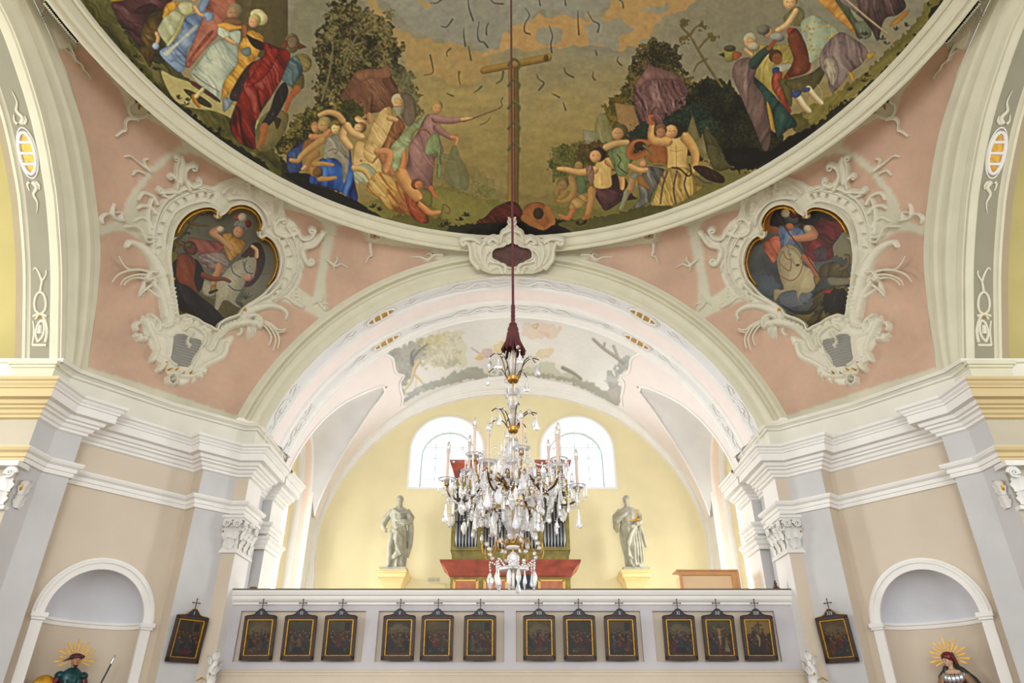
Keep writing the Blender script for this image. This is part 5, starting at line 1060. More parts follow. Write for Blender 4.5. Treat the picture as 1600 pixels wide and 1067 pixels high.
# frame roll of the medallion
fr = Relief(250, 300, 450, 530, 1.0); fr.st([v for p in MEDP + [MEDP[0]] for v in p], 6, 6, 8, tr=False)
# gilt slip inside the lobes
GSL = []
def one(fl, w0, w1, h, ex=None):
    A_ = np.array(fl).reshape(-1, 2); g = Relief(int(A_[:, 0].min()) - 6, int(A_[:, 1].min()) - 6, A_[:, 0].max() + 6, A_[:, 1].max() + 6, .7)
    g.st(fl, w0, w1, h)
    for x, y, r_ in (ex or []): g.st([x, y, x + .5, y], r_ * 1.6, r_ * 1.6, h + 1)
    return g
for fl, ex in (([343, 334, 339, 336, 336, 333, 334, 326, 325, 323, 313, 324, 296, 331, 280, 345, 270, 362], [(340, 335, 5)]), ([356, 328, 361, 322, 375, 317, 391, 320, 402, 330, 407, 344, 406, 354, 405, 358], [(358, 326, 4.5), (406, 357, 4)]), ([409, 370, 412, 370, 422, 376, 430, 390, 434, 408, 433, 422, 428, 436, 420, 448], [(409, 371, 6)]), ([262, 437, 265, 437], [(264, 437, 5)]), ([379, 487, 382, 487], [(381, 487, 5)]), ([284, 493, 300, 499, 312, 506, 334, 517], [])): fl = [(350 + (v - 350) * .972 if i % 2 == 0 else 412 + (v - 412) * .972) for i, v in enumerate(fl)] if len(fl) > 14 else fl; GSL.append(one(fl, 4.6, 4.0, 8, ex))
SHD = [265 + 0, 0]
shp = [(160 + x * .2155, 400 + y * .2155) for x, y in ((500, 590), (540, 565), (600, 575), (630, 600), (690, 605), (715, 640), (690, 690), (650, 750), (620, 815), (560, 815), (500, 800), (470, 750), (490, 690), (485, 640))]
sh = Relief(255, 515, 320, 582, .8); sh.pl([v for p in shp for v in p], 4.2, 2); sh.H = np.where(sh.H > 1, sh.H + .9 * np.sin((sh.Y * 1.0 - sh.X * .28) * 2 * PI / 4.6) , sh.H)
STRIPE = mat('shield_grey', (150, 147, 138), .8, var=.05)
DARKP = mat('shadow_grey_paint', (96, 92, 80), .8)
# gilt studs
def studs(r_, P_, s_=2.6):
    for x, y in P_: r_.st([x, y, x + .4, y], s_, s_, 9)
STD = [one([x, y, x + .4, y], 2.6, 2.6, 9) for x, y in [(160 + x * .2155, 400 + y * .2155) for x, y in ((432, 785), (470, 830), (523, 832), (572, 862), (630, 856))] + [(393, 282), (420, 297), (230, 428)]]
SPRAY = [  # free curling leaves: pixel path, widths, rise off the wall (m)
 ([245, 437, 228, 424, 205, 422, 185, 428, 173, 441], 4.5, 1.6, .22), ([245, 440, 228, 430, 208, 430, 192, 437, 186, 446], 4.5, 1.5, .2), ([243, 442, 228, 436, 208, 434, 196, 440, 192, 446], 4, 1.5, .14), ([232, 425, 215, 421, 200, 421, 190, 412, 184, 400], 4.5, 1.6, .2), ([244, 440, 232, 448, 222, 456, 217, 463], 5, 2, .06),
 ([408, 505, 418, 515, 424, 528, 420, 540], 4.5, 1.6, .14), ([408, 503, 422, 512, 431, 530, 427, 548], 4.5, 1.6, .2), ([410, 502, 426, 511, 436, 528, 434, 545], 4.5, 1.6, .24), ([410, 501, 424, 507, 436, 516, 447, 514], 4.5, 1.8, .2), ([412, 502, 425, 510, 433, 520, 446, 517], 3.5, 1.6, .16)]
def spray_mb(path, w0, w1, rise, B):
    q = catmull(list(zip(path[::2], path[1::2])), 5); pts = []; ups = []; rr = []
    for i, (x, y) in enumerate(q):
        k = i / (len(q) - 1); p, n = hit(B, x, y)
        if p is None: continue
        n = facing(p, n); v = (Vector((0, 0, EYE)) - p).normalized(); pts.append(p + n * .03 + v * (rise * math.sin(k * PI * .62))); ups.append(n); rr.append((w0 + (w1 - w0) * k) * PXM * .55)
    m = MB(); m.tube(pts, rr, 8, up=ups, ry=.55); return m
def medallion_colors(cv): return None
LBL = {'left': ('stucco cartouche framing a rider sharing his cloak with a beggar, left pendentive', False), 'right': ('stucco cartouche framing a rider spearing a dragon, right pendentive', True)}
CART = {}
lp, _ = hit(BP, 345, 430)
for sd in ('left', 'right'):
    loc = (lp.x if sd == 'left' else -lp.x, lp.y, lp.z); CART[sd] = thing('stucco_cartouche', LBL[sd][0], 'cartouche', loc)
cl = CART['left']; parts = []
parts.append(t_.build('scrollwork', BP, PXM, cl, STUCCO, exclude=inner)); parts.append(fr.build('frame_moulding', BP, PXM, cl, STUCCO, lift=.03))
parts += [g.build('gilt_slip', BP, PXM, cl, GOLD, lift=.02) for g in GSL]; parts.append(sh.build('shield_panel', BP, PXM, cl, STRIPE, lift=.01)); parts += [g.build('gilt_stud', BP, PXM, cl, GOLD, lift=.005) for g in STD]
for path, a, b, rs_ in SPRAY: parts.append(spray_mb(path, a, b, rs_, BP).build('curling_leaf', STUCCO, cl))
for p in parts: mirror_obj(p, p.name.split('.')[0], CART['right'])
# painted canvases of the two cartouches
def med_canvas(fn):
    c = Canvas(252, 305, 446, 526, .7); fn(c); c.crisp(1.1, 8); c.blur(1); return c
def paint_left(c):
    X, Y = c.X, c.Y; n = fbm(X, Y, 40, 3, 4)[..., None]; c.img[:] = np.array([92, 92, 76.]) / 255 * (.8 + .45 * n); c.at(250, 310, .1967)
    c.f((120, 116, 96), [720, 640, 900, 600, 940, 760, 760, 900, 640, 860, 660, 760], edge=.2, alpha=.7)
    c.foliage([(30, 26, 8), (52, 44, 12), (84, 70, 20), (104, 88, 28)], [60, 300, 80, 200, 200, 60, 340, 40, 440, 60, 380, 110, 280, 130, 250, 200, 200, 300, 150, 400, 60, 420], 5, 5); c.line((112, 96, 34), [150, 300, 220, 200, 330, 90], 8, 6, dark=(50, 40, 12)); c.line((96, 84, 30), [230, 190, 300, 210, 380, 215], 6, 3, dark=(44, 36, 12)); c.line((96, 84, 30), [290, 210, 310, 280], 3, 1.5); c.f((116, 108, 34), [70, 430, 130, 420, 140, 470, 90, 530, 70, 490], dark=(70, 60, 16))
    c.f((96, 84, 30), [40, 800, 240, 700, 360, 780, 560, 820, 660, 840, 620, 960, 540, 1000, 400, 1060, 200, 960, 80, 960], fold=14, amp=.3, edge=.1, dark=(50, 42, 14))
    c.f((150, 84, 70), [215, 330, 270, 310, 340, 330, 490, 350, 490, 420, 400, 440, 320, 440, 300, 470, 290, 400], fold=9, ang=25, amp=.5, dark=(88, 36, 32))
    c.f((140, 124, 116), [300, 450, 420, 430, 500, 430, 550, 480, 540, 560, 500, 600, 440, 580, 380, 580, 330, 520], fold=7, ang=30, amp=.6, dark=(74, 58, 62)); c.f((74, 24, 22), [640, 460, 700, 390, 740, 350, 800, 360, 835, 460, 820, 560, 780, 640, 720, 700, 660, 700, 650, 660, 720, 600, 700, 480], fold=9, ang=75, amp=.5, dark=(28, 8, 10)); c.limb([730, 380, 765, 410, 765, 460], 5, 7)
    c.f((170, 164, 138), [560, 530, 620, 490, 700, 470, 760, 470, 765, 540, 740, 640, 690, 640, 670, 690, 630, 760, 600, 820, 640, 860, 660, 880, 600, 860, 540, 820, 500, 820, 460, 890, 430, 870, 440, 780, 440, 680, 500, 600], fold=24, amp=.12, dark=(100, 94, 76)); c.f((160, 154, 130), [330, 740, 350, 650, 420, 680, 440, 760, 380, 780], dark=(90, 84, 66)); c.dot((190, 140, 116), [700, 630], 7, 6)
    for _ in range(40): c.dot((120, 114, 96), [470 + rnd.random() * 230, 530 + rnd.random() * 260], 1, 1)
    for s_ in ([660, 500, 680, 580, 740, 600], [690, 480, 670, 540, 690, 590], [560, 520, 580, 590, 640, 630], [540, 690, 590, 730, 640, 730]): c.line((74, 90, 116), s_, 2.2, 2.2)
    c.dot((40, 30, 24), [712, 540], 1.2); c.line((150, 144, 120), [690, 480, 705, 462], 3, 2)
    c.f((180, 138, 44), [490, 290, 560, 270, 600, 310, 680, 340, 670, 400, 620, 450, 560, 500, 520, 440, 500, 370], fold=8, ang=60, amp=.5, dark=(96, 62, 18)); c.limb([470, 240, 410, 270, 480, 320, 560, 400], 11, 7, col=(186, 140, 100)); c.dot((190, 184, 160), [480, 245], 6, 5); c.limb([470, 540, 460, 580, 430, 640, 420, 720], 12, 8, col=(180, 128, 88)); c.f((150, 120, 40), [400, 700, 440, 690, 440, 740, 400, 760], dark=(90, 66, 20)); c.line((40, 26, 18), [395, 750, 450, 730], 5, 4)
    c.f((130, 136, 130), [585, 215, 600, 175, 640, 165, 680, 190, 700, 250, 680, 270, 650, 230], fold=6, dark=(70, 76, 80)); c.dot((150, 70, 60), [610, 150], 5); c.dot((186, 176, 150), [655, 148], 7); c.dot((120, 30, 24), [700, 200], 5, 6); c.dot((190, 140, 104), [622, 265], 8, 9, dark=(110, 66, 44)); c.line((90, 50, 34), [606, 262, 616, 262], 1); c.line((90, 50, 34), [626, 266, 636, 266], 1)
    # beggar
    c.f((30, 20, 20), [80, 600, 90, 520, 140, 480, 240, 500, 280, 480, 330, 540, 350, 620, 330, 720, 300, 760, 400, 840, 520, 980, 430, 1060, 300, 1000, 200, 930, 130, 860, 70, 740], fold=16, ang=55, amp=.4, dark=(12, 6, 8)); c.f((130, 62, 26), [130, 480, 180, 430, 270, 480, 280, 560, 270, 650, 300, 760, 220, 700, 130, 650], fold=14, amp=.3, dark=(60, 24, 10)); c.limb([340, 610, 420, 640, 500, 640, 550, 660], 9, 5, col=(126, 64, 30), dark=(70, 30, 12)); c.head(245, 400, 10, hair=(70, 52, 24), col=(104, 56, 26), ha=-140, dark=(50, 24, 10)); c.dot((96, 82, 40), [225, 375], 6, 4)
    for a in (-150, -120, -90, -60, -30): c.line((60, 66, 30), [680, 800, 680 + 55 * math.cos(math.radians(a)), 800 + 55 * math.sin(math.radians(a))], 2.6, 1)
class Flip:
    """paints in the right hand picture's coordinates onto the mirrored canvas"""
    pass
def paint_right(c):
    X, Y = c.X, c.Y; n = fbm(X, Y, 30, 13, 4)[..., None]; c.img[:] = np.array([74, 78, 76.]) / 255 * (.45 + 1.1 * n)
    c.T = (0, 0, 1)
    def T(fl): 
        a = np.array(fl, float).reshape(-1, 2); return np.stack([1600 - (1150 + a[:, 0] * .2062), 310 + a[:, 1] * .2062], 1).ravel().tolist()
    f = lambda col, fl, **k: c.f(col, T(fl), **k); li = lambda col, fl, *a, **k: c.line(col, T(fl), *a, **k); dt = lambda col, fl, *a, **k: c.dot(col, T(fl), *a, **k); lb = lambda fl, a, b, **k: c.limb(T(fl), a, b, **k)
    f((24, 24, 20), [200, 200, 260, 40, 400, 20, 460, 90, 560, 100, 700, 60, 860, 150, 900, 260, 700, 240, 480, 200, 300, 220], rag=3, edge=.1, dark=(16, 14, 10)); f((128, 124, 96), [740, 330, 860, 250, 920, 340, 900, 560, 860, 480, 740, 420], edge=.3, rag=3, dark=(96, 92, 70)); f((100, 108, 116), [330, 720, 560, 700, 560, 780, 420, 830, 330, 800], edge=.2, rag=2); f((74, 84, 94), [60, 560, 280, 600, 330, 720, 200, 740, 120, 680], rag=4, edge=.2)
    f((96, 84, 26), [380, 900, 560, 840, 600, 720, 660, 690, 760, 660, 880, 680, 900, 760, 870, 900, 760, 900, 640, 960, 560, 1020, 480, 980], rag=3, fold=13, amp=.6, ang=40, dark=(24, 18, 8)); f((40, 32, 12), [700, 700, 800, 680, 860, 740, 820, 860, 700, 880, 650, 800], rag=3, fold=10, amp=.5, dark=(12, 8, 4)); f((112, 98, 30), [400, 900, 500, 870, 600, 860, 520, 960, 440, 950], dark=(60, 50, 16)); f((26, 26, 18), [340, 800, 440, 850, 560, 850, 620, 810, 560, 880, 430, 870], dark=(12, 12, 8))
    f((92, 80, 44), [640, 520, 740, 480, 830, 520, 860, 590, 760, 600, 650, 600], fold=7, dark=(44, 38, 18)); li((110, 96, 60), [800, 540, 850, 510, 860, 440, 830, 430], 6, 4); f((128, 122, 96), [700, 600, 800, 600, 880, 610, 870, 650, 720, 660], dark=(80, 74, 52)); f((150, 40, 30), [660, 700, 720, 690, 720, 720, 670, 720], dark=(84, 16, 12))
    f((120, 24, 18), [480, 200, 600, 200, 640, 140, 720, 170, 840, 170, 790, 290, 740, 360, 740, 450, 640, 480, 560, 460, 500, 350], fold=14, ang=150, amp=.6, dark=(34, 6, 6)); f((84, 62, 70), [590, 400, 660, 360, 700, 400, 690, 460, 620, 470], fold=7, amp=.4, dark=(36, 24, 30))
    f((190, 104, 70), [205, 380, 230, 320, 320, 280, 340, 380, 290, 490, 240, 430], fold=9, ang=120, amp=.5, dark=(110, 46, 30)); f((104, 126, 160), [320, 220, 400, 210, 500, 230, 520, 300, 470, 330, 420, 370, 350, 360, 330, 300], fold=9, amp=.5, dark=(50, 64, 96)); lb([560, 240, 590, 280, 500, 300, 430, 300], 16, 8, col=(190, 132, 92)); dt((180, 172, 140), [540, 230], 6); lb([300, 240, 240, 220, 240, 150, 280, 80], 11, 7, col=(140, 84, 50)); dt((70, 74, 74), [420, 160], 11, 8); dt((184, 172, 136), [375, 110], 7); dt((104, 30, 20), [440, 120], 7, 6); dt((170, 104, 70), [405, 215], 7, 6, dark=(90, 44, 28))
    f((176, 164, 128), [340, 380, 400, 345, 470, 380, 510, 450, 510, 500, 600, 560, 600, 680, 540, 720, 500, 720, 480, 760, 500, 800, 530, 830, 490, 800, 460, 740, 450, 700, 350, 720, 310, 770, 290, 780, 290, 690, 360, 690, 340, 620, 320, 540, 310, 460], fold=26, amp=.15, dark=(104, 92, 62))
    for s_ in ([360, 400, 380, 450, 430, 470, 470, 450], [320, 480, 360, 520, 410, 550, 420, 480], [340, 590, 420, 625, 480, 580, 510, 500]): li((150, 104, 30), s_, 2.4, 2.4)
    li((128, 116, 84), [352, 400, 330, 470, 340, 560], 3, 2); f((176, 164, 128), [400, 380, 450, 390, 490, 450, 490, 500, 460, 520, 430, 480, 400, 440], dark=(104, 92, 62)); dt((70, 56, 44), [470, 505], 3, 2); li((120, 108, 76), [395, 372, 385, 350], 3, 1)
    dt((30, 22, 16), [415, 425], 1.3); lb([520, 450, 570, 500, 620, 600], 11, 7, col=(170, 96, 60)); f((140, 110, 30), [590, 590, 640, 600, 620, 650, 600, 650], dark=(80, 60, 16)); li((64, 44, 30), [280, 70, 400, 260, 540, 440, 670, 640], 2.4, 2, sm=False)
PM = vcol_mat('oil_painting', .55, .08)
for sd, fn in (('left', paint_left), ('right', paint_right)):
    c = med_canvas(fn); step = 1.0; xs = np.arange(256, 443, step); ys = np.arange(309, 523, step); XX, YY = np.meshgrid(xs, ys)
    ins = inside(XX, YY, MEDP) | (edgedist(XX, YY, MEDP) < 2.0)
    V = np.zeros(XX.shape + (3,))
    for j, i in zip(*np.nonzero(ins)):
        p, n = hit(BP, XX[j, i], YY[j, i])
        if p is None: ins[j, i] = False; continue
        V[j, i] = p + facing(p, n) * .025
    keep = ins[:-1, :-1] & ins[1:, :-1] & ins[:-1, 1:] & ins[1:, 1:]
    lum_ = c.img.mean(-1, keepdims=True); c.img = lum_ + (c.img - lum_) * .88
    grid_mesh('painted_medallion', V, keep, c.sample(XX, YY), PM, parent=CART[sd], mirror=(sd == 'right'), gain=(1.15, 1.1, .98), gam=1.1)
print('cartouches done')
# ------------------------------------------------------------------ small stucco sprigs on the pink fields
def sprig_thing(side, fls, where, stud=None, name='stucco_sprig', cat='stucco ornament'):
    A_ = np.array([v for f_ in fls for v in f_[0]], float).reshape(-1, 2); cx, cy = A_.mean(0); p, n = hit(BP, cx, cy)
    if p is None: return
    r = Relief(int(A_[:, 0].min()) - 8, int(A_[:, 1].min()) - 8, A_[:, 0].max() + 8, A_[:, 1].max() + 8, .8)
    for f_, w0, w1, h in fls: r.st(f_, w0, w1, h)
    for sd, lab in (('left', 'left'), ('right', 'right')):
        t = thing(name, where.replace('<s>', lab), cat, (p.x if sd == 'left' else -p.x, p.y, p.z))
        if sd == 'left': tl_ = t; src = r.build('scroll', BP, PXM, t, STUCCO, lift=.012)
        else: mirror_obj(src, 'scroll', t)
    if stud:
        g = one([stud[0], stud[1], stud[0] + .4, stud[1]], 4, 4, 6); q = g.build('gilt_stud', BP, PXM, tl_, GOLD, lift=.02); mirror_obj(q, 'gilt_stud', t)
def A3_(fl, ox=0, oy=0, k=.3373): return [v * k + (ox if i % 2 == 0 else oy) for i, v in enumerate(fl)]
sprig_thing('l', [(A3_([320, 200, 335, 250, 345, 275, 375, 295, 385, 320, 405, 340, 418, 362]), 7, 2, 4), (A3_([345, 275, 330, 255, 300, 230]), 5, 2, 4)], 'wavy stucco tendril in the topmost tip of the <s> pink field')
sprig_thing('l', [(A3_([640, 548, 600, 545, 580, 565, 580, 600, 560, 610, 535, 630]), 5, 2, 4)], 'small hooked stucco tendril below the quatrefoil on the <s> of the ring')
sprig_thing('l', [(A3_([690, 790, 650, 760, 630, 745, 600, 722, 575, 725]), 6, 2, 4), (A3_([660, 800, 630, 790, 610, 812]), 5, 1.5, 4), (A3_([690, 785, 670, 765, 665, 740, 685, 735]), 5, 2, 4)], 'forked stucco sprig on the curved strap band, <s> field')
sprig_thing('l', [(A3_([560, 1020, 520, 1010, 515, 975, 525, 945]), 6, 2, 4), (A3_([520, 1010, 490, 990, 462, 1010, 470, 1035]), 5, 2, 4), (A3_([550, 1015, 550, 985, 530, 985]), 5, 3, 4)], 'stucco sprig on the horizontal strap beside the chapel arch, <s> field')
sprig_thing('l', [(A3_([625, 460, 600, 480, 600, 520, 625, 540, 660, 535, 690, 520, 700, 495, 670, 480, 650, 460, 625, 460]), 5, 5, 4)], 'quatrefoil stucco rosette with gilt stud high on the <s> rim band', (218.5, 164))
sprig_thing('l', [(A3_([60, 130, 62, 170, 68, 190, 50, 200, 38, 230], 560, 340, .3125), 5, 2, 4)], 'thin hooked tendril near the <s> shoulder of the loft arch')
sprig_thing('l', [(A3_([420, 190, 380, 190, 350, 215, 310, 200, 265, 200], 560, 340, .3125), 7, 2, 4), (A3_([370, 200, 360, 180, 340, 190], 560, 340, .3125), 4, 2, 4)], 'leafy stucco tendril reaching out <s> of the crown cartouche')
sprig_thing('l', [(A3_([55, 70, 80, 62, 110, 75, 112, 95, 85, 105, 58, 95, 55, 70], 560, 340, .3125), 4, 4, 3.5)], 'oval stucco rosette with gilt stud, lower <s> rim band', (585.6, 365.6))
sprig_thing('l', [(A3_([440, 90, 480, 120, 510, 110, 545, 130], 380, 380, .3), 6, 2, 4), (A3_([470, 115, 490, 90, 490, 70], 380, 380, .3), 5, 1.5, 4), (A3_([470, 115, 475, 150], 380, 380, .3), 4, 1.5, 4)], 'pointed stucco sprig on the upper strap band facing the crown, <s> field')
sprig_thing('l', [(A3_([430, 350, 400, 320, 415, 290, 415, 270], 380, 380, .3), 6, 1.5, 4), (A3_([410, 320, 440, 320, 455, 335], 380, 380, .3), 4, 1.5, 4), (A3_([405, 325, 385, 310, 365, 325], 380, 380, .3), 4, 1.5, 4)], 'pointed stucco sprig at the foot of the strap band above the loft arch, <s> field')
def shell_fan():
    r = Relief(58, 0, 132, 88, 1.0); r.pl([60, -10, 120, -10, 150, 30, 132, 62, 116, 72, 92, 76, 78, 40], 1.2, 3)
    for k in range(22):
        t = k / 21; x = 72 + t * 50; y = -2 + t * 60
        r.st([x + 6, y, x - 2, y + 10, x - 6 - 6 * (1 - t), y + 26 - 4 * t], 5.5, 1.6, 3.5)
        r.st([x + 8, y + 1, x + 12, y - 2], 5, 2, 6)
    return r
r = shell_fan(); BPc = BP
tl_ = thing('stucco_shell', 'feathery stucco shell fan between dome ring and chapel arch, upper left', 'stucco ornament', (-6.9, 7.2, 11.4)); q = r.build('fan', bvh(PEND), PXM, tl_, STUCCO, lift=.0)
t2_ = thing('stucco_shell', 'feathery stucco shell fan between dome ring and chapel arch, upper right', 'stucco ornament', (6.9, 7.2, 11.4)); mirror_obj(q, 'fan', t2_)

# ------------------------------------------------------------------ cartouche at the crown of the loft arch
cm = MB(); cm.grid([[(x, y, z) for x in (-2.5, 2.5)] for y, z in ((12.3, 11.79), (12.9, 11.47), (13.28, 10.98), (13.36, 10.88))], 0, False); BC_ = bvh(cm)
def crown():
    r = Relief(690, 330, 800, 440, .8); r.at(660, 330, .175)
    r.pl([800, 100, 740, 150, 700, 210, 620, 210, 540, 250, 420, 240, 350, 230, 420, 300, 430, 400, 480, 480, 540, 530, 640, 560, 740, 560, 800, 600, 900, 500, 860, 200], 4, 8, noise=2)
    r.pl([790, 220, 740, 290, 660, 330, 620, 380, 640, 440, 720, 470, 760, 500, 800, 500, 830, 500, 830, 220], 1, 2)
    r.st([800, 245, 760, 270, 730, 310, 650, 330, 620, 370, 625, 420, 680, 450, 740, 490, 800, 505], 5, 5, 9)
    r.st([800, 110, 790, 80, 770, 60], 5, 2, 8); r.st([800, 120, 770, 90, 765, 100], 5, 2, 8)
    for k in range(7): r.leaf(*r.pts([800 - 18 * k, 110 + 14 * k + (k > 3) * 10])[0], -110 - 12 * k, 8, 5.5, 7)
    r.st([700, 250, 720, 180, 790, 150], 6, 6, 8); r.curl([690, 280, 640, 230, 600, 250], 8, 4, 8, 5, -1); r.st([640, 330, 590, 360, 560, 420, 570, 480], 8, 5, 8); r.st([600, 260, 540, 300, 520, 380, 550, 470, 600, 520], 8, 5, 8)
    r.curl([520, 270, 450, 230, 370, 240], 8, 5, 7, 6, -1); r.st([400, 260, 430, 340, 440, 430, 500, 500], 5, 8, 7); r.st([480, 260, 470, 340, 490, 420, 520, 470], 5, 5, 6)
    r.curl([740, 540, 740, 480, 680, 460, 620, 450], 8, 4, 9, 5, 1); r.st([720, 560, 690, 500, 650, 500, 610, 520], 6, 5, 8); r.st([800, 600, 770, 560, 740, 570], 9, 5, 8); r.leaf(*r.pts([560, 500])[0], 150, 10, 5, 6)
    for k in range(4): r.st([620 - 10 * k, 420 + 12 * k, 570 + 5 * k, 460 + 16 * k], 4, 2, 8)
    return r
cr0 = crown(); ct = thing('stucco_cartouche', 'stucco cartouche with a dark red centre over the crown of the loft arch', 'cartouche', (0, 13.0, 11.2))
op = [tuple(p) for p in catmull([(660 + x * .175, 330 + y * .175) for x, y in ((800, 250), (770, 275), (740, 310), (650, 335), (625, 380), (640, 440), (720, 470), (760, 500), (800, 500))], 4)]
inn_ = inside(cr0.X, cr0.Y, op + [(801, 417), (801, 373)]) & (cr0.H < 8)
cr0.H[inn_] = 0
q = cr0.build('scrollwork_half', BC_, PXM * .9, ct, STUCCO); q2 = mirror_obj(q, 'scrollwork_half', ct)
rr = Relief(760, 370, 801, 420, .8); rr.pl([v for p in op + [(801, 417), (801, 373)] for v in p], 1.5, 1, sm=False)
DKR = mat('dark_red_marbling', (88, 56, 50), .6, var=.45, vscale=7); q = rr.build('marbled_field', BC_, PXM, ct, DKR, lift=.01); mirror_obj(q, 'marbled_field', ct)
# feathery fringe beside it on both sides
for sx, s_ in ((-1, 'left'), (1, 'right')):
    pass

# ------------------------------------------------------------------ ornaments in the sunk panels of the arch soffit
def soff(a, y, h, r=5.47): return Vector((math.sin(a) * (r - h), y, AC + math.cos(a) * (r - h)))
def soff_tube(mb, pts, w0, w1, a0, yc, h=.02, r=5.47, mi=0):
    q = catmull(pts, 5) if len(pts) > 2 else [np.array(p, float) for p in pts]; P_ = []; U = []; R_ = []
    for i, (s_, t) in enumerate(q):
        k = i / max(1, len(q) - 1); a = a0 + s_ / r; P_.append(soff(a, yc + t, h * .5, r)); U.append(Vector((-math.sin(a), 0, -math.cos(a)))); R_.append((w0 + (w1 - w0) * k) / 2)
    mb.tube(P_, R_, 8, mi=mi, up=U, ry=.8)
def ang_of(px, py, r=5.47):
    d = D(px, py); a = d[0] ** 2 + d[2] ** 2; b = 2 * (d[2] * (EYE - AC)); k = (EYE - AC) ** 2 - r * r; t = (-b + math.sqrt(b * b - 4 * a * k)) / 2 / a
    return math.atan2(d[0] * t, d[2] * t + EYE - AC)
OVW = mat('oval_gold_ground', (186, 140, 40), .45, metal=.4, var=.35, vscale=14)
def oval(t, place, L_=.36, W_=.145):
    """place(s,t,h)->(point, normal)"""
    def ell(k, f): return [place(L_ * f * math.cos(2 * PI * i / k), W_ * f * math.sin(2 * PI * i / k)) for i in range(k + 1)]
    m = MB(); e = ell(28, 1); m.tube([p + n * .015 for p, n in e], .03, 8, cap=False, up=[n for p, n in e], ry=.9); e = ell(28, 1.22); m.tube([p + n * .008 for p, n in e], .014, 6, cap=False, up=[n for p, n in e])
    m.build('oval_frame', STUCCOB, t)
    m = MB(); c0, n0 = place(0, 0); rows = [[c0 + n0 * .012] * 29, [p + n * .012 for p, n in ell(28, .6)], [p + n * .012 for p, n in ell(28, 1)]]; m.grid(rows, 0, True); m.build('gold_ground', OVW, t)
    for s_ in (-.52, 0, .52):
        w_ = W_ * math.sqrt(1 - s_ * s_) * .97; m = MB(); P_ = [place(L_ * s_, w_ * k) for k in (-1, -.5, 0, .5, 1)]; m.tube([p + n * .02 for p, n in P_], .028, 6, up=[n for p, n in P_], ry=.8); m.build('lattice_bar', STUCCOB, t)
for (px, py, yc, wh) in ((595, 496, 13.89, 'outer band of the loft arch'), (604, 535, 15.05, 'inner band of the loft arch')):
    a0 = ang_of(px, py)
    for sx, s_ in ((1, 'left'), (-1, 'right')):
        aa = a0 * sx; pl_ = lambda s, t, aa=aa, yc=yc: (soff(aa + s / 5.47, yc + t, 0), Vector((-math.sin(aa + s / 5.47), 0, -math.cos(aa + s / 5.47))))
        t = thing('lattice_oval', 'gilt lattice oval in a white frame, %s side, %s' % (s_, wh), 'stucco ornament', soff(aa, yc, 0)); oval(t, pl_)
def scroll_band(aa, yc, sx, name_label, kind):
    t = thing('stucco_scrollwork', name_label, 'stucco ornament', soff(aa, yc, 0)); m = MB()
    T = lambda pts, w0, w1: soff_tube(m, [(s_ * sx, t_) for s_, t_ in pts], w0, w1, aa, yc, .03)
    if kind == 'foot':
        T([(-.6, 0), (-.45, .09), (-.3, .02), (-.2, -.1), (0, -.12), (.18, -.05), (.2, .06), (.08, .1), (-.02, .04)], .05, .05); T([(.2, 0), (.3, .1), (.42, .1), (.45, .02), (.36, -.02)], .045, .03); T([(-.2, .1), (-.05, .14), (.1, .13)], .05, .03); T([(.45, .0), (.6, -.06), (.75, .02), (.85, 0)], .045, .02)
        T([(-.62, -.12), (-.5, -.14), (-.42, -.08)], .05, .03); T([(-.7, .1), (-.6, .02), (-.66, -.1)], .05, .04); T([(-.32, .13), (-.38, .1), (-.45, .14)], .04, .03); T([(.02, -.02), (-.06, .0)], .06, .05)
    elif kind == 'crown':
        T([(0, 0), (.25, .1), (.42, .02), (.5, -.08), (.68, -.1), (.85, -.02), (.8, .07), (.68, .05)], .06, .035); T([(.05, -.1), (.2, -.06), (.32, -.12)], .07, .03); T([(.85, .0), (1.02, .1), (1.2, .06), (1.3, -.04)], .05, .03); T([(1.3, -.04), (1.5, .08), (1.75, .02), (1.95, .06)], .045, .015); T([(.3, .1), (.42, .14), (.5, .1)], .06, .03); T([(1.05, -.08), (1.2, -.1), (1.3, -.06)], .05, .03)
    else:
        T([(0, 0), (.14, .06), (.3, -.02), (.45, .05), (.62, 0)], .04, .012); T([(.1, -.05), (.2, -.08), (.3, -.04)], .035, .015)
    m.build('scroll', STUCCOB, t)
for sx, s_ in ((1, 'left'), (-1, 'right')):
    for (px, py, yc, nm) in ((427, 628, 13.89, 'outer'), (455, 660, 15.05, 'inner')):
        aa = ang_of(px, py) * sx; scroll_band(aa, yc, -sx, 'white leaf scroll at the %s foot of the arch, %s band' % (s_, nm), 'foot')
    for yc, nm in ((13.89, 'outer'), (15.05, 'inner')):
        scroll_band(-.02 * sx, yc, -sx, 'white garland scroll running %s from the crown of the arch, %s band' % (s_, nm), 'crown')
        for dpx, up in ((552, 'below'), (640, 'above')):
            a0 = ang_of(dpx, 520 if dpx == 552 else 475); a0 = ang_of(595, 496) + (.12 if up == 'above' else -.12); scroll_band(a0 * sx, yc, sx * (1 if up == 'above' else -1), 'faint tendril %s the gilt oval, %s side, %s band' % (up, s_, nm), 'small')
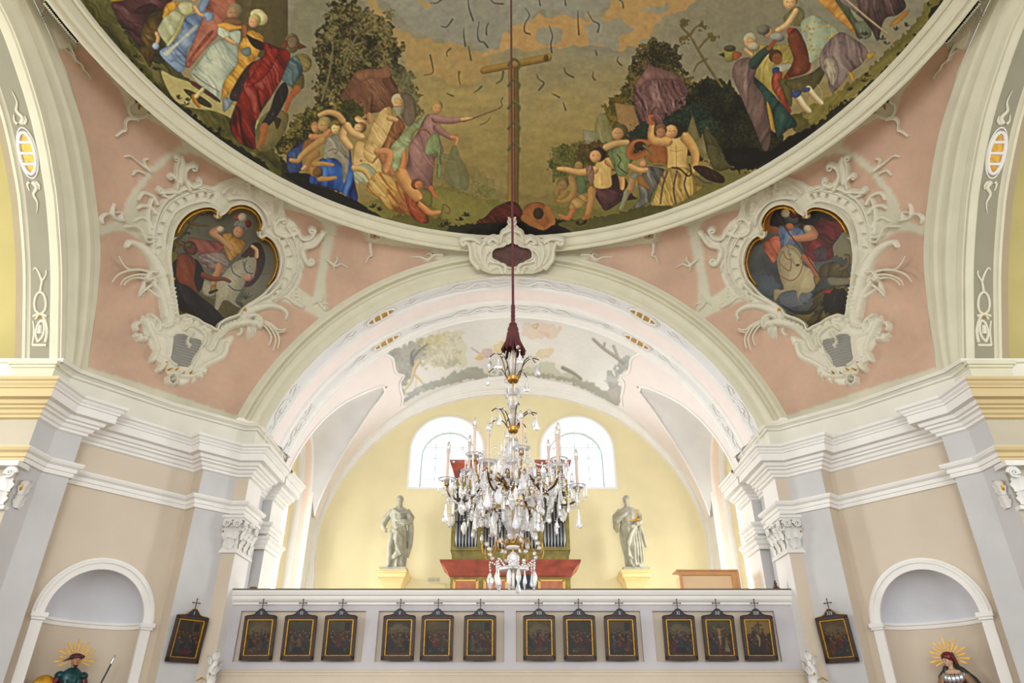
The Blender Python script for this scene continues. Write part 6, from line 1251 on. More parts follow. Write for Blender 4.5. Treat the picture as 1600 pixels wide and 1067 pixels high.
# ------------------------------------------------------------------ chapel arch soffit ornaments
def latp(i_, x):  # along the curve
    i0 = max(0, min(NLc - 2, int(i_))); f_ = i_ - i0; q = lc[i0] * (1 - f_) + lc[i0 + 1] * f_; tg = lc[i0 + 1] - lc[i0]; tg = tg / np.hypot(*tg); n = np.array([tg[1], -tg[0]]); v = ce - q
    if n.dot(v) < 0: n = -n
    return Vector((x, q[0], q[1])) - Vector((0, n[0], n[1])) * .03, Vector((0, n[0], n[1])), np.hypot(*(lc[i0 + 1] - lc[i0]))
seg = latp(5, 0)[2]
def lat_index(px, py, x):
    best = min(range(NLc // 2), key=lambda i: (lambda a, b: (a - px) ** 2 + (b - py) ** 2)(*[float(v) for v in Qn(np.array([x, *lc[i]]))])); return best
for sx, s_ in ((1, 'left'), (-1, 'right')):
    i0 = lat_index(63, 232, -8.19)
    def pl_(s, t, i0=i0, sx=sx):
        p, n, _ = latp(i0 + s / seg, -8.19 + t); return Vector((p.x * sx, p.y, p.z)), n
    p0, _ = pl_(0, 0); t = thing('lattice_oval', 'gilt lattice oval in the soffit of the %s chapel arch' % s_, 'stucco ornament', p0); oval(t, pl_, .34, .13)
    for kind, idx, d_ in (('above', i0, 1), ('below', i0, -1)):
        t = thing('stucco_leaf', 'white flame-like leaf %s the gilt oval, %s chapel arch' % (kind, s_), 'stucco ornament', p0); m = MB()
        for (pts, w0, w1) in (([(.47, 0), (.57, .05), (.68, -.02), (.82, .03), (1.0, 0)], .09, .01), ([(.47, .05), (.53, .1), (.6, .09)], .06, .02), ([(.47, -.06), (.52, -.1), (.62, -.08)], .06, .02)):
            q = [pl_(a * d_, b) for a, b in [tuple(v) for v in catmull(pts, 4)]]; m.tube([p + n * .01 for p, n in q], [(w0 + (w1 - w0) * i / (len(q) - 1)) / 2 for i in range(len(q))], 8, up=[n for p, n in q], ry=.6)
        m.build('leaf', STUCCO, t)
    i1 = lat_index(70, 540, -8.19); 
    def pl2(s, t, i1=i1, sx=sx):
        p, n, _ = latp(max(0, i1 + s / seg), -8.19 + t); return Vector((p.x * sx, p.y, p.z)), n
    p0, _ = pl2(.4, 0); t = thing('stucco_scrollwork', 'white scroll panel with ring and leaf at the foot of the %s chapel arch' % s_, 'stucco ornament', p0); m = MB()
    for (pts, w0, w1) in (([(0, -.12), (0, .12)], .05, .05), ([(.0, -.12), (.25, -.1), (.42, -.12)], .04, .03), ([(.05, .1), (.25, .13), (.45, .08), (.52, 0), (.45, -.08)], .06, .04), ([(.06, -.03), (.2, -.07), (.38, -.02), (.42, .05), (.3, .08), (.15, .05), (.06, -.03)], .05, .05), ([(.2, 0), (.35, .01)], .09, .06), ([(.6, -.08), (.72, -.1), (.86, -.07), (.92, 0), (.86, .07), (.72, .1), (.6, .08), (.54, 0), (.6, -.08)], .045, .045), ([(.92, 0), (1.1, .03), (1.22, .1), (1.3, .1)], .05, .02), ([(1.1, .03), (1.25, -.02), (1.34, -.08), (1.3, -.12)], .045, .02), ([(.5, .12), (.54, 0), (.5, -.12)], .05, .05)):
        q = [pl2(a, b) for a, b in [tuple(v) for v in (catmull(pts, 4) if len(pts) > 2 else [np.array(p_) for p_ in pts])]]; m.tube([p + n * .01 for p, n in q], [(w0 + (w1 - w0) * i / (len(q) - 1)) / 2 for i in range(len(q))], 8, up=[n for p, n in q], ry=.7)
    m.build('scroll', STUCCO, t)
    m = MB(); p, n = pl2(.5, 0); m.sphere(p + n * .04, .025, 8); m.build('gilt_stud', GOLD, t)

# ------------------------------------------------------------------ painted vault of the loft
bm_ = MB(); bm_.grid([[(-5.45 * math.sin(a), y, BC + 5.45 * math.cos(a)) for a in np.linspace(-1.35, 1.35, 160)] for y in (15.3, 19.2)], 0, True); BB = bvh(bm_)
c = Canvas(585, 485, 1015, 645, .7); X, Y = c.X, c.Y; n = fbm(X, Y, 60, 21, 5)[..., None]
c.img[:] = np.array([222, 220, 214.]) / 255 * (.9 + .2 * n)
c.at(590, 480, .15)
c.f((206, 200, 170), [700, 260, 900, 280, 900, 620, 700, 640, 500, 600, 480, 420], rag=6, edge=.05, dark=(196, 190, 160)); c.f((226, 220, 214), [400, 620, 520, 600, 760, 580, 880, 640, 760, 760, 560, 760, 420, 720], rag=4, edge=.1, dark=(190, 190, 180))
c.foliage([(118, 116, 104), (140, 138, 126), (162, 158, 146)], [60, 480, 400, 340, 500, 380, 500, 480, 400, 600, 350, 700, 300, 800, 260, 900, 240, 1000, 180, 800, 160, 600], 8, 5)
c.foliage([(150, 142, 92), (182, 172, 112), (204, 196, 150)], [400, 350, 560, 290, 700, 260, 720, 330, 620, 440, 480, 440, 420, 400], 6, 5); c.foliage([(158, 152, 122), (186, 180, 148), (212, 206, 180)], [500, 440, 640, 340, 820, 290, 860, 400, 800, 600, 620, 600, 420, 600, 460, 520], 6, 6)
c.line((214, 192, 122), [430, 560, 380, 640, 350, 760, 280, 860], 7, 3); c.line((214, 192, 122), [390, 700, 440, 750, 470, 790], 5, 2); c.line((214, 192, 122), [400, 740, 395, 820], 3, 2); c.line((104, 104, 92), [360, 600, 370, 520, 440, 440, 520, 380], 5, 3); c.line((96, 98, 84), [350, 580, 350, 480, 380, 440], 5, 2)
c.f((150, 152, 140), [240, 1000, 330, 880, 500, 800, 760, 700, 1000, 610, 1140, 680, 1400, 690, 1400, 740, 900, 760, 600, 840, 400, 920, 250, 1030], rag=4, edge=.1, dark=(112, 114, 100), fold=12, ang=20)
c.line((110, 106, 90), [975, 420, 1080, 490], 1.6); c.f((224, 176, 84), [1010, 530, 1060, 500, 1110, 520, 1060, 550], dark=(190, 140, 60)); c.f((204, 176, 180), [1090, 440, 1190, 430, 1180, 510, 1110, 520], fold=5, dark=(166, 140, 146)); c.f((228, 200, 140), [1200, 400, 1320, 350, 1330, 480, 1220, 490], rag=3, dark=(210, 180, 120)); c.limb([1060, 490, 1120, 450], 4, 3, col=(224, 180, 150), dark=(190, 140, 110))
c.at(800, 480, .1593)
c.f((222, 170, 150), [250, 230, 350, 240, 370, 290, 300, 260], rag=2, dark=(200, 110, 90)); c.f((226, 196, 170), [100, 180, 260, 160, 480, 200, 400, 300, 150, 290], rag=5, dark=(214, 170, 140), alpha=.7); c.f((226, 196, 140), [200, 180, 250, 160, 240, 220], rag=2); c.f((222, 202, 150), [200, 480, 330, 390, 400, 400, 380, 480, 240, 500], rag=3, fold=6, dark=(196, 170, 120), alpha=.8)
c.f((200, 200, 180), [90, 620, 240, 560, 420, 540, 460, 640, 640, 660, 620, 720, 300, 680, 100, 660], rag=4, edge=.1, dark=(150, 154, 130)); c.f((150, 150, 128), [80, 650, 300, 650, 500, 680, 660, 700, 850, 780, 980, 860, 1060, 960, 1000, 960, 760, 820, 500, 720, 200, 670], rag=3, edge=.1, dark=(104, 106, 88)); c.line((120, 116, 96), [500, 590, 600, 640, 680, 700], 6, 4)
c.foliage([(120, 126, 116), (146, 150, 140), (176, 176, 166)], [920, 720, 1000, 620, 1080, 500, 1180, 480, 1150, 600, 1040, 680, 1060, 800, 1060, 960, 980, 900], 6, 5); c.line((150, 140, 120), [800, 310, 900, 400, 1000, 470, 1100, 540], 5, 6); c.line((150, 140, 120), [910, 350, 900, 400], 4, 3); c.line((170, 160, 142), [1000, 380, 1050, 500], 5, 4); c.f((160, 150, 140), [960, 790, 1060, 760, 1060, 960, 940, 880], rag=3, dark=(120, 110, 106))
c.crisp(.6, 9); c.blur(3); c.img = .25 * .88 + .75 * c.img
OUT = [(600, 552), (613, 560), (616, 575), (620, 583), (630.5, 587), (625, 597), (626, 609), (629, 621), (627, 634)]
sideL = [tuple(p) for p in catmull(OUT, 5)]
ys_ = np.arange(486, 640, .8); xs_ = np.arange(596, 1005, .8); XX, YY = np.meshgrid(xs_, ys_)
poly = sideL + [(1600 - x, y) for x, y in reversed(sideL)] + [(1000, 500), (900, 486), (700, 486), (600, 500)]; ins = inside(XX, YY, poly); V = np.zeros(XX.shape + (3,))
for j, i in zip(*np.nonzero(ins)):
    p, n = hit(BB, XX[j, i], YY[j, i])
    if p is None or p.y < 15.42 or p.y > 18.98: ins[j, i] = False; continue
    V[j, i] = p + facing(p, n) * .012
keep = ins[:-1, :-1] & ins[1:, :-1] & ins[:-1, 1:] & ins[1:, 1:]
vf = thing('vault_fresco', 'pale landscape fresco with floating figures on the vault above the organ loft', 'fresco', (0, 17, 10.9))
grid_mesh('painted_field', V, keep, c.sample(XX, YY), PM, parent=vf, gain=1.0)
m = MB(); q = [hit(BB, *p) for p in sideL]; q = [(p, facing(p, n)) for p, n in q if p is not None]; m.tube([p + n * .01 for p, n in q], .04, 8, up=[n for p, n in q], ry=.5); m.build('edge_moulding', W_WHITE, vf); m.mirror().build('edge_moulding', W_WHITE, vf) if False else None
m2 = MB(); m2.tube([Vector((-(p.x), p.y, p.z)) + Vector((-n.x, n.y, n.z)) * .01 for p, n in q], .04, 8, up=[Vector((-n.x, n.y, n.z)) for p, n in q], ry=.5); m2.build('edge_moulding', W_WHITE, vf)
print('ornaments done')
# ------------------------------------------------------------------ parapet of the organ loft
PARAW = W_LILAC; YP = 14.0
t = thing('balcony_parapet', 'grey and cream parapet of the organ loft with four sunk panels', 'parapet', (0, YP, 2.1)); t['kind'] = 'structure'
m = MB(); X_ = 5.38
pan = [(-5.08 + 0, -2.62), (-2.36, -0.02 - .12), (.10, 2.30), (2.54, 5.02)]
pan = [(P(373, 955, Y=YP).x + .05, P(572, 955, Y=YP).x), (P(592, 955, Y=YP).x, P(788, 955, Y=YP).x), (P(806, 955, Y=YP).x, P(1000, 955, Y=YP).x), (P(1019, 955, Y=YP).x, P(1213, 955, Y=YP).x - .05)]
zt, zb = 3.545, 2.66
xs = [-X_] + [v for p in pan for v in p] + [X_]
for i in range(0, len(xs), 2): m.box(((xs[i] + xs[i + 1]) / 2, YP + .09, 3.0), ((xs[i + 1] - xs[i]) / 2, .09, .66))
m.box((0, YP + .0905, 3.60), (X_, .0895, .055)); m.box((0, YP + .0905, 2.50), (X_, .0895, .16))
m.build('wall_face', PARAW, t)
for a, b in pan:
    m = MB(); m.box(((a + b) / 2, YP + .12, (zt + zb) / 2), ((b - a) / 2, .05, (zt - zb) / 2)); m.build('sunk_panel', W_BEIGE, t)
m = MB(); prof = [(0, 3.655), (.03, 3.655), (.03, 3.69), (.07, 3.72), (.09, 3.75), (.09, 3.80), (.12, 3.82), (.14, 3.87), (.14, 3.905), (-.2, 3.905)]
for (d1, z1), (d2, z2) in zip(prof, prof[1:]): m.add([(-X_, YP - d1, z1), (X_, YP - d1, z1), (X_, YP - d2, z2), (-X_, YP - d2, z2)], [(0, 1, 2, 3)])
m.build('coping', W_WHITE, t)
m = MB(); m.box((0, YP + .02, 3.915), (X_, .17, .012)); m.build('top_board', mat('dark_wood_strip', (96, 80, 62), .6), t)
m = MB(); prof = [(0, 2.53), (.05, 2.52), (.05, 2.49), (.09, 2.47), (.09, 2.43), (.13, 2.42), (.13, 2.30), (.17, 2.28), (.17, 2.1), (0, 2.1)]
for (d1, z1), (d2, z2) in zip(prof, prof[1:]): m.add([(-X_, YP - d1, z1), (X_, YP - d1, z1), (X_, YP - d2, z2), (-X_, YP - d2, z2)], [(3, 2, 1, 0)])
m.build('lower_moulding', W_BEIGE, t)

# ------------------------------------------------------------------ stations of the cross
FRW = mat('dark_frame_wood', (52, 30, 22), .4, var=.35, vscale=9, bump=.1)
PLAQ = mat('plaque_dark_blue', (26, 30, 44), .45)
IVORY = mat('numeral_ivory', (206, 204, 196), .6)
GILTD = mat('worn_gilt_slip', (196, 146, 44), .38, metal=.6, var=.4, vscale=25, bump=.1)
BRZ = mat('bronze_cross', (86, 62, 40), .4, metal=.5)
def station_canvas(k):
    W_, H_ = 96, 136; c = Canvas(0, 0, W_, H_, 1.5); rr_ = random.Random(100 + k); X, Y = c.X, c.Y; n = fbm(X, Y, 30, k * 3 + 1, 4)[..., None]
    top = np.array([(96, 92, 66), (70, 66, 50), (110, 92, 66), (84, 84, 56)][k % 4]) / 255; bot = np.array([(64, 44, 26), (52, 36, 22), (76, 54, 32)][k % 3]) / 255; tt = np.clip(Y / H_ + (n[..., 0] - .5) * .5, 0, 1)[..., None]; c.img[:] = (top * (1 - tt) + bot * tt) * (.7 + .6 * n)
    if k % 3 == 1:
        c.f((104, 92, 66), [55, 0, 96, 0, 96, 60, 60, 60], sm=False, dark=(60, 52, 34)); c.f((44, 36, 26), [64, 8, 86, 8, 86, 40, 64, 40], sm=False)
    if k % 3 == 2: c.f((120, 108, 74), [10, 30, 40, 12, 80, 24, 96, 40, 96, 60, 0, 60], rag=4, edge=.1, dark=(80, 72, 44))
    cols = [(120, 40, 34), (60, 70, 84), (110, 84, 44), (52, 56, 34), (96, 88, 70), (130, 70, 50), (40, 62, 66), (84, 44, 40), (30, 26, 22)]
    if k == 12 or k == 13:
        pass
    def person(x, y, s_, col, lean=0):
        c.f(col, [x - 5 * s_, y, x + 5 * s_, y, x + 8 * s_ + lean, y + 26 * s_, x + 10 * s_ + lean, y + 46 * s_, x - 9 * s_ + lean, y + 46 * s_, x - 8 * s_, y + 22 * s_], fold=5, amp=.6, dark=tuple(q * .3 for q in col)); c.limb([x + 4 * s_, y + 5 * s_, x + 12 * s_, y + 14 * s_, x + 14 * s_ + lean, y + 6 * s_], 4 * s_, 2.6 * s_, col=(150, 104, 66)); c.head(x + lean * .2, y - 5 * s_, 5.4 * s_, hair=(50, 34, 20), col=(156, 110, 74))
    for i in range(6): person(8 + i * 16 + rr_.uniform(-4, 4), rr_.uniform(44, 56), rr_.uniform(.75, .95), tuple(q * .7 for q in cols[rr_.randrange(9)]), rr_.uniform(-3, 3))
    if k == 12:
        c.line((84, 60, 34), [48, 14, 48, 110], 6, 6, sm=False); c.line((84, 60, 34), [20, 30, 76, 30], 5, 5, sm=False); c.limb([24, 28, 40, 36, 48, 38], 4, 5, col=(180, 140, 96)); c.limb([72, 28, 56, 36, 48, 38], 4, 5, col=(180, 140, 96)); c.limb([48, 36, 48, 62, 49, 88, 48, 98], 10, 5, col=(184, 144, 98)); c.head(46, 31, 5, col=(180, 140, 96)); c.f((170, 160, 130), [42, 60, 55, 60, 56, 70, 42, 72]); person(24, 76, 1.05, (44, 66, 70)); person(74, 74, 1.05, (150, 130, 90)); person(44, 100, .7, (120, 50, 36))
    elif k == 13:
        c.f((150, 128, 66), [0, 0, 96, 0, 96, 50, 0, 50], rag=3, edge=.05, dark=(130, 110, 60)); c.line((70, 50, 30), [52, 6, 52, 90], 5, 5, sm=False); c.line((70, 50, 30), [40, 18, 66, 18], 4, 4, sm=False)
        for x, y, cc in ((28, 40, (70, 50, 32)), (66, 44, (90, 40, 30)), (40, 34, (110, 84, 50)), (20, 80, (60, 40, 30)), (78, 78, (96, 60, 36))): person(x, y, 1, cc)
        c.limb([44, 60, 50, 76, 46, 100], 8, 5, col=(196, 170, 130))
    else:
        x0 = rr_.uniform(34, 58); cc = cols[rr_.randrange(3)] if k % 2 else (126, 42, 34); person(x0, 62, 1.25, cc, rr_.uniform(-8, 8)); person(18 + rr_.uniform(-4, 4), 70, 1.15, cols[rr_.randrange(9)], 4); person(78 + rr_.uniform(-4, 4), 68, 1.15, cols[rr_.randrange(9)], -4)
        if 2 <= k <= 9: a = rr_.uniform(-.5, .5); c.line((92, 66, 38), [x0 - 30, 50 + a * 20, x0 + 34, 78 + a * 30], 5, 5, sm=False); c.line((92, 66, 38), [x0 - 16, 40, x0 - 6, 72], 4, 4, sm=False)
        c.limb([x0 - 14, 112, x0 + 6, 118, x0 + 20, 112], 6, 4, col=(150, 104, 70)); c.f(cols[rr_.randrange(9)], [x0 - 20, 108, x0 + 8, 104, x0 + 14, 124, x0 - 24, 126], fold=4, amp=.6)
    c.blur(1); return c
ROM = ['', 'I', 'II', 'III', 'IV', 'V', 'VI', 'VII', 'VIII', 'IX', 'X', 'XI', 'XII', 'XIII', 'XIV']
def roman(m, txt, cx, y, z, h):
    adv = {'I': .35, 'V': .8, 'X': .8}; wtot = sum(adv[q] for q in txt) * h; x = cx - wtot / 2; th_ = h * .075
    for q in txt:
        w_ = adv[q] * h; c0 = x + w_ / 2
        segs = {'I': [((0, -.5), (0, .5))], 'V': [((-.28, .5), (0, -.5)), ((0, -.5), (.28, .5))], 'X': [((-.28, .5), (.28, -.5)), ((.28, .5), (-.28, -.5))]}[q]
        for (a, b), (c_, d) in segs: m.tube([(c0 + a * h, y, z + b * h), (c0 + c_ * h, y, z + d * h)], th_, 5)
        x += w_
SW, SH = .60, .76     # overall frame
scene_txt = {1: 'a seated judge before a crowd', 12: 'a pale figure on a cross between mourners', 13: 'figures lowering a pale body under a yellow sky'}
def station(k, loc, rz, label, tilt=.10):
    t = thing('station_painting', label, 'framed painting', loc, 'stations of the cross', local=True); t.rotation_euler = (tilt, 0, rz)
    m = MB(); w2, h2 = SW / 2, SH / 2; fw = .055
    for (cx, cz, hx, hz) in ((0, h2 - fw / 2, w2, fw / 2), (0, -h2 + fw / 2 + .012, w2, fw / 2 + .012), (-w2 + fw / 2, 0, fw / 2, h2 - .01), (w2 - fw / 2, 0, fw / 2, h2 - .01)): m.box((cx, -.02, cz), (hx, .028, hz))
    m.box((0, .012, 0), (w2 - .01, .006, h2 - .01)); m.build('frame', FRW, t, bevel=.006)
    m = MB(); a = w2 - fw; b = h2 - fw; g = .024
    for (cx, cz, hx, hz) in ((0, b - g / 2, a, g / 2), (0, -b + g / 2 + .012, a, g / 2), (-a + g / 2, 0, g / 2, b), (a - g / 2, 0, g / 2, b)): m.box((cx, -.016, cz), (hx, .018, hz))
    m.build('gilt_slip', GILTD, t, bevel=.004)
    c = station_canvas(k); xs = np.linspace(-a + g, a - g, 60); zs = np.linspace(b - g, -b + g + .012, 84); XX, ZZ = np.meshgrid(xs, zs); V = np.stack([XX, np.full(XX.shape, -.004), ZZ], -1)
    u = (XX - xs[0]) / (xs[-1] - xs[0]) * 95; v = (ZZ - zs[0]) / (zs[-1] - zs[0]) * 135
    grid_mesh('canvas', V, np.ones((83, 59), bool), c.sample(u, v), PM, parent=t, gain=.8, gam=1.25)
    m = MB(); pr = [(-w2 + .02, h2), (-.17, h2 + .012), (-.12, h2 + .03), (-.08, h2 + .075), (-.035, h2 + .115), (0, h2 + .122)]; pr = pr + [(-x, z) for x, z in reversed(pr[:-1])]
    R_ = Matrix(((1, 0, 0), (0, 0, 1), (0, 1, 0))); m.prism(pr, -.03, .012, M=R_); pd = m.build('pediment', PLAQ, t, bevel=.003)
    m = MB(); m.tube([(x, -.03, z + .004) for x, z in pr], .007, 6); m.build('pediment_rim', GILTD if k in (1, 14) else FRW, t)
    m = MB(); roman(m, ROM[k], 0, -.034, h2 + .052, .06); m.build('numeral', IVORY, t)
    m = MB(); z0 = h2 + .12; m.tube([(0, -.01, z0 - .01), (0, -.01, z0 + .165)], .0085, 6); m.tube([(-.062, -.01, z0 + .105), (.062, -.01, z0 + .105)], .0085, 6)
    for x, z in ((-.066, z0 + .105), (.066, z0 + .105), (0, z0 + .172)): m.sphere((x, -.01, z), .0145, 8)
    m.sphere((0, -.01, z0 + .105), .014, 8); m.build('cross', BRZ, t)
rows_px = [404.5, 468, 531, 623, 683, 750, 842.5, 905.5, 970, 1062, 1124, 1185]
words = {2: 'a red-robed figure led beneath trees', 3: 'a red cloth fallen low in the dark', 4: 'a red-robed figure beside one in teal', 5: 'a bright crowd under a yellowish sky', 6: 'a crowd before a dark building', 7: 'many small figures on steps', 8: 'a brown huddled group', 9: 'a pale kneeling figure at centre', 10: 'a pale standing figure among a group', 11: 'a fallen pale body', 12: scene_txt[12], 13: scene_txt[13]}
ordn = ['first', 'second', 'third', 'fourth', 'fifth', 'sixth', 'seventh', 'eighth', 'ninth', 'tenth', 'eleventh', 'last']
for i, px in enumerate(rows_px):
    u = (px - 800) / F; p = P(px, 997, Y=YP - .07); k = i + 2
    station(k, (p.x, YP - .085, 3.06), 0, 'dark framed painting of the %s, %s from the left on the loft parapet' % ('crucifixion' if k == 12 else 'body taken down' if k == 13 else 'passion scene', ordn[i]))
for sx, s_, k in ((-1, 'left', 1), (1, 'right', 14)):
    p = Vector((-5.86 + .09 * NRM.x, 13.385 + .09 * NRM.y)); station(k, (p.x * -sx if sx == 1 else p.x, p.y, 2.98), math.atan2(NRM.x, -NRM.y) * -sx, 'tilted dark framed painting hanging alone on the %s pier beside the niche' % s_)

# ------------------------------------------------------------------ capitals
def leaf_mb(m, c0, n, tg, w_, h_, out, lobes=3, curl=.35, mi=0):
    """acanthus leaf: rises h_, leans out and curls at the tip"""
    c0 = Vector(c0); n = Vector(n); tg = Vector(tg); rows = []
    for i in range(9):
        v = i / 8; wd = w_ * (.62 + .38 * math.sin(PI * min(1, v * 1.15))) * (1 - .75 * max(0, v - .75) / .25) * (1 + .16 * math.cos(v * PI * 2 * lobes)); o = out * (.15 + v ** 2.2); z = h_ * (v - curl * max(0, v - .72) ** 1.5 * 4)
        rows.append([c0 + n * (o + .22 * w_ * (1 - abs(k)) + .08 * w_ * math.cos(k * 7)) + tg * wd * k + Vector((0, 0, z)) for k in (-1, -.6, -.3, 0, .3, .6, 1)])
    m.grid(rows, mi, True)
    m.grid([[p - n * .012 for p in r] for r in rows][::-1], mi, True)
def volute_mb(m, c0, n, tg, r, mi=0):
    pts = []; c0 = Vector(c0); n = Vector(n); tg = Vector(tg)
    for i in range(26):
        a = i / 25 * 2.2 * 2 * PI; rr_ = r * (1 - .85 * i / 25); pts.append(c0 + tg * rr_ * math.cos(a) + Vector((0, 0, rr_ * math.sin(a))) + n * (.01 + .03 * i / 25))
    m.tube(pts, [.022 * r / .08 * (1 - .5 * i / 25) for i in range(26)], 6, mi=mi)
def capital(sx, s_):
    t = thing('pilaster_capital', 'white leafy capital with gilt touches on the %s pilaster of the loft arch' % s_, 'capital', (-5.34 * -sx, 13.62, 4.55))
    F_ = lambda m: m if sx == -1 else m.mirror()
    m = MB(); z0, z1 = 4.55, 5.27
    for (d, z, hz) in ((.045, 4.56, .02), (.03, 4.60, .02)): m.box((-5.47, 14.02, z), (.13 + d, .40 + d, hz))
    F_(m).build('astragal', STUCCOB, t)
    m = MB(); m.box((-5.47, 14.02, 4.9), (.14, .41, .34)); F_(m).build('bell', STUCCOB, t)
    m = MB(); m.box((-5.47, 14.02, 5.235), (.22, .49, .03)); m.box((-5.47, 14.02, 5.19), (.19, .46, .02)); F_(m).build('abacus', STUCCOB, t)
    X = (1, 0, 0); NY = (0, -1, 0); TY = (0, 1, 0); TX = (1, 0, 0)
    for row, (z, h_, out, w_) in enumerate(((4.62, .24, .10, .105), (4.80, .26, .13, .10))):
        for k in range(3 + row):
            y = 13.62 + .8 * ((k + .5) / (3 + row)); m = MB(); leaf_mb(m, (-5.335, y, z), X, TY, w_, h_, out); F_(m).build('acanthus_leaf', STUCCOB, t)
        for k in range(1 + row):
            x = -5.62 + .28 * ((k + .5) / (1 + row)); m = MB(); leaf_mb(m, (x, 13.605, z), NY, TX, w_, h_, out); F_(m).build('acanthus_leaf', STUCCOB, t)
    for (c_, n_, tg) in (((-5.28, 13.70, 5.10), X, TY), ((-5.28, 14.34, 5.10), X, TY), ((-5.38, 13.56, 5.10), NY, TX), ((-5.58, 13.56, 5.10), NY, TX)):
        m = MB(); volute_mb(m, c_, n_, tg, .085); F_(m).build('volute', STUCCOB, t)
    for (c_, r_) in (((-5.62, 13.56, 4.98), .03), ((-5.31, 13.9, 4.68), .016), ((-5.31, 14.1, 4.86), .016)):
        m = MB(); m.sphere(c_, r_, 8, sc=(1, 1, 2.2 if r_ > .02 else 1)); F_(m).build('gilt_bud', GOLD, t)
    m = MB()
    for k in range(3): m.sphere((-5.26, 14.02 + (k - 1) * .05, 5.16 + .03 * (k == 1)), .045, 8)
    F_(m).build('fleuron', STUCCOB, t)
capital(-1, 'left'); capital(1, 'right')
def chapel_capital(sx, s_):
    t = thing('pilaster_capital', 'white and gilt leafy capital below the %s chapel entablature, at the picture edge' % s_, 'capital', (-8.2 * -sx, 10.54, 4.5)); F_ = lambda m: m if sx == -1 else m.mirror()
    m = MB(); m.box((-8.22, 10.53, 4.55), (.44, .06, .03)); F_(m).build('astragal', STUCCOB, t)
    m = MB(); m.box((-8.22, 10.50, 5.22), (.50, .14, .04)); F_(m).build('abacus', STUCCOB, t)
    for row, (z, h_, out, w_) in enumerate(((4.6, .26, .1, .13), (4.8, .3, .14, .12))):
        for k in range(3 + row):
            m = MB(); leaf_mb(m, (-8.64 + .86 * (k + .5) / (3 + row), 10.53, z), (0, -1, 0), (1, 0, 0), w_, h_, out); F_(m).build('acanthus_leaf', STUCCOB, t)
        m = MB(); leaf_mb(m, (-7.785, 10.72, z), (1, 0, 0), (0, 1, 0), .13, h_, out * .7); F_(m).build('acanthus_leaf', STUCCOB, t)
    for x in (-7.84, -8.6): m = MB(); volute_mb(m, (x, 10.44, 5.08), (0, -1, 0), (1, 0, 0), .1); F_(m).build('volute', STUCCOB, t)
    m = MB(); m.sphere((-7.76, 10.66, 4.95), .05, 8, sc=(.5, 1, 1.8)); F_(m).build('gilt_bud', GOLD, t)
chapel_capital(-1, 'left'); chapel_capital(1, 'right')
# inner moulded imposts of the second pilasters
m = MB(); sweep(m, [(-5.55, 15.14), (-5.34, 15.14), (-5.34, 16.05), (-5.7, 16.05)][::1], [(0, 4.95), (.05, 4.95), (.05, 5.03), (.09, 5.05), (.1, 5.12), (.14, 5.15), (.14, 5.2), (0, 5.22)])
both(m, 'trim_impost_<s>', [W_WHITE])
# white foliage brackets at the foot of the parapet
for sx, s_ in ((-1, 'left'), (1, 'right')):
    t = thing('foliage_bracket', 'white carved foliage bracket low on the %s pilaster under the parapet end' % s_, 'bracket', (sx * 5.36, 13.5, 2.1))
    rr_ = random.Random(5)
    m = MB(); m.tube([(-5.26, 13.58, 1.7), (-5.3, 13.5, 2.1), (-5.3, 13.5, 2.5), (-5.26, 13.5, 2.8)], [.1, .11, .08, .02], 10); (m if sx == -1 else m.mirror()).build('core', STUCCOB, t)
    for i in range(13):
        a = rr_.uniform(-2.4, .6); z = 1.75 + i * .075; m = MB(); n_ = Vector((math.cos(a), math.sin(a), 0)); leaf_mb(m, Vector((-5.3, 13.5, z)) + n_ * .06, n_, Vector((-n_.y, n_.x, 0)), .06, .17, .09); (m if sx == -1 else m.mirror()).build('leaf', STUCCOB, t)
    m = MB(); m.sphere((-5.29, 13.39, 2.42), .018, 8); m.sphere((-5.29, 13.39, 2.43), .018, 8); (m if sx == -1 else m.mirror()).build('gilt_bud', GOLDM, t)
    m = MB(); m.tube([(-5.52, 13.45, 2.32), (-5.42, 13.4, 2.36), (-5.34, 13.42, 2.33)], [.01, .016, .012], 6); (m if sx == -1 else m.mirror()).build('gilt_twig', GOLDM, t)
# small things lying on the rail
for px, nm, lab, mt in ((395, 'wooden_block', 'small brown block on the left end of the parapet rail', mat('brown_block', (120, 84, 64), .6)),):
    p = P(px, 922, Y=14.05); m = MB(); m.box((p.x, 14.07, 3.955), (.065, .04, .03)); m.box((p.x, 14.07, 3.99), (.05, .03, .006)); tag(m.build(nm, mt, bevel=.004), lab, 'block')
t = thing('small_statuette', 'tiny dark statuette on the right end of the parapet rail', 'statuette', (P(1213, 922, Y=14.05).x, 14.05, 3.927)); x = t.location.x
m = MB(); m.box((x, 14.05, 3.945), (.07, .04, .018)); m.build('base', mat('dark_bronze', (74, 56, 50), .4, metal=.3), t)
m = MB(); m.lathe([(.05, 3.963), (.045, 3.99), (.025, 4.02), (.035, 4.05), (.02, 4.075), (.0, 4.08)], (x, 14.05, 0), 12); m.sphere((x, 14.05, 4.095), .02, 8); m.build('body', MATS['dark_bronze'], t)
m = MB(); m.sphere((x - .045, 14.02, 3.985), .022, 8); m.sphere((x + .04, 14.02, 3.98), .018, 8); m.build('flowers', mat('faded_flowers', (150, 100, 104), .8), t)
print('parapet done')
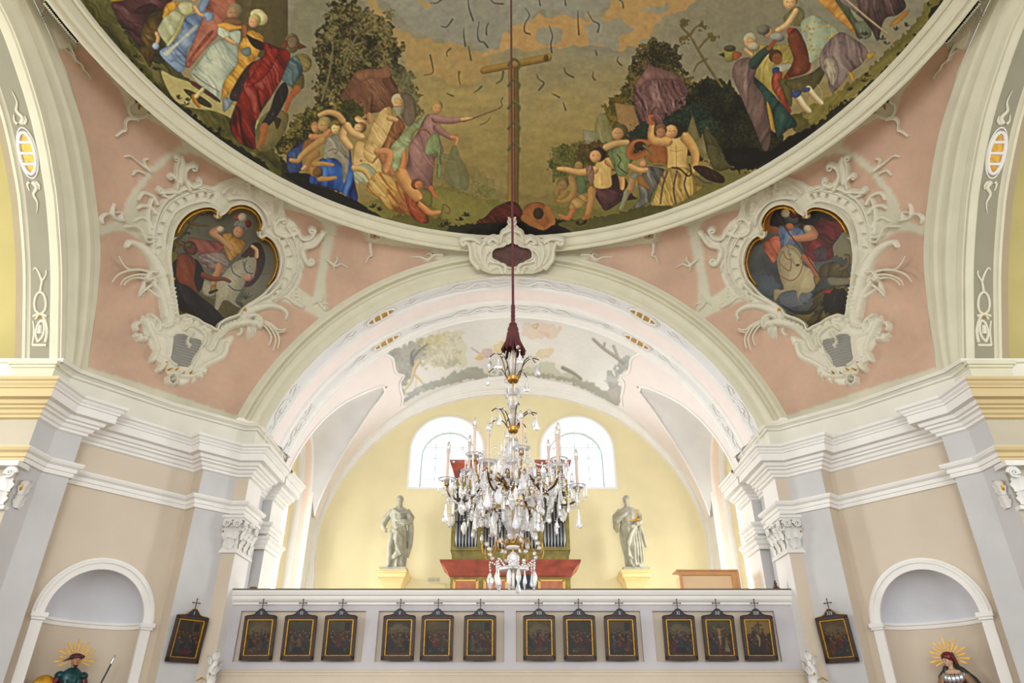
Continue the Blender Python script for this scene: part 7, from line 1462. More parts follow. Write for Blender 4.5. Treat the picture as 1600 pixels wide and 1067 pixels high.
# ------------------------------------------------------------------ carved figures
STONE = mat('weathered_stone', (168, 165, 146), .7, bump=.5, bscale=14, var=.28, vscale=5)
def robe(m, levels, n=56, fold=.10, k=9, seed=0, tw=1.2):
    """levels: (z, cx, cy, rx, ry, foldscale)"""
    rr_ = random.Random(seed); ph = [rr_.uniform(0, 6.28) for _ in range(6)]
    L_ = [tuple(p) for p in catmull(levels, 6)]; rows = []
    for z, cx, cy, rx, ry, fs in L_:
        row = []
        for j in range(n):
            a = 2 * PI * j / n
            f_ = math.sin(k * a + ph[0] + tw * z * 3) * .6 + math.sin((k * 1.7) * a + ph[1] - z * 4) * .3 + .4 * math.sin(3 * a + ph[2] + z * 5); f_ = math.copysign(abs(f_) ** .7, f_); q = 1 + fold * fs * f_
            row.append((cx + rx * q * math.cos(a), cy + ry * q * math.sin(a), z))
        rows.append(row)
    m.grid(rows, 0, True, close=True); m.add(rows[0], [tuple(range(n))][::-1]); m.add(rows[-1], [tuple(range(n))])
def head_mb(m, c, r, yaw=0, tilt=0, nose=1):
    c = Vector(c); M = Matrix.Rotation(yaw, 3, 'Z') @ Matrix.Rotation(tilt, 3, 'X')
    def q(x, y, z): return c + M @ Vector((x, y, z))
    m.sphere(c, r, 20, sc=(.78, .92, 1.12), M=M)
    m.sphere(q(0, -.55 * r, -.55 * r), r * .48, 12, sc=(1, .8, .9), M=M)                       # jaw
    m.tube([q(0, -.88 * r, .12 * r), q(0, -1.12 * r, -.18 * r)], [r * .09, r * .16], 8)           # nose
    for s_ in (-1, 1):
        m.tube([q(s_ * .12 * r, -.9 * r, .2 * r), q(s_ * .5 * r, -.76 * r, .22 * r)], [r * .1, r * .08], 6)   # brow
        m.sphere(q(s_ * .3 * r, -.80 * r, .06 * r), r * .13, 8, M=M); m.sphere(q(s_ * .76 * r, 0, 0), r * .2, 8, sc=(.5, .8, 1.2), M=M)
        m.sphere(q(s_ * .38 * r, -.62 * r, -.22 * r), r * .26, 8, M=M)
    m.tube([q(-.2 * r, -.93 * r, -.48 * r), q(0, -1.0 * r, -.46 * r), q(.2 * r, -.93 * r, -.48 * r)], [r * .05, r * .1, r * .05], 6)
    return q
def hand_mb(m, w, d, up, size=.17, curl=.5):
    """palm and five fingers from wrist w along d; up = back of the hand"""
    w = Vector(w); d = Vector(d).normalized(); up = Vector(up); sd = d.cross(up).normalized(); up = sd.cross(d).normalized(); L_ = size * .48
    m.tube([w, w + d * L_ * .5, w + d * L_], [size * .16, size * .24, size * .22], 10, up=[up] * 3, ry=.55)
    for i, (o, l) in enumerate(((-.75, .42), (-.25, .48), (.25, .45), (.72, .34))):
        b = w + d * L_ * .95 + sd * o * size * .2; p = [b]; a = 0
        for k in range(3): a += curl * (.5 + .25 * k); p.append(p[-1] + (d * math.cos(a) - up * math.sin(a)) * l * size / 3)
        m.tube(p, [size * .065, size * .06, size * .055, size * .04], 7)
    b = w + d * L_ * .3 - sd * size * .18; m.tube([b, b + (d * .5 - sd * .6 - up * .2) * size * .25, b + (d * .9 - sd * .6 - up * .5) * size * .36], [size * .08, size * .07, size * .045], 7)
def remesh(o, vx, sm=4):
    md = o.modifiers.new('fuse', 'REMESH'); md.mode = 'VOXEL'; md.voxel_size = vx; md.use_smooth_shade = True
    if sm: s_ = o.modifiers.new('smooth', 'SMOOTH'); s_.factor = .5; s_.iterations = sm
def corbel(x, s_):
    z1 = 5.21; t = thing('wall_console', 'ochre plaster console bracket under the %s stone saint' % s_, 'console', (x, 19.2, 4.2)); OC = mat('ochre_console', (240, 212, 152), .8, var=.04)
    prof = [(4.0, .14), (4.35, .17), (4.6, .19), (4.72, .205), (4.86, .25), (4.98, .31), (5.05, .36), (5.06, .40), (5.15, .42), (5.16, .45), (5.205, .45)]
    m = MB(); rows = []
    for z, h in prof: rows.append([(x - h * .92, 19.58, z), (x - h * .92, 19.6 - h * 1.9, z), (x + h * .92, 19.6 - h * 1.9, z), (x + h * .92, 19.58, z)])
    m.grid(rows, 0, False); m.add(rows[-1], [(0, 1, 2, 3)]); m.add(rows[0], [(3, 2, 1, 0)]); m.build('bracket', OC, t)
    m = MB(); m.box((x, 18.98, 5.212), (.42, .3, .006)); m.build('top_slab', OC, t); return t
# left saint: one arm on the hip, mantle slung from the other shoulder
corbel(-3.17, 'left'); corbel(3.27, 'right')
def saint_left():
    t = thing('stone_statue', 'grey stone saint with one hand at the hip, left of the organ', 'statue', (-3.12, 19.0, 5.23), local=True)
    m = MB(); m.box((-.02, 0, .035), (.36, .24, .035)); m.build('plinth', STONE, t, bevel=.01)
    m = MB(); robe(m, [(.07, .02, 0, .26, .19, .8), (.25, .03, .0, .25, .18, 1.2), (.55, .04, 0, .24, .18, 1.3), (.85, .03, 0, .23, .18, 1.2), (1.08, .02, 0, .22, .17, 1), (1.28, 0, 0, .19, .14, .7), (1.5, -.01, 0, .23, .15, .5), (1.64, 0, 0, .22, .13, .4), (1.72, .0, 0, .11, .09, .2), (1.78, 0, -.01, .07, .07, 0)], seed=3, fold=.11)
    q = head_mb(m, (0, -.04, 1.9), .118, yaw=.25)
    m.tube([(0, -.0, 1.7), (0, -.02, 1.85)], .062, 12); m.sphere(q(0, -.09, -.12), .075, 10, sc=(1, .8, 1.3))          # beard
    m.sphere(q(0, .025, .03), .108, 14, sc=(.95, 1, 1.0))
    for k in range(26): a = k * 2.4; ph_ = .15 + 1.2 * k / 26; m.sphere(q(.095 * math.cos(a) * math.cos(ph_), .025 + .1 * math.sin(a) * math.cos(ph_) * (1 if math.sin(a) > 0 else .75), .03 + .1 * math.sin(ph_)), .024, 6)
    m.tube([(-.2, 0, 1.62), (-.34, .02, 1.42), (-.40, -.02, 1.24)], [.085, .095, .08], 12); m.tube([(-.40, -.02, 1.24), (-.38, -.12, 1.12), (-.33, -.2, 1.06)], [.085, .06, .045], 12); hand_mb(m, (-.36, -.18, 1.08), (.5, -.3, -.5), (-.3, -.8, .3), .2, .9)
    m.tube([(.2, 0, 1.62), (.33, .0, 1.42), (.30, -.08, 1.26)], [.09, .11, .1], 12); m.tube([(.30, -.08, 1.28), (.18, -.17, 1.28), (.05, -.2, 1.3)], [.09, .07, .045], 12); hand_mb(m, (.07, -.2, 1.3), (-1, -.1, .05), (0, -1, .2), .19, .6)
    for i in range(7):   # diagonal mantle folds
        o = i * .055; m.tube([(-.17 + o * .2, -.15, 1.1 - o * .2), (.02, -.2 - .01 * i, 1.0 - o), (.16, -.18, .8 - o * 1.2), (.06 - o * .2, -.2, .5 - o * .6), (-.2 + o * .5, -.17, .18 + o * .3)], [.02, .034, .036, .032, .02], 8)
    m.tube([(-.2, -.05, .98), (0, -.16, 1.12), (.2, -.12, 1.2)], [.05, .06, .05], 10); m.tube([(.28, .02, 1.5), (.36, .03, 1.1), (.36, .04, .7), (.32, .02, .35)], [.09, .08, .07, .03], 10); m.tube([(.24, -.1, 1.55), (.05, -.17, 1.5), (-.16, -.12, 1.62)], [.04, .03, .05], 8)
    m.tube([(-.12, -.14, .95), (-.15, -.18, .55), (-.14, -.16, .12)], [.09, .075, .06], 12)
    for x in (-.14, .08): m.tube([(x, -.14, .1), (x - .01, -.26, .09)], [.05, .035], 10)
    o = m.build('figure', STONE, t); remesh(o, .014, 2)
    m = MB(); m.tube([(.05, -.2, 1.0), (.09, -.21, .97)], [.03, .02], 8); m.build('gilt_clasp', GOLDM, t)
def saint_right():
    t = thing('stone_statue', 'grey stone saint holding a small gilt cross, right of the organ', 'statue', (3.24, 19.0, 5.23), local=True)
    m = MB(); m.box((.04, 0, .035), (.36, .24, .035)); m.build('plinth', STONE, t, bevel=.01)
    m = MB(); robe(m, [(.07, .03, 0, .24, .18, .9), (.25, .02, .0, .24, .18, 1.2), (.55, 0, 0, .24, .18, 1.3), (.85, -.03, 0, .25, .19, 1.2), (1.08, -.04, 0, .25, .18, 1), (1.28, -.04, 0, .22, .15, .7), (1.5, -.02, 0, .24, .15, .5), (1.64, -.02, 0, .23, .13, .4), (1.72, -.03, 0, .11, .09, .2), (1.78, -.04, -.01, .07, .07, 0)], seed=8, fold=.11)
    q = head_mb(m, (-.06, -.05, 1.9), .118, yaw=-.3, tilt=.12); m.tube([(-.03, 0, 1.7), (-.05, -.02, 1.85)], .062, 12); m.sphere(q(0, -.08, -.11), .07, 10, sc=(.9, .7, 1.3))
    m.sphere(q(0, .025, .03), .106, 14, sc=(.95, 1, 1.0))
    for k in range(22): a = k * 2.4; ph_ = .1 + 1.2 * k / 22; m.sphere(q(.093 * math.cos(a) * math.cos(ph_), .025 + .1 * math.sin(a) * math.cos(ph_) * (1 if math.sin(a) > 0 else .75), .03 + .1 * math.sin(ph_)), .024, 6)
    m.tube([(-.22, 0, 1.62), (-.37, .02, 1.44), (-.38, -.04, 1.3)], [.09, .11, .11], 12); m.tube([(-.38, -.04, 1.32), (-.25, -.16, 1.42), (-.12, -.2, 1.5)], [.10, .07, .05], 12); hand_mb(m, (-.15, -.19, 1.49), (.8, -.1, .3), (0, -1, 0), .19, .4); m.tube([(-.38, 0, 1.35), (-.40, .02, 1.15), (-.36, .02, 1.02)], [.09, .07, .03], 10)
    m.tube([(.18, 0, 1.62), (.29, -.0, 1.42), (.27, -.1, 1.26)], [.085, .1, .085], 12); m.tube([(.27, -.1, 1.26), (.2, -.2, 1.24)], [.07, .045], 12); hand_mb(m, (.22, -.18, 1.24), (-.9, -.3, .1), (0, -.9, .4), .19, 1.1)
    m.tube([(.26, -.02, 1.2), (.33, 0, .95), (.38, 0, .62)], [.06, .06, .03], 10)
    for i in range(8):
        o = i * .05; m.tube([(.14 - o * .3, -.17, 1.18 - o * .2), (-.02 - o * .3, -.2, .98 - o), (-.14, -.2, .72 - o), (-.1 + o * .2, -.18, .3)], [.02, .034, .034, .02], 8)
    for x in (.02, .09, .16, .22): m.tube([(x, -.17, 1.1), (x + .02, -.18, .7), (x + .02, -.17, .2)], [.014, .028, .018], 8)
    m.tube([(-.2, -.1, 1.2), (0, -.18, 1.14), (.2, -.12, 1.22)], [.05, .05, .05], 10)
    for x in (-.06, .12): m.tube([(x, -.14, .1), (x + .01, -.26, .09)], [.05, .035], 10)
    o = m.build('figure', STONE, t); remesh(o, .014, 2)
    m = MB(); m.box((.14, -.27, 1.42), (.014, .012, .16), M=Matrix.Rotation(.06, 3, 'Y')); m.box((.13, -.27, 1.30), (.17, .012, .02), M=Matrix.Rotation(-.12, 3, 'Y')); m.build('gilt_cross', GOLD, t)
saint_left(); saint_right()

# ------------------------------------------------------------------ painted figures in the niches
TEAL = mat('teal_glaze', (8, 62, 66), .3, metal=.3, bump=.2, bscale=20, var=.35, vscale=6); REDG = mat('red_glaze', (104, 26, 34), .35, metal=.2, bump=.2, bscale=20, var=.3, vscale=8)
FLESH = mat('painted_flesh', (178, 132, 96), .5, var=.08); DGRN = mat('dark_green_cloak', (26, 40, 30), .4, var=.3, vscale=5); SILV = mat('silvered', (196, 204, 206), .22, metal=.85, bump=.25, bscale=26); TANS = mat('bronzed_sleeve', (150, 118, 88), .4, metal=.3, bump=.25, bscale=18, var=.25, vscale=7)
FLESH2 = mat('pale_painted_flesh', (206, 170, 140), .5, var=.06)
BLK = mat('black_staff', (20, 16, 16), .4); HAIRD = mat('dark_hair', (40, 26, 20), .6); LIP = mat('painted_lip', (140, 60, 56), .5)
def niche_base(t, h=1.0):
    m = MB(); m.lathe([(0, -h), (.34, -h), (.34, -h + .06), (.28, -h + .1), (.26, -.1), (.33, -.04), (.34, 0), (0, 0)], (0, 0, 0), 28); m.build('pedestal', W_WHITE, t)
def rays(t, c, r0, r1, n, a0, a1, yb):
    for k in range(n):
        a = a0 + (a1 - a0) * k / (n - 1); r_ = r1 * (1 if k % 2 else .82); m = MB(); d = Vector((math.cos(a), 0, math.sin(a))); p = Vector((-d.z, 0, d.x)); c_ = Vector((c[0], yb, c[2])); w0, w1 = .005, .013
        pts = [c_ + d * r0 - p * w0, c_ + d * (r_ * .9) - p * w1, c_ + d * r_, c_ + d * (r_ * .9) + p * w1, c_ + d * r0 + p * w0]; v = [q + Vector((0, -.008, 0)) for q in pts] + [q + Vector((0, .008, 0)) for q in pts]
        m.add(v, [(0, 1, 2, 3, 4), (9, 8, 7, 6, 5)] + [(i, 5 + i, 5 + (i + 1) % 5, (i + 1) % 5) for i in range(5)]); m.build('halo_ray', GOLD, t)
def face_parts(t, q, r):
    for s_ in (-1, 1):
        m = MB(); m.sphere(q(s_ * .3 * r, -.9 * r, .06 * r), r * .07, 8); m.build('eye', HAIRD, t)
        m = MB(); m.tube([q(s_ * .14 * r, -.97 * r, .26 * r), q(s_ * .46 * r, -.84 * r, .27 * r)], r * .035, 5); m.build('eyebrow', HAIRD, t)
    m = MB(); m.tube([q(-.18 * r, -1.0 * r, -.48 * r), q(0, -1.07 * r, -.46 * r), q(.18 * r, -1.0 * r, -.48 * r)], [r * .03, r * .06, r * .03], 6); m.build('mouth', LIP, t)
def soldier():
    c = Vector((-7.19, 12.51)); hz = 2.60; H_ = 1.55; b = hz - H_ + .02
    t = thing('painted_figure', 'painted carved saint in teal armour with gold rays and a staff, left niche', 'statue', (c.x, c.y, b), local=True); t.rotation_euler = (0, 0, math.atan2(NRM.x, -NRM.y) - .1)
    niche_base(t, b); m = MB(); robe(m, [(0, 0, 0, .2, .16, .8), (.4, 0, 0, .19, .15, 1.2), (.75, 0, 0, .17, .13, .6), (.95, 0, 0, .15, .11, .2)], seed=2); m.build('skirt', REDG, t)
    m = MB(); robe(m, [(.85, 0, 0, .15, .115, .1), (.98, 0, 0, .15, .11, .1), (1.15, 0, 0, .17, .12, .1), (1.28, 0, 0, .175, .105, .1), (1.36, 0, 0, .1, .08, 0), (1.39, 0, 0, .06, .06, 0)], seed=2, fold=.04)
    for s_ in (-1, 1): m.sphere((s_ * .175, -.0, 1.27), .075, 14, sc=(1, 1, .9)); m.tube([(s_ * .1, -.1, 1.2), (s_ * .08, -.125, 1.1)], [.05, .04], 8)
    for k in range(5): m.tube([(-.13, -.09, 1.18 - k * .06), (0, -.135, 1.16 - k * .06), (.13, -.09, 1.18 - k * .06)], .012, 6)
    m.build('armour', TEAL, t, )
    m = MB(); m.tube([(.18, 0, 1.25), (.25, -.03, 1.08), (.3, -.14, .98)], [.055, .05, .04], 10); m.tube([(-.18, 0, 1.25), (-.27, .0, 1.08), (-.28, -.1, .95)], [.055, .05, .04], 10); m.build('sleeves', REDG, t)
    m = MB(); q = head_mb(m, (0, -.02, 1.5), .09); m.tube([(0, 0, 1.34), (0, -.01, 1.45)], .045, 10); o = m.build('head', FLESH, t); remesh(o, .005, 1); m = MB(); hand_mb(m, (.3, -.14, .98), (.3, -.7, -.1), (0, 0, 1), .14, 1.0); m.build('hand', FLESH, t); m = MB(); hand_mb(m, (-.28, -.1, .95), (-.2, -.7, -.1), (0, 0, 1), .14, .6); m.build('hand', FLESH, t); face_parts(t, q, .09)
    m = MB(); m.sphere((0, .0, 1.55), .098, 14, sc=(1.1, 1.1, .62)); m.tube([(-.1, -.03, 1.54), (-.02, -.085, 1.55), (.1, -.03, 1.56)], .022, 8); m.tube([(-.08, .02, 1.53), (-.14, .03, 1.5), (-.18, .03, 1.48)], [.02, .015, .004], 6); m.build('cap', mat('maroon_cap', (70, 22, 30), .5, var=.2), t)
    m = MB(); m.sphere((0, -.075, 1.425), .035, 8, sc=(1, .6, 1.2)); m.build('beard', HAIRD, t)
    rays(t, (0, 0, 1.52), .09, .32, 15, -.35, PI + .45, .05)
    m = MB(); m.tube([(.3, -.2, .6), (.36, -.2, .98), (.50, -.2, 1.50)], .014, 8); m.build('staff', BLK, t)
    m = MB(); m.tube([(.49, -.2, 1.46), (.50, -.2, 1.52), (.515, -.2, 1.57), (.53, -.2, 1.62)], [.02, .026, .02, .002], 8); m.build('staff_tip', SILV, t)
    m = MB(); m.lathe([(0, .03), (.12, .025), (.2, 0), (.21, -.02), (0, -.02)], (-.36, -.06, 1.06), 24, M=Matrix.Rotation(PI / 2, 3, 'X') @ Matrix.Rotation(.3, 3, 'Y')); m.build('shield', GOLD, t)
def lady():
    c = Vector((7.22, 12.50)); hz = 2.60; H_ = 1.55; b = hz - H_ + .03
    t = thing('painted_figure', 'painted carved woman saint with red veil, silver collar and gold rays, right niche', 'statue', (c.x, c.y, b), local=True); t.rotation_euler = (0, 0, -math.atan2(NRM.x, -NRM.y) + .1)
    niche_base(t, b); m = MB(); robe(m, [(0, 0, 0, .23, .17, .8), (.4, 0, 0, .2, .15, 1.2), (.75, 0, 0, .17, .13, .8), (.95, 0, 0, .14, .11, .4), (1.15, 0, 0, .155, .115, .2), (1.26, 0, 0, .15, .1, .2), (1.30, 0, 0, .11, .08, 0)], seed=5); m.build('gown', REDG, t)
    m = MB(); m.tube([(-.16, 0, 1.26), (-.25, -.02, 1.08), (-.14, -.17, .98), (-.02, -.2, .98)], [.065, .06, .05, .035], 10); m.tube([(.16, 0, 1.26), (.26, -.02, 1.08), (.3, -.14, .92)], [.065, .065, .045], 10); m.build('sleeves', TANS, t)
    for k in range(7):
        a = -1.25 + k * 2.5 / 6; m = MB(); p = Vector((math.sin(a) * .15, -math.cos(a) * .115, 1.26 - .05 * math.cos(a))); m.sphere(p, .045, 10, sc=(.9, .6, 1.5)); m.build('silver_lappet', SILV, t)
    m = MB(); m.sphere((.3, -.13, .93), .05, 10); m.build('silver_cuff', SILV, t)
    m = MB(); q = head_mb(m, (-.03, -.03, 1.49), .088, yaw=-.45, tilt=.2); m.tube([(0, 0, 1.33), (-.02, -.02, 1.44)], .045, 10); m.sphere((0, -.03, 1.31), .1, 12, sc=(1.25, .8, .5)); o = m.build('head', FLESH2, t); remesh(o, .005, 1); m = MB(); hand_mb(m, (-.02, -.2, .98), (.8, -.3, .1), (0, -.5, .8), .14, .6); m.build('hand', FLESH2, t); m = MB(); hand_mb(m, (.3, -.15, .9), (.2, -.6, -.4), (0, 0, 1), .14, .6); m.build('hand', FLESH2, t); face_parts(t, q, .088)
    m = MB(); rows = []
    for k in range(9):
        v = k / 8; rows.append([q(.088 * math.cos(a) * (1 + .2 * v), .03 + .09 * math.sin(a) * (1 + .2 * v), .07 - .2 * v + .03 * math.sin(a * 1)) for a in np.linspace(-.15, PI + .15, 17)])
    m.grid(rows, 0, True); m.sphere(q(0, .03, .045), .093, 14, sc=(1.0, 1.0, .8)); o = m.build('veil', REDG, t); md = o.modifiers.new('solid', 'SOLIDIFY'); md.thickness = .012
    m = MB(); m.tube([q(.09, 0, -.08), (.12, .04, 1.34), (.24, .06, 1.2), (.36, .06, .95), (.4, .05, .7)], [.035, .05, .06, .07, .05], 10); m.tube([q(-.09, 0, -.08), (-.12, .02, 1.33), (-.2, .02, 1.24), (-.24, .02, 1.15)], [.03, .05, .06, .03], 10); m.build('mantle', DGRN, t)
    rays(t, (-.02, 0, 1.53), .1, .32, 15, -.35, PI + .45, .05)
soldier(); lady()
# ------------------------------------------------------------------ organ and loft furniture
GRN = mat('marbled_green_wood', (126, 112, 14), .45, var=.5, vscale=6); REDM = mat('marbled_red_wood', (150, 66, 44), .4, var=.45, vscale=4); TERR = mat('panel_terracotta', (176, 100, 62), .45, var=.35, vscale=5); GOLDT = mat('gilt_strip', (206, 164, 84), .5, metal=.3)
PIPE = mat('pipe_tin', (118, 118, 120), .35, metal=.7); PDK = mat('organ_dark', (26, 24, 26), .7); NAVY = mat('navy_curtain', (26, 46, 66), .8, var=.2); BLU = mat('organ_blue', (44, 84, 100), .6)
YO = 17.45
def organ():
    t = thing('pipe_organ', 'small marbled green and red pipe organ behind the parapet', 'organ', (-.02, YO, 2.62)); cx = -.04
    gx = lambda px, y=YO: P(px, 900, Y=y).x
    # lower case
    m = MB(); m.box((cx, YO + .55, 3.75), (1.46, .5, 1.12)); m.build('lower_case', GRN, t)
    for a, b in ((-1.36, -.80), (-.62, -.10), (.70, 1.30)):
        m = MB(); m.box(((a + b) / 2 + cx, YO + .04, 4.35), ((b - a) / 2, .02, .36)); q = m.build('panel', TERR, t)
        for x in (a, b): m = MB(); m.box((x + cx, YO + .03, 4.35), (.03, .03, .38)); m.build('gilt_strip', GOLDT, q)
        m = MB(); m.box(((a + b) / 2 + cx, YO + .03, 4.72), ((b - a) / 2, .03, .02)); m.build('gilt_strip', GOLDT, q)
    m = MB(); m.box((.36 + cx, YO + .03, 4.25), (.25, .03, .6)); m.build('console_recess', NAVY, t)
    # cornice
    m = MB(); pr = [(1.46, .06, 4.80), (1.50, .02, 4.83), (1.52, -.02, 4.90), (1.60, -.1, 5.02), (1.70, -.2, 5.10), (1.72, -.22, 5.17), (1.3, .3, 5.18)]
    for (w1, y1, z1), (w2, y2, z2) in zip(pr, pr[1:]):
        m.add([(cx - w1, YO + 1, z1), (cx - w1, YO + y1, z1), (cx + w1, YO + y1, z1), (cx + w1, YO + 1, z1), (cx - w2, YO + 1, z2), (cx - w2, YO + y2, z2), (cx + w2, YO + y2, z2), (cx + w2, YO + 1, z2)], [(0, 1, 5, 4), (1, 2, 6, 5), (2, 3, 7, 6)])
    m.build('marbled_cornice', REDM, t)
    m = MB(); m.box((cx, YO + .62, 5.34), (1.46, .42, .17)); m.box((cx, YO + .60, 5.49), (1.50, .44, .02)); m.build('upper_base', GRN, t)
    # side towers and low middle
    for s_, lab in ((-1, 'left'), (1, 'right')):
        x = cx + s_ * 1.12; m = MB()
        for dx in (-.33, .33): m.box((x + dx, YO + .3, 6.4), (.05, .08, .92))
        m.box((x, YO + .3, 7.2), (.38, .09, .14)); m.box((x, YO + .3, 5.53), (.38, .09, .04)); m.box((x, YO + .62, 6.4), (.38, .24, .95)); q = m.build('tower_case', GRN, t)
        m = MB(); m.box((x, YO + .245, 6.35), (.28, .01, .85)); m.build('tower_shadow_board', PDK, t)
        for k in range(7): m = MB(); r_ = .033; px_ = x - .24 + k * .08; top = 7.0 - .12 * abs(3 - k) ** 1.2 * .4; m.lathe([(.008, 5.56), (r_, 5.75), (r_, top), (0, top)], (px_, YO + .2, 0), 10); m.box((px_, YO + .168, 5.83), (.016, .004, .03)); m.build('organ_pipe', PIPE, t)
        m = MB(); m.box((x, YO + .16, 6.18), (.28, .012, .015)); m.build('pipe_rail', PDK, t)
        m = MB(); prt = [(.33, .26, 7.33), (.36, .22, 7.40), (.40, .12, 7.55), (.47, .02, 7.70), (.49, 0, 7.78), (.2, .4, 7.79)]
        for (w1, y1, z1), (w2, y2, z2) in zip(prt, prt[1:]): m.add([(x - w1, YO + .9, z1), (x - w1, YO + y1, z1), (x + w1, YO + y1, z1), (x + w1, YO + .9, z1), (x - w2, YO + .9, z2), (x - w2, YO + y2, z2), (x + w2, YO + y2, z2), (x + w2, YO + .9, z2)], [(0, 1, 5, 4), (1, 2, 6, 5), (2, 3, 7, 6)])
        q = m.build('tower_crown', REDM, t)
        for k in range(7): m = MB(); m.box((x - .24 + k * .08, YO + .13, 7.47), (.022, .02, .055)); m.build('blue_dentil', BLU, q)
    m = MB()
    for x in (-.72, -.05, .05, .72): m.box((cx + x, YO + .34, 6.05), (.045, .07, .58))
    m.box((cx, YO + .34, 6.62), (.74, .08, .06)); m.box((cx, YO + .64, 6.05), (.74, .22, .6)); m.build('middle_case', GRN, t)
    for s_ in (-1, 1):
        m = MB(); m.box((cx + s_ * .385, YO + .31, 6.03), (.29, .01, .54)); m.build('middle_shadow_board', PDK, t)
        for k in range(7): m = MB(); px_ = cx + s_ * .385 - .25 + k * .083; m.lathe([(.008, 5.52), (.032, 5.68), (.032, 6.5), (0, 6.5)], (px_, YO + .26, 0), 10); m.build('organ_pipe', PIPE, t)
        m = MB(); m.box((cx + s_ * .385, YO + .22, 6.05), (.29, .012, .013)); m.build('pipe_rail', PDK, t)
    m = MB(); m.lathe([(.1, 6.68), (.06, 6.74), (.12, 6.84), (.08, 6.95), (.03, 7.0), (0, 7.02)], (cx - .05, YO + .34, 0), 16); m.sphere((cx - .13, YO + .34, 6.95), .06, 8); m.sphere((cx + .06, YO + .32, 7.02), .05, 8, sc=(1.6, .6, .6)); m.build('carved_finial', mat('brown_carving', (110, 72, 44), .6, var=.3), t)
    m = MB()
    for s_ in (-1, 1): m.tube([(cx + s_ * .72, YO + .3, 6.7), (cx + s_ * .5, YO + .28, 6.78), (cx + s_ * .3, YO + .28, 6.72), (cx + s_ * .12, YO + .3, 6.8)], [.06, .05, .05, .03], 8)
    m.build('carved_scroll', TERR, t)
organ()
WOOD = mat('honey_wood', (206, 150, 96), .45, var=.16, vscale=3); WOODL = mat('pale_wood_panel', (232, 196, 152), .5, var=.08, vscale=2)
t = thing('wooden_cabinet', 'honey coloured wooden cabinet standing behind the right end of the parapet', 'cabinet', (4.23, 15.6, 2.62)); x0, x1 = 3.6, 4.86
m = MB(); R_ = Matrix.Rotation(.05, 3, 'Y')
m.box((4.23, 15.75, 3.55), (.60, .2, .93)); m.build('body', WOODL, t, bevel=.01)
def tilt_bar(a, b, w_): 
    m = MB(); m.tube([a, b], w_, 4); return m
for nm, c_, h_ in (('top_rail', (4.23, 15.56, 4.53), (.63, .03, .045)), ('side_rail', (4.80, 15.55, 3.55), (.055, .035, 1.0)), ('side_rail', (3.65, 15.55, 3.55), (.03, .03, .95)), ('side_board', (4.88, 15.72, 3.56), (.03, .22, 1.0)), ('top_board', (4.23, 15.72, 4.585), (.67, .23, .014))):
    m = MB(); m.box(c_, h_); m.build(nm, WOOD, t, bevel=.006)
m = MB(); m.box((-2.0, 19.575, 4.7), (.2, .02, .3)); tag(m.build('wall_hatch', mat('hatch_cream', (232, 216, 168), .8), bevel=.004), 'flat cream hatch in the back wall beside the left saint', 'hatch')
m = MB(); m.box((-2.2, 19.575, 5.12), (.09, .02, .035)); m.box((-2.02, 19.575, 5.12), (.04, .025, .04)); tag(m.build('switch_box', mat('switch_grey', (188, 184, 172), .6)), 'small pale switch box on the back wall above the hatch', 'switch')
print('organ done')
# ------------------------------------------------------------------ chandelier
def glass_mat(name, col, rough, mixw, ior=1.5):
    m = bpy.data.materials.new(name); m.use_nodes = True; nt = m.node_tree; N = nt.nodes; L = nt.links; b = N['Principled BSDF']
    b.inputs['Base Color'].default_value = (*lin(col), 1); b.inputs['Roughness'].default_value = rough; b.inputs['IOR'].default_value = ior; b.inputs['Transmission Weight'].default_value = mixw
    tc = N.new('ShaderNodeTexCoord'); n = N.new('ShaderNodeTexNoise'); n.inputs['Scale'].default_value = 60; L.new(tc.outputs['Object'], n.inputs['Vector']); bu = N.new('ShaderNodeBump'); bu.inputs['Strength'].default_value = .25; bu.inputs['Distance'].default_value = .004; L.new(n.outputs['Fac'], bu.inputs['Height']); L.new(bu.outputs['Normal'], b.inputs['Normal'])
    return m
GLS = glass_mat('cut_crystal', (250, 252, 255), .03, .74); GLM = glass_mat('milky_crystal', (240, 238, 244), .1, .5)
BRS = mat('aged_brass', (176, 132, 62), .35, metal=.9, bump=.1, var=.2, vscale=12); DBR = mat('dark_bronze_arm', (84, 62, 40), .35, metal=.8)
CANM = mat('ivory_candle_tube', (204, 178, 158), .6); BULB = glass_mat('clear_bulb', (250, 250, 250), .05, .85)
ROPE = mat('burgundy_rope', (84, 34, 34), .85, bump=.5, bscale=60, var=.25, vscale=20)
CX, CY = 0.01, 5.9
ch = thing('chandelier', 'large crystal chandelier hanging on a burgundy rope in front of the organ loft', 'chandelier', (CX, CY, 2.6))
C3 = lambda r, a, z: Vector((CX + r * math.cos(a), CY + r * math.sin(a), z))
ztop = float(dome_z(CX, CY))
m = MB(); m.tube([(CX - .03, CY, ztop - .0), (CX - .015, CY, 8), (CX, CY, 5.32)], .013, 8); m.build('rope', ROPE, ch)
m = MB()
for k in range(9): m.sphere((CX, CY, 5.31 - k * .024), .021 + .002 * (k % 2), 10, sc=(1, 1, .8))
m.sphere((CX, CY, 5.085), .036, 12, sc=(1.15, 1.15, .8)); m.build('rope_knot', ROPE, ch)
m = MB(); m.lathe([(.0, 5.07), (.045, 5.06), (.055, 5.03), (.05, 5.01), (.06, 4.99), (.07, 4.9), (.085, 4.82), (.06, 4.82), (0, 4.9)], (CX, CY, 0), 24); tz = m.build('tassel', ROPE, ch)
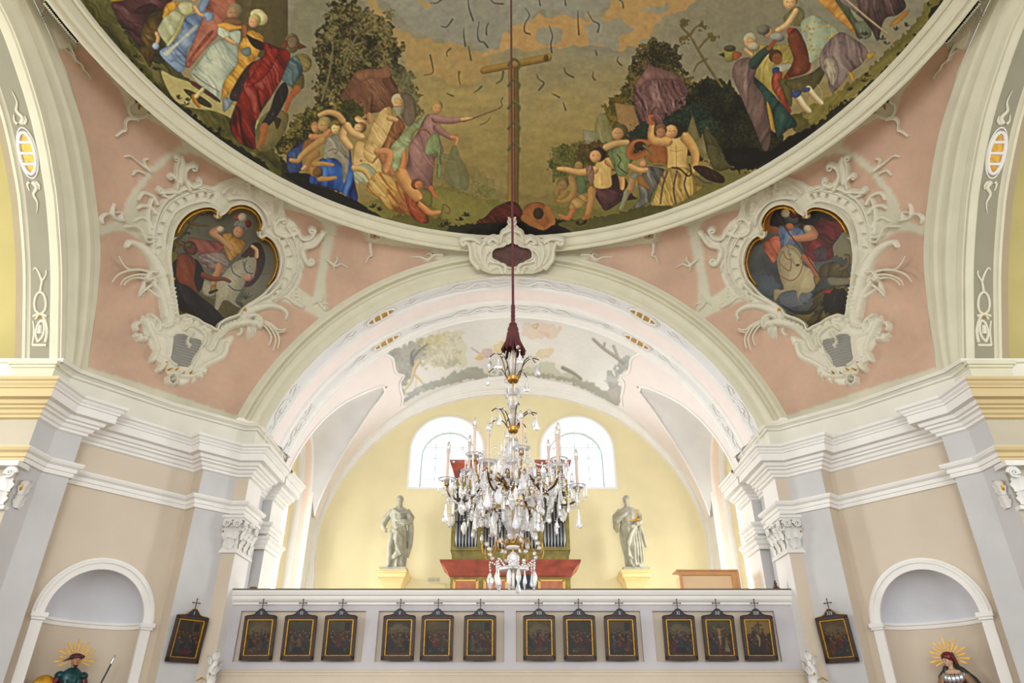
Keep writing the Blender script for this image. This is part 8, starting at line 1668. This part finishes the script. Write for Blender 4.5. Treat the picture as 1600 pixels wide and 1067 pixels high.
for k in range(46):
    a = k * 2 * PI / 46; j = rnd.uniform(-.06, .06); m = MB() if k % 46 == 0 else m; m.tube([C3(.048, a, 5.0), C3(.066, a + j, 4.9), C3(.10 + rnd.uniform(0, .03), a + j * 2, 4.76 + rnd.uniform(-.02, .03))], [.006, .0085, .008], 5)
m.build('fringe', ROPE, tz)
def drop(c0, L_, w_, kind=0, M=None):
    """cut pendant hanging below c0"""
    m = MB(); c0 = Vector(c0); n = 8
    pr = {0: [(0, 0), (.10, .04), (.25, .25), (.72, .62), (1, .78), (.85, .92), (.35, .99), (0, 1)], 1: [(0, 0), (.5, .05), (.6, .12), (.55, .8), (1, .9), (.3, .98), (0, 1)], 2: [(0, 0), (.5, .1), (1, .35), (1, .6), (.6, .88), (0, 1)], 3: [(0, 0), (.35, .1), (.8, .32), (1, .5), (.8, .68), (.35, .9), (0, 1)]}[kind]
    A = rnd.uniform(0, PI); R_ = Matrix.Rotation(A, 3, 'Z')
    rows = [[c0 + R_ @ Vector((r * w_ * math.cos(2 * PI * j / n), r * w_ * (.5 if kind != 1 else 1) * math.sin(2 * PI * j / n), -z * L_)) for j in range(n)] for r, z in pr]
    m.grid(rows, 0, False, close=True); m.sphere(c0 + Vector((0, 0, w_ * .45)), w_ * .36, 6); return m
def chain(pts, r=.0085, gap=.021):
    m = MB(); q = [Vector(p) for p in (catmull([tuple(p) for p in pts], 8) if len(pts) > 2 else pts)]; d = 0; last = q[0]; m.sphere(last, r, 6)
    for a, b in zip(q, q[1:]):
        L_ = (b - a).length; 
        while d + L_ >= gap:
            t_ = (gap - d) / L_; a = a + (b - a) * t_; L_ = (b - a).length; m.sphere(a, r, 6); d = 0
            if L_ < 1e-6: break
        d += L_
    return m
# stem
m = MB(); m.tube([(CX, CY, 2.86), (CX, CY, 4.85)], .008, 8); m.build('stem_rod', BRS, ch)
def vase(z0, z1, prof, mt, nm, n=12):
    m = MB(); m.lathe([(r, z0 + (z1 - z0) * k) for r, k in prof], (CX, CY, 0), n, smooth=False); return m.build(nm, mt, ch)
vase(4.52, 4.8, [(.02, 0), (.045, .2), (.05, .5), (.03, .8), (.015, 1)], GLS, 'stem_vase'); vase(4.14, 4.40, [(.015, 0), (.035, .15), (.06, .4), (.045, .7), (.07, .9), (.02, 1)], GLS, 'stem_vase'); vase(3.99, 4.16, [(.02, 0), (.05, .5), (.055, .7), (.02, 1)], GLS, 'stem_vase'); vase(3.5, 3.92, [(.05, 0), (.07, .1), (.05, .3), (.085, .5), (.06, .75), (.03, 1)], GLS, 'stem_vase'); vase(2.98, 3.28, [(.05, 0), (.065, .1), (.045, .2), (.10, .55), (.115, .75), (.08, .95), (.02, 1)], GLS, 'glass_bowl', 16)
for z, r in ((4.32, .025), (4.2, .02), (3.87, .03), (3.45, .06), (2.95, .06)): m = MB(); m.lathe([(0, z - .02), (r, z - .012), (r * 1.1, z), (r, z + .012), (0, z + .02)], (CX, CY, 0), 16); m.build('brass_collar', BRS, ch)
def crown(z, r, n, R_, rise, nm):
    m = MB(); m.lathe([(0, z - .035), (r * .7, z - .032), (r * .85, z - .012), (r * .8, z), (r, z + .014), (r * .7, z + .026), (0, z + .026)], (CX, CY, 0), 20); m.build('brass_crown', BRS, ch)
    for k in range(n):
        a = 2 * PI * (k + .35) / n; rr_ = R_ * (1 if k % 2 else .78); zz = rise * (1.0 if k % 2 else 1.5); p = [C3(r, a, z + .02), C3(r + rr_ * .25, a, z + zz * .75), C3(r + rr_ * .6, a, z + zz), C3(r + rr_ * .95, a, z + zz * .8)]
        m = MB(); m.tube([tuple(q) for q in catmull([tuple(q) for q in p], 5)], .0055, 6); m.build('spray_wire', DBR, ch); e = p[-1]; drop(e - Vector((0, 0, .03)), rnd.uniform(.11, .14), .03, rnd.choice((0, 0, 3))).build('crystal_drop', GLM if k % 3 == 0 else GLS, ch)
        m = MB(); m.sphere(p[2] + Vector((0, 0, .0)), .02, 8); m.build('crystal_bead', GLS, ch)
crown(4.49, .065, 8, .22, .17, 'a'); crown(3.98, .055, 8, .2, .13, 'b')
for k in range(8): a = k * PI / 4 + .2; drop(C3(.075, a, 4.40), .1, .013, 1).build('crystal_drop', GLS, ch)
for k in range(8): a = k * PI / 4; drop(C3(.11, a, 3.86), .14, .012, 1).build('crystal_drop', GLS, ch)
# arms, pans, candles
NA = 12
for k in range(NA):
    a = 2 * PI * k / NA + .16; out = k % 2 == 0; R_ = .58 if out else .43; zc = 3.46 if out else 3.62
    p = [C3(.05, a, 3.42), C3(.16, a + .05, 3.52), C3(.28, a, 3.42 if out else 3.5), C3(.40 if out else .34, a - .03, 3.30 if out else 3.42), C3(R_ - .04, a, 3.33 if out else 3.48), C3(R_, a, zc - .04)]
    m = MB(); m.tube([tuple(q) for q in catmull([tuple(q) for q in p], 6)], .0095, 8); m.build('arm', DBR if out else BRS, ch)
    c0 = C3(R_, a, zc); m = MB(); m.lathe([(.012, -.03), (.03, -.012), (.05, 0), (.074, .012), (.078, .022), (.07, .02), (.045, .008), (.012, .004)], c0, 16, smooth=False); pan_ = m.build('drip_pan', GLS, ch)
    for j in range(8): b = 2 * PI * j / 8 + k; q = c0 + Vector((.074 * math.cos(b), .074 * math.sin(b), .01)); drop(q - Vector((0, 0, .01)), .115 if j % 2 else .09, .0085, 1).build('prism', GLS, pan_)
    m = MB(); m.lathe([(.014, 0), (.018, .01), (.0125, .02), (.0125, .25), (.018, .26), (.02, .275), (.0, .28)], c0, 12); cd = m.build('candle_tube', CANM, ch)
    m = MB(); m.lathe([(.011, .275), (.018, .29), (.021, .31), (.017, .335), (.008, .36), (.0, .37)], c0, 12); m.build('bulb', BULB, cd)
    m = MB(); m.lathe([(.0, -.05), (.02, -.04), (.022, -.02), (.01, 0)], c0, 10); m.build('socket', BRS, cd)
    # large pendants under the arm
    for f_, dz, L_, w_, kd in ((1.0, -.12, .17 if out else .15, .034, 0), (.78, -.02, .13, .036, 2), (.55, -.02, .15, .036, 0)):
        q = C3(R_ * f_, a + (.1 if f_ < 1 else 0), zc - .05 + dz - (.1 if f_ < .8 else .02)); drop(q, L_, w_, kd).build('crystal_drop', GLM if (k + int(f_ * 10)) % 3 == 0 else GLS, ch)
    a2 = a + 2 * PI / NA; R2 = .43 if out else .60; z2 = 3.62 if out else 3.46
    chain([C3(R_, a, zc - .05), C3((R_ + R2) / 2 * .97, (a + a2) / 2, min(zc, z2) - .22), C3(R2, a2, z2 - .05)]).build('bead_string', GLS, ch)
    chain([C3(.07, a, 3.83), C3(.22, a, 3.62), C3(R_ - .02, a, zc + .0)]).build('bead_string', GLS, ch)
    m = MB(); cc = C3(.27, a + .2, 3.47); pts = [cc + Vector((math.cos(a), math.sin(a), 0)) * (.05 * math.cos(t_) * (1 - t_ / 12)) + Vector((0, 0, .05 * math.sin(t_) * (1 - t_ / 12))) for t_ in np.linspace(0, 6.5, 20)]; m.tube(pts, .0055, 6); m.build('brass_scroll', BRS, ch)
# rosettes of cut glass near the heart
for k in range(10):
    a = 2 * PI * k / 10; m = MB(); c0 = C3(.2, a, 3.5 + .04 * (k % 2)); n_ = Vector((math.cos(a), math.sin(a), 0)); t2 = Vector((-n_.y, n_.x, 0))
    ring_ = [c0 + t2 * .045 * math.cos(b) + Vector((0, 0, .045 * math.sin(b))) for b in np.linspace(0, 2 * PI, 9)[:-1]]; v = ring_ + [c0 + n_ * .02, c0 - n_ * .02]; m.add(v, [(i, (i + 1) % 8, 8) for i in range(8)] + [((i + 1) % 8, i, 9) for i in range(8)]); m.build('glass_rosette', GLM, ch)
# lower rings
m = MB(); m.tube([C3(.20, a, 3.22) for a in np.linspace(0, 2 * PI, 33)], .007, 6, cap=False); m.build('hoop', BRS, ch)
for k in range(12): a = 2 * PI * k / 12 + .1; drop(C3(.20, a, 3.21), .19 if k % 2 else .13, .032 if k % 2 else .02, (0, 3, 1)[k % 3]).build('crystal_drop', GLM if k % 4 == 0 else GLS, ch)
for k in range(8):
    a = 2 * PI * k / 8 + .3; e = [C3(.05, a, 2.93), C3(.13, a, 2.98), C3(.19, a, 2.88), C3(.25, a, 2.84), C3(.27, a, 2.92), C3(.23, a, 2.95)]; m = MB(); m.tube([tuple(q) for q in catmull([tuple(q) for q in e], 6)], .0055, 6); m.build('brass_scroll', BRS, ch); m = MB(); m.sphere(C3(.23, a, 2.93), .02, 8); m.build('crystal_bead', GLS, ch); m = MB(); m.sphere(C3(.2, a, 2.85), .018, 8); m.build('crystal_bead', GLS, ch)
m = MB(); m.lathe([(0, 2.93), (.06, 2.925), (.062, 2.915), (0, 2.91)], (CX, CY, 0), 20); m.build('white_disc', mat('white_glass_disc', (244, 244, 244), .3), ch)
m = MB(); m.lathe([(.02, 2.88), (.05, 2.85), (.052, 2.81), (.02, 2.78)], (CX, CY, 0), 10, smooth=False); m.build('glass_ball', GLS, ch)
m = MB(); m.lathe([(.0, 2.79), (.05, 2.775), (.13, 2.745), (.135, 2.74), (.0, 2.755)], (CX, CY, 0), 16, smooth=False); m.build('glass_dish', GLS, ch)
for k in range(14):
    a = 2 * PI * k / 14; r_ = .19 if k % 2 else .15; chain([C3(.12, a, 2.76), C3(r_, a, 2.80), C3(r_, a, 2.73)], .0095).build('bead_string', GLS, ch); drop(C3(r_, a, 2.72), .14 if k % 2 else .12, .03 if k % 2 else .022, (0, 2, 3)[k % 3]).build('crystal_drop', GLM if k % 3 == 0 else GLS, ch)
drop(C3(0, 0, 2.73), .15, .02, 1).build('crystal_drop', GLS, ch)
# the mass of smaller crystals between the arms
MBs = MB(); rs = random.Random(11)
for k in range(150):
    a = rs.uniform(0, 2 * PI); r_ = rs.choice((.16, .24, .32, .38, .46, .54)) + rs.uniform(-.03, .03); z = 3.50 + rs.uniform(-.42 if r_ < .5 else -.3, .08)
    d_ = drop(C3(r_, a, z), rs.uniform(.06, .13), rs.uniform(.014, .03), rs.choice((0, 2, 3, 1))); MBs.add(d_.v, d_.f, 0, False)
for k in range(260):
    a = rs.uniform(0, 2 * PI); r_ = rs.uniform(.1, .56); MBs.sphere(C3(r_, a, 3.5 + rs.uniform(-.22, .18)), rs.uniform(.009, .016), 6)
o = MBs.build('small_crystals', GLS, ch); o['kind'] = 'stuff'
for o in bpy.data.objects:
    if '_o' in o: del o['_o']
print('chandelier done', len(bpy.data.objects))
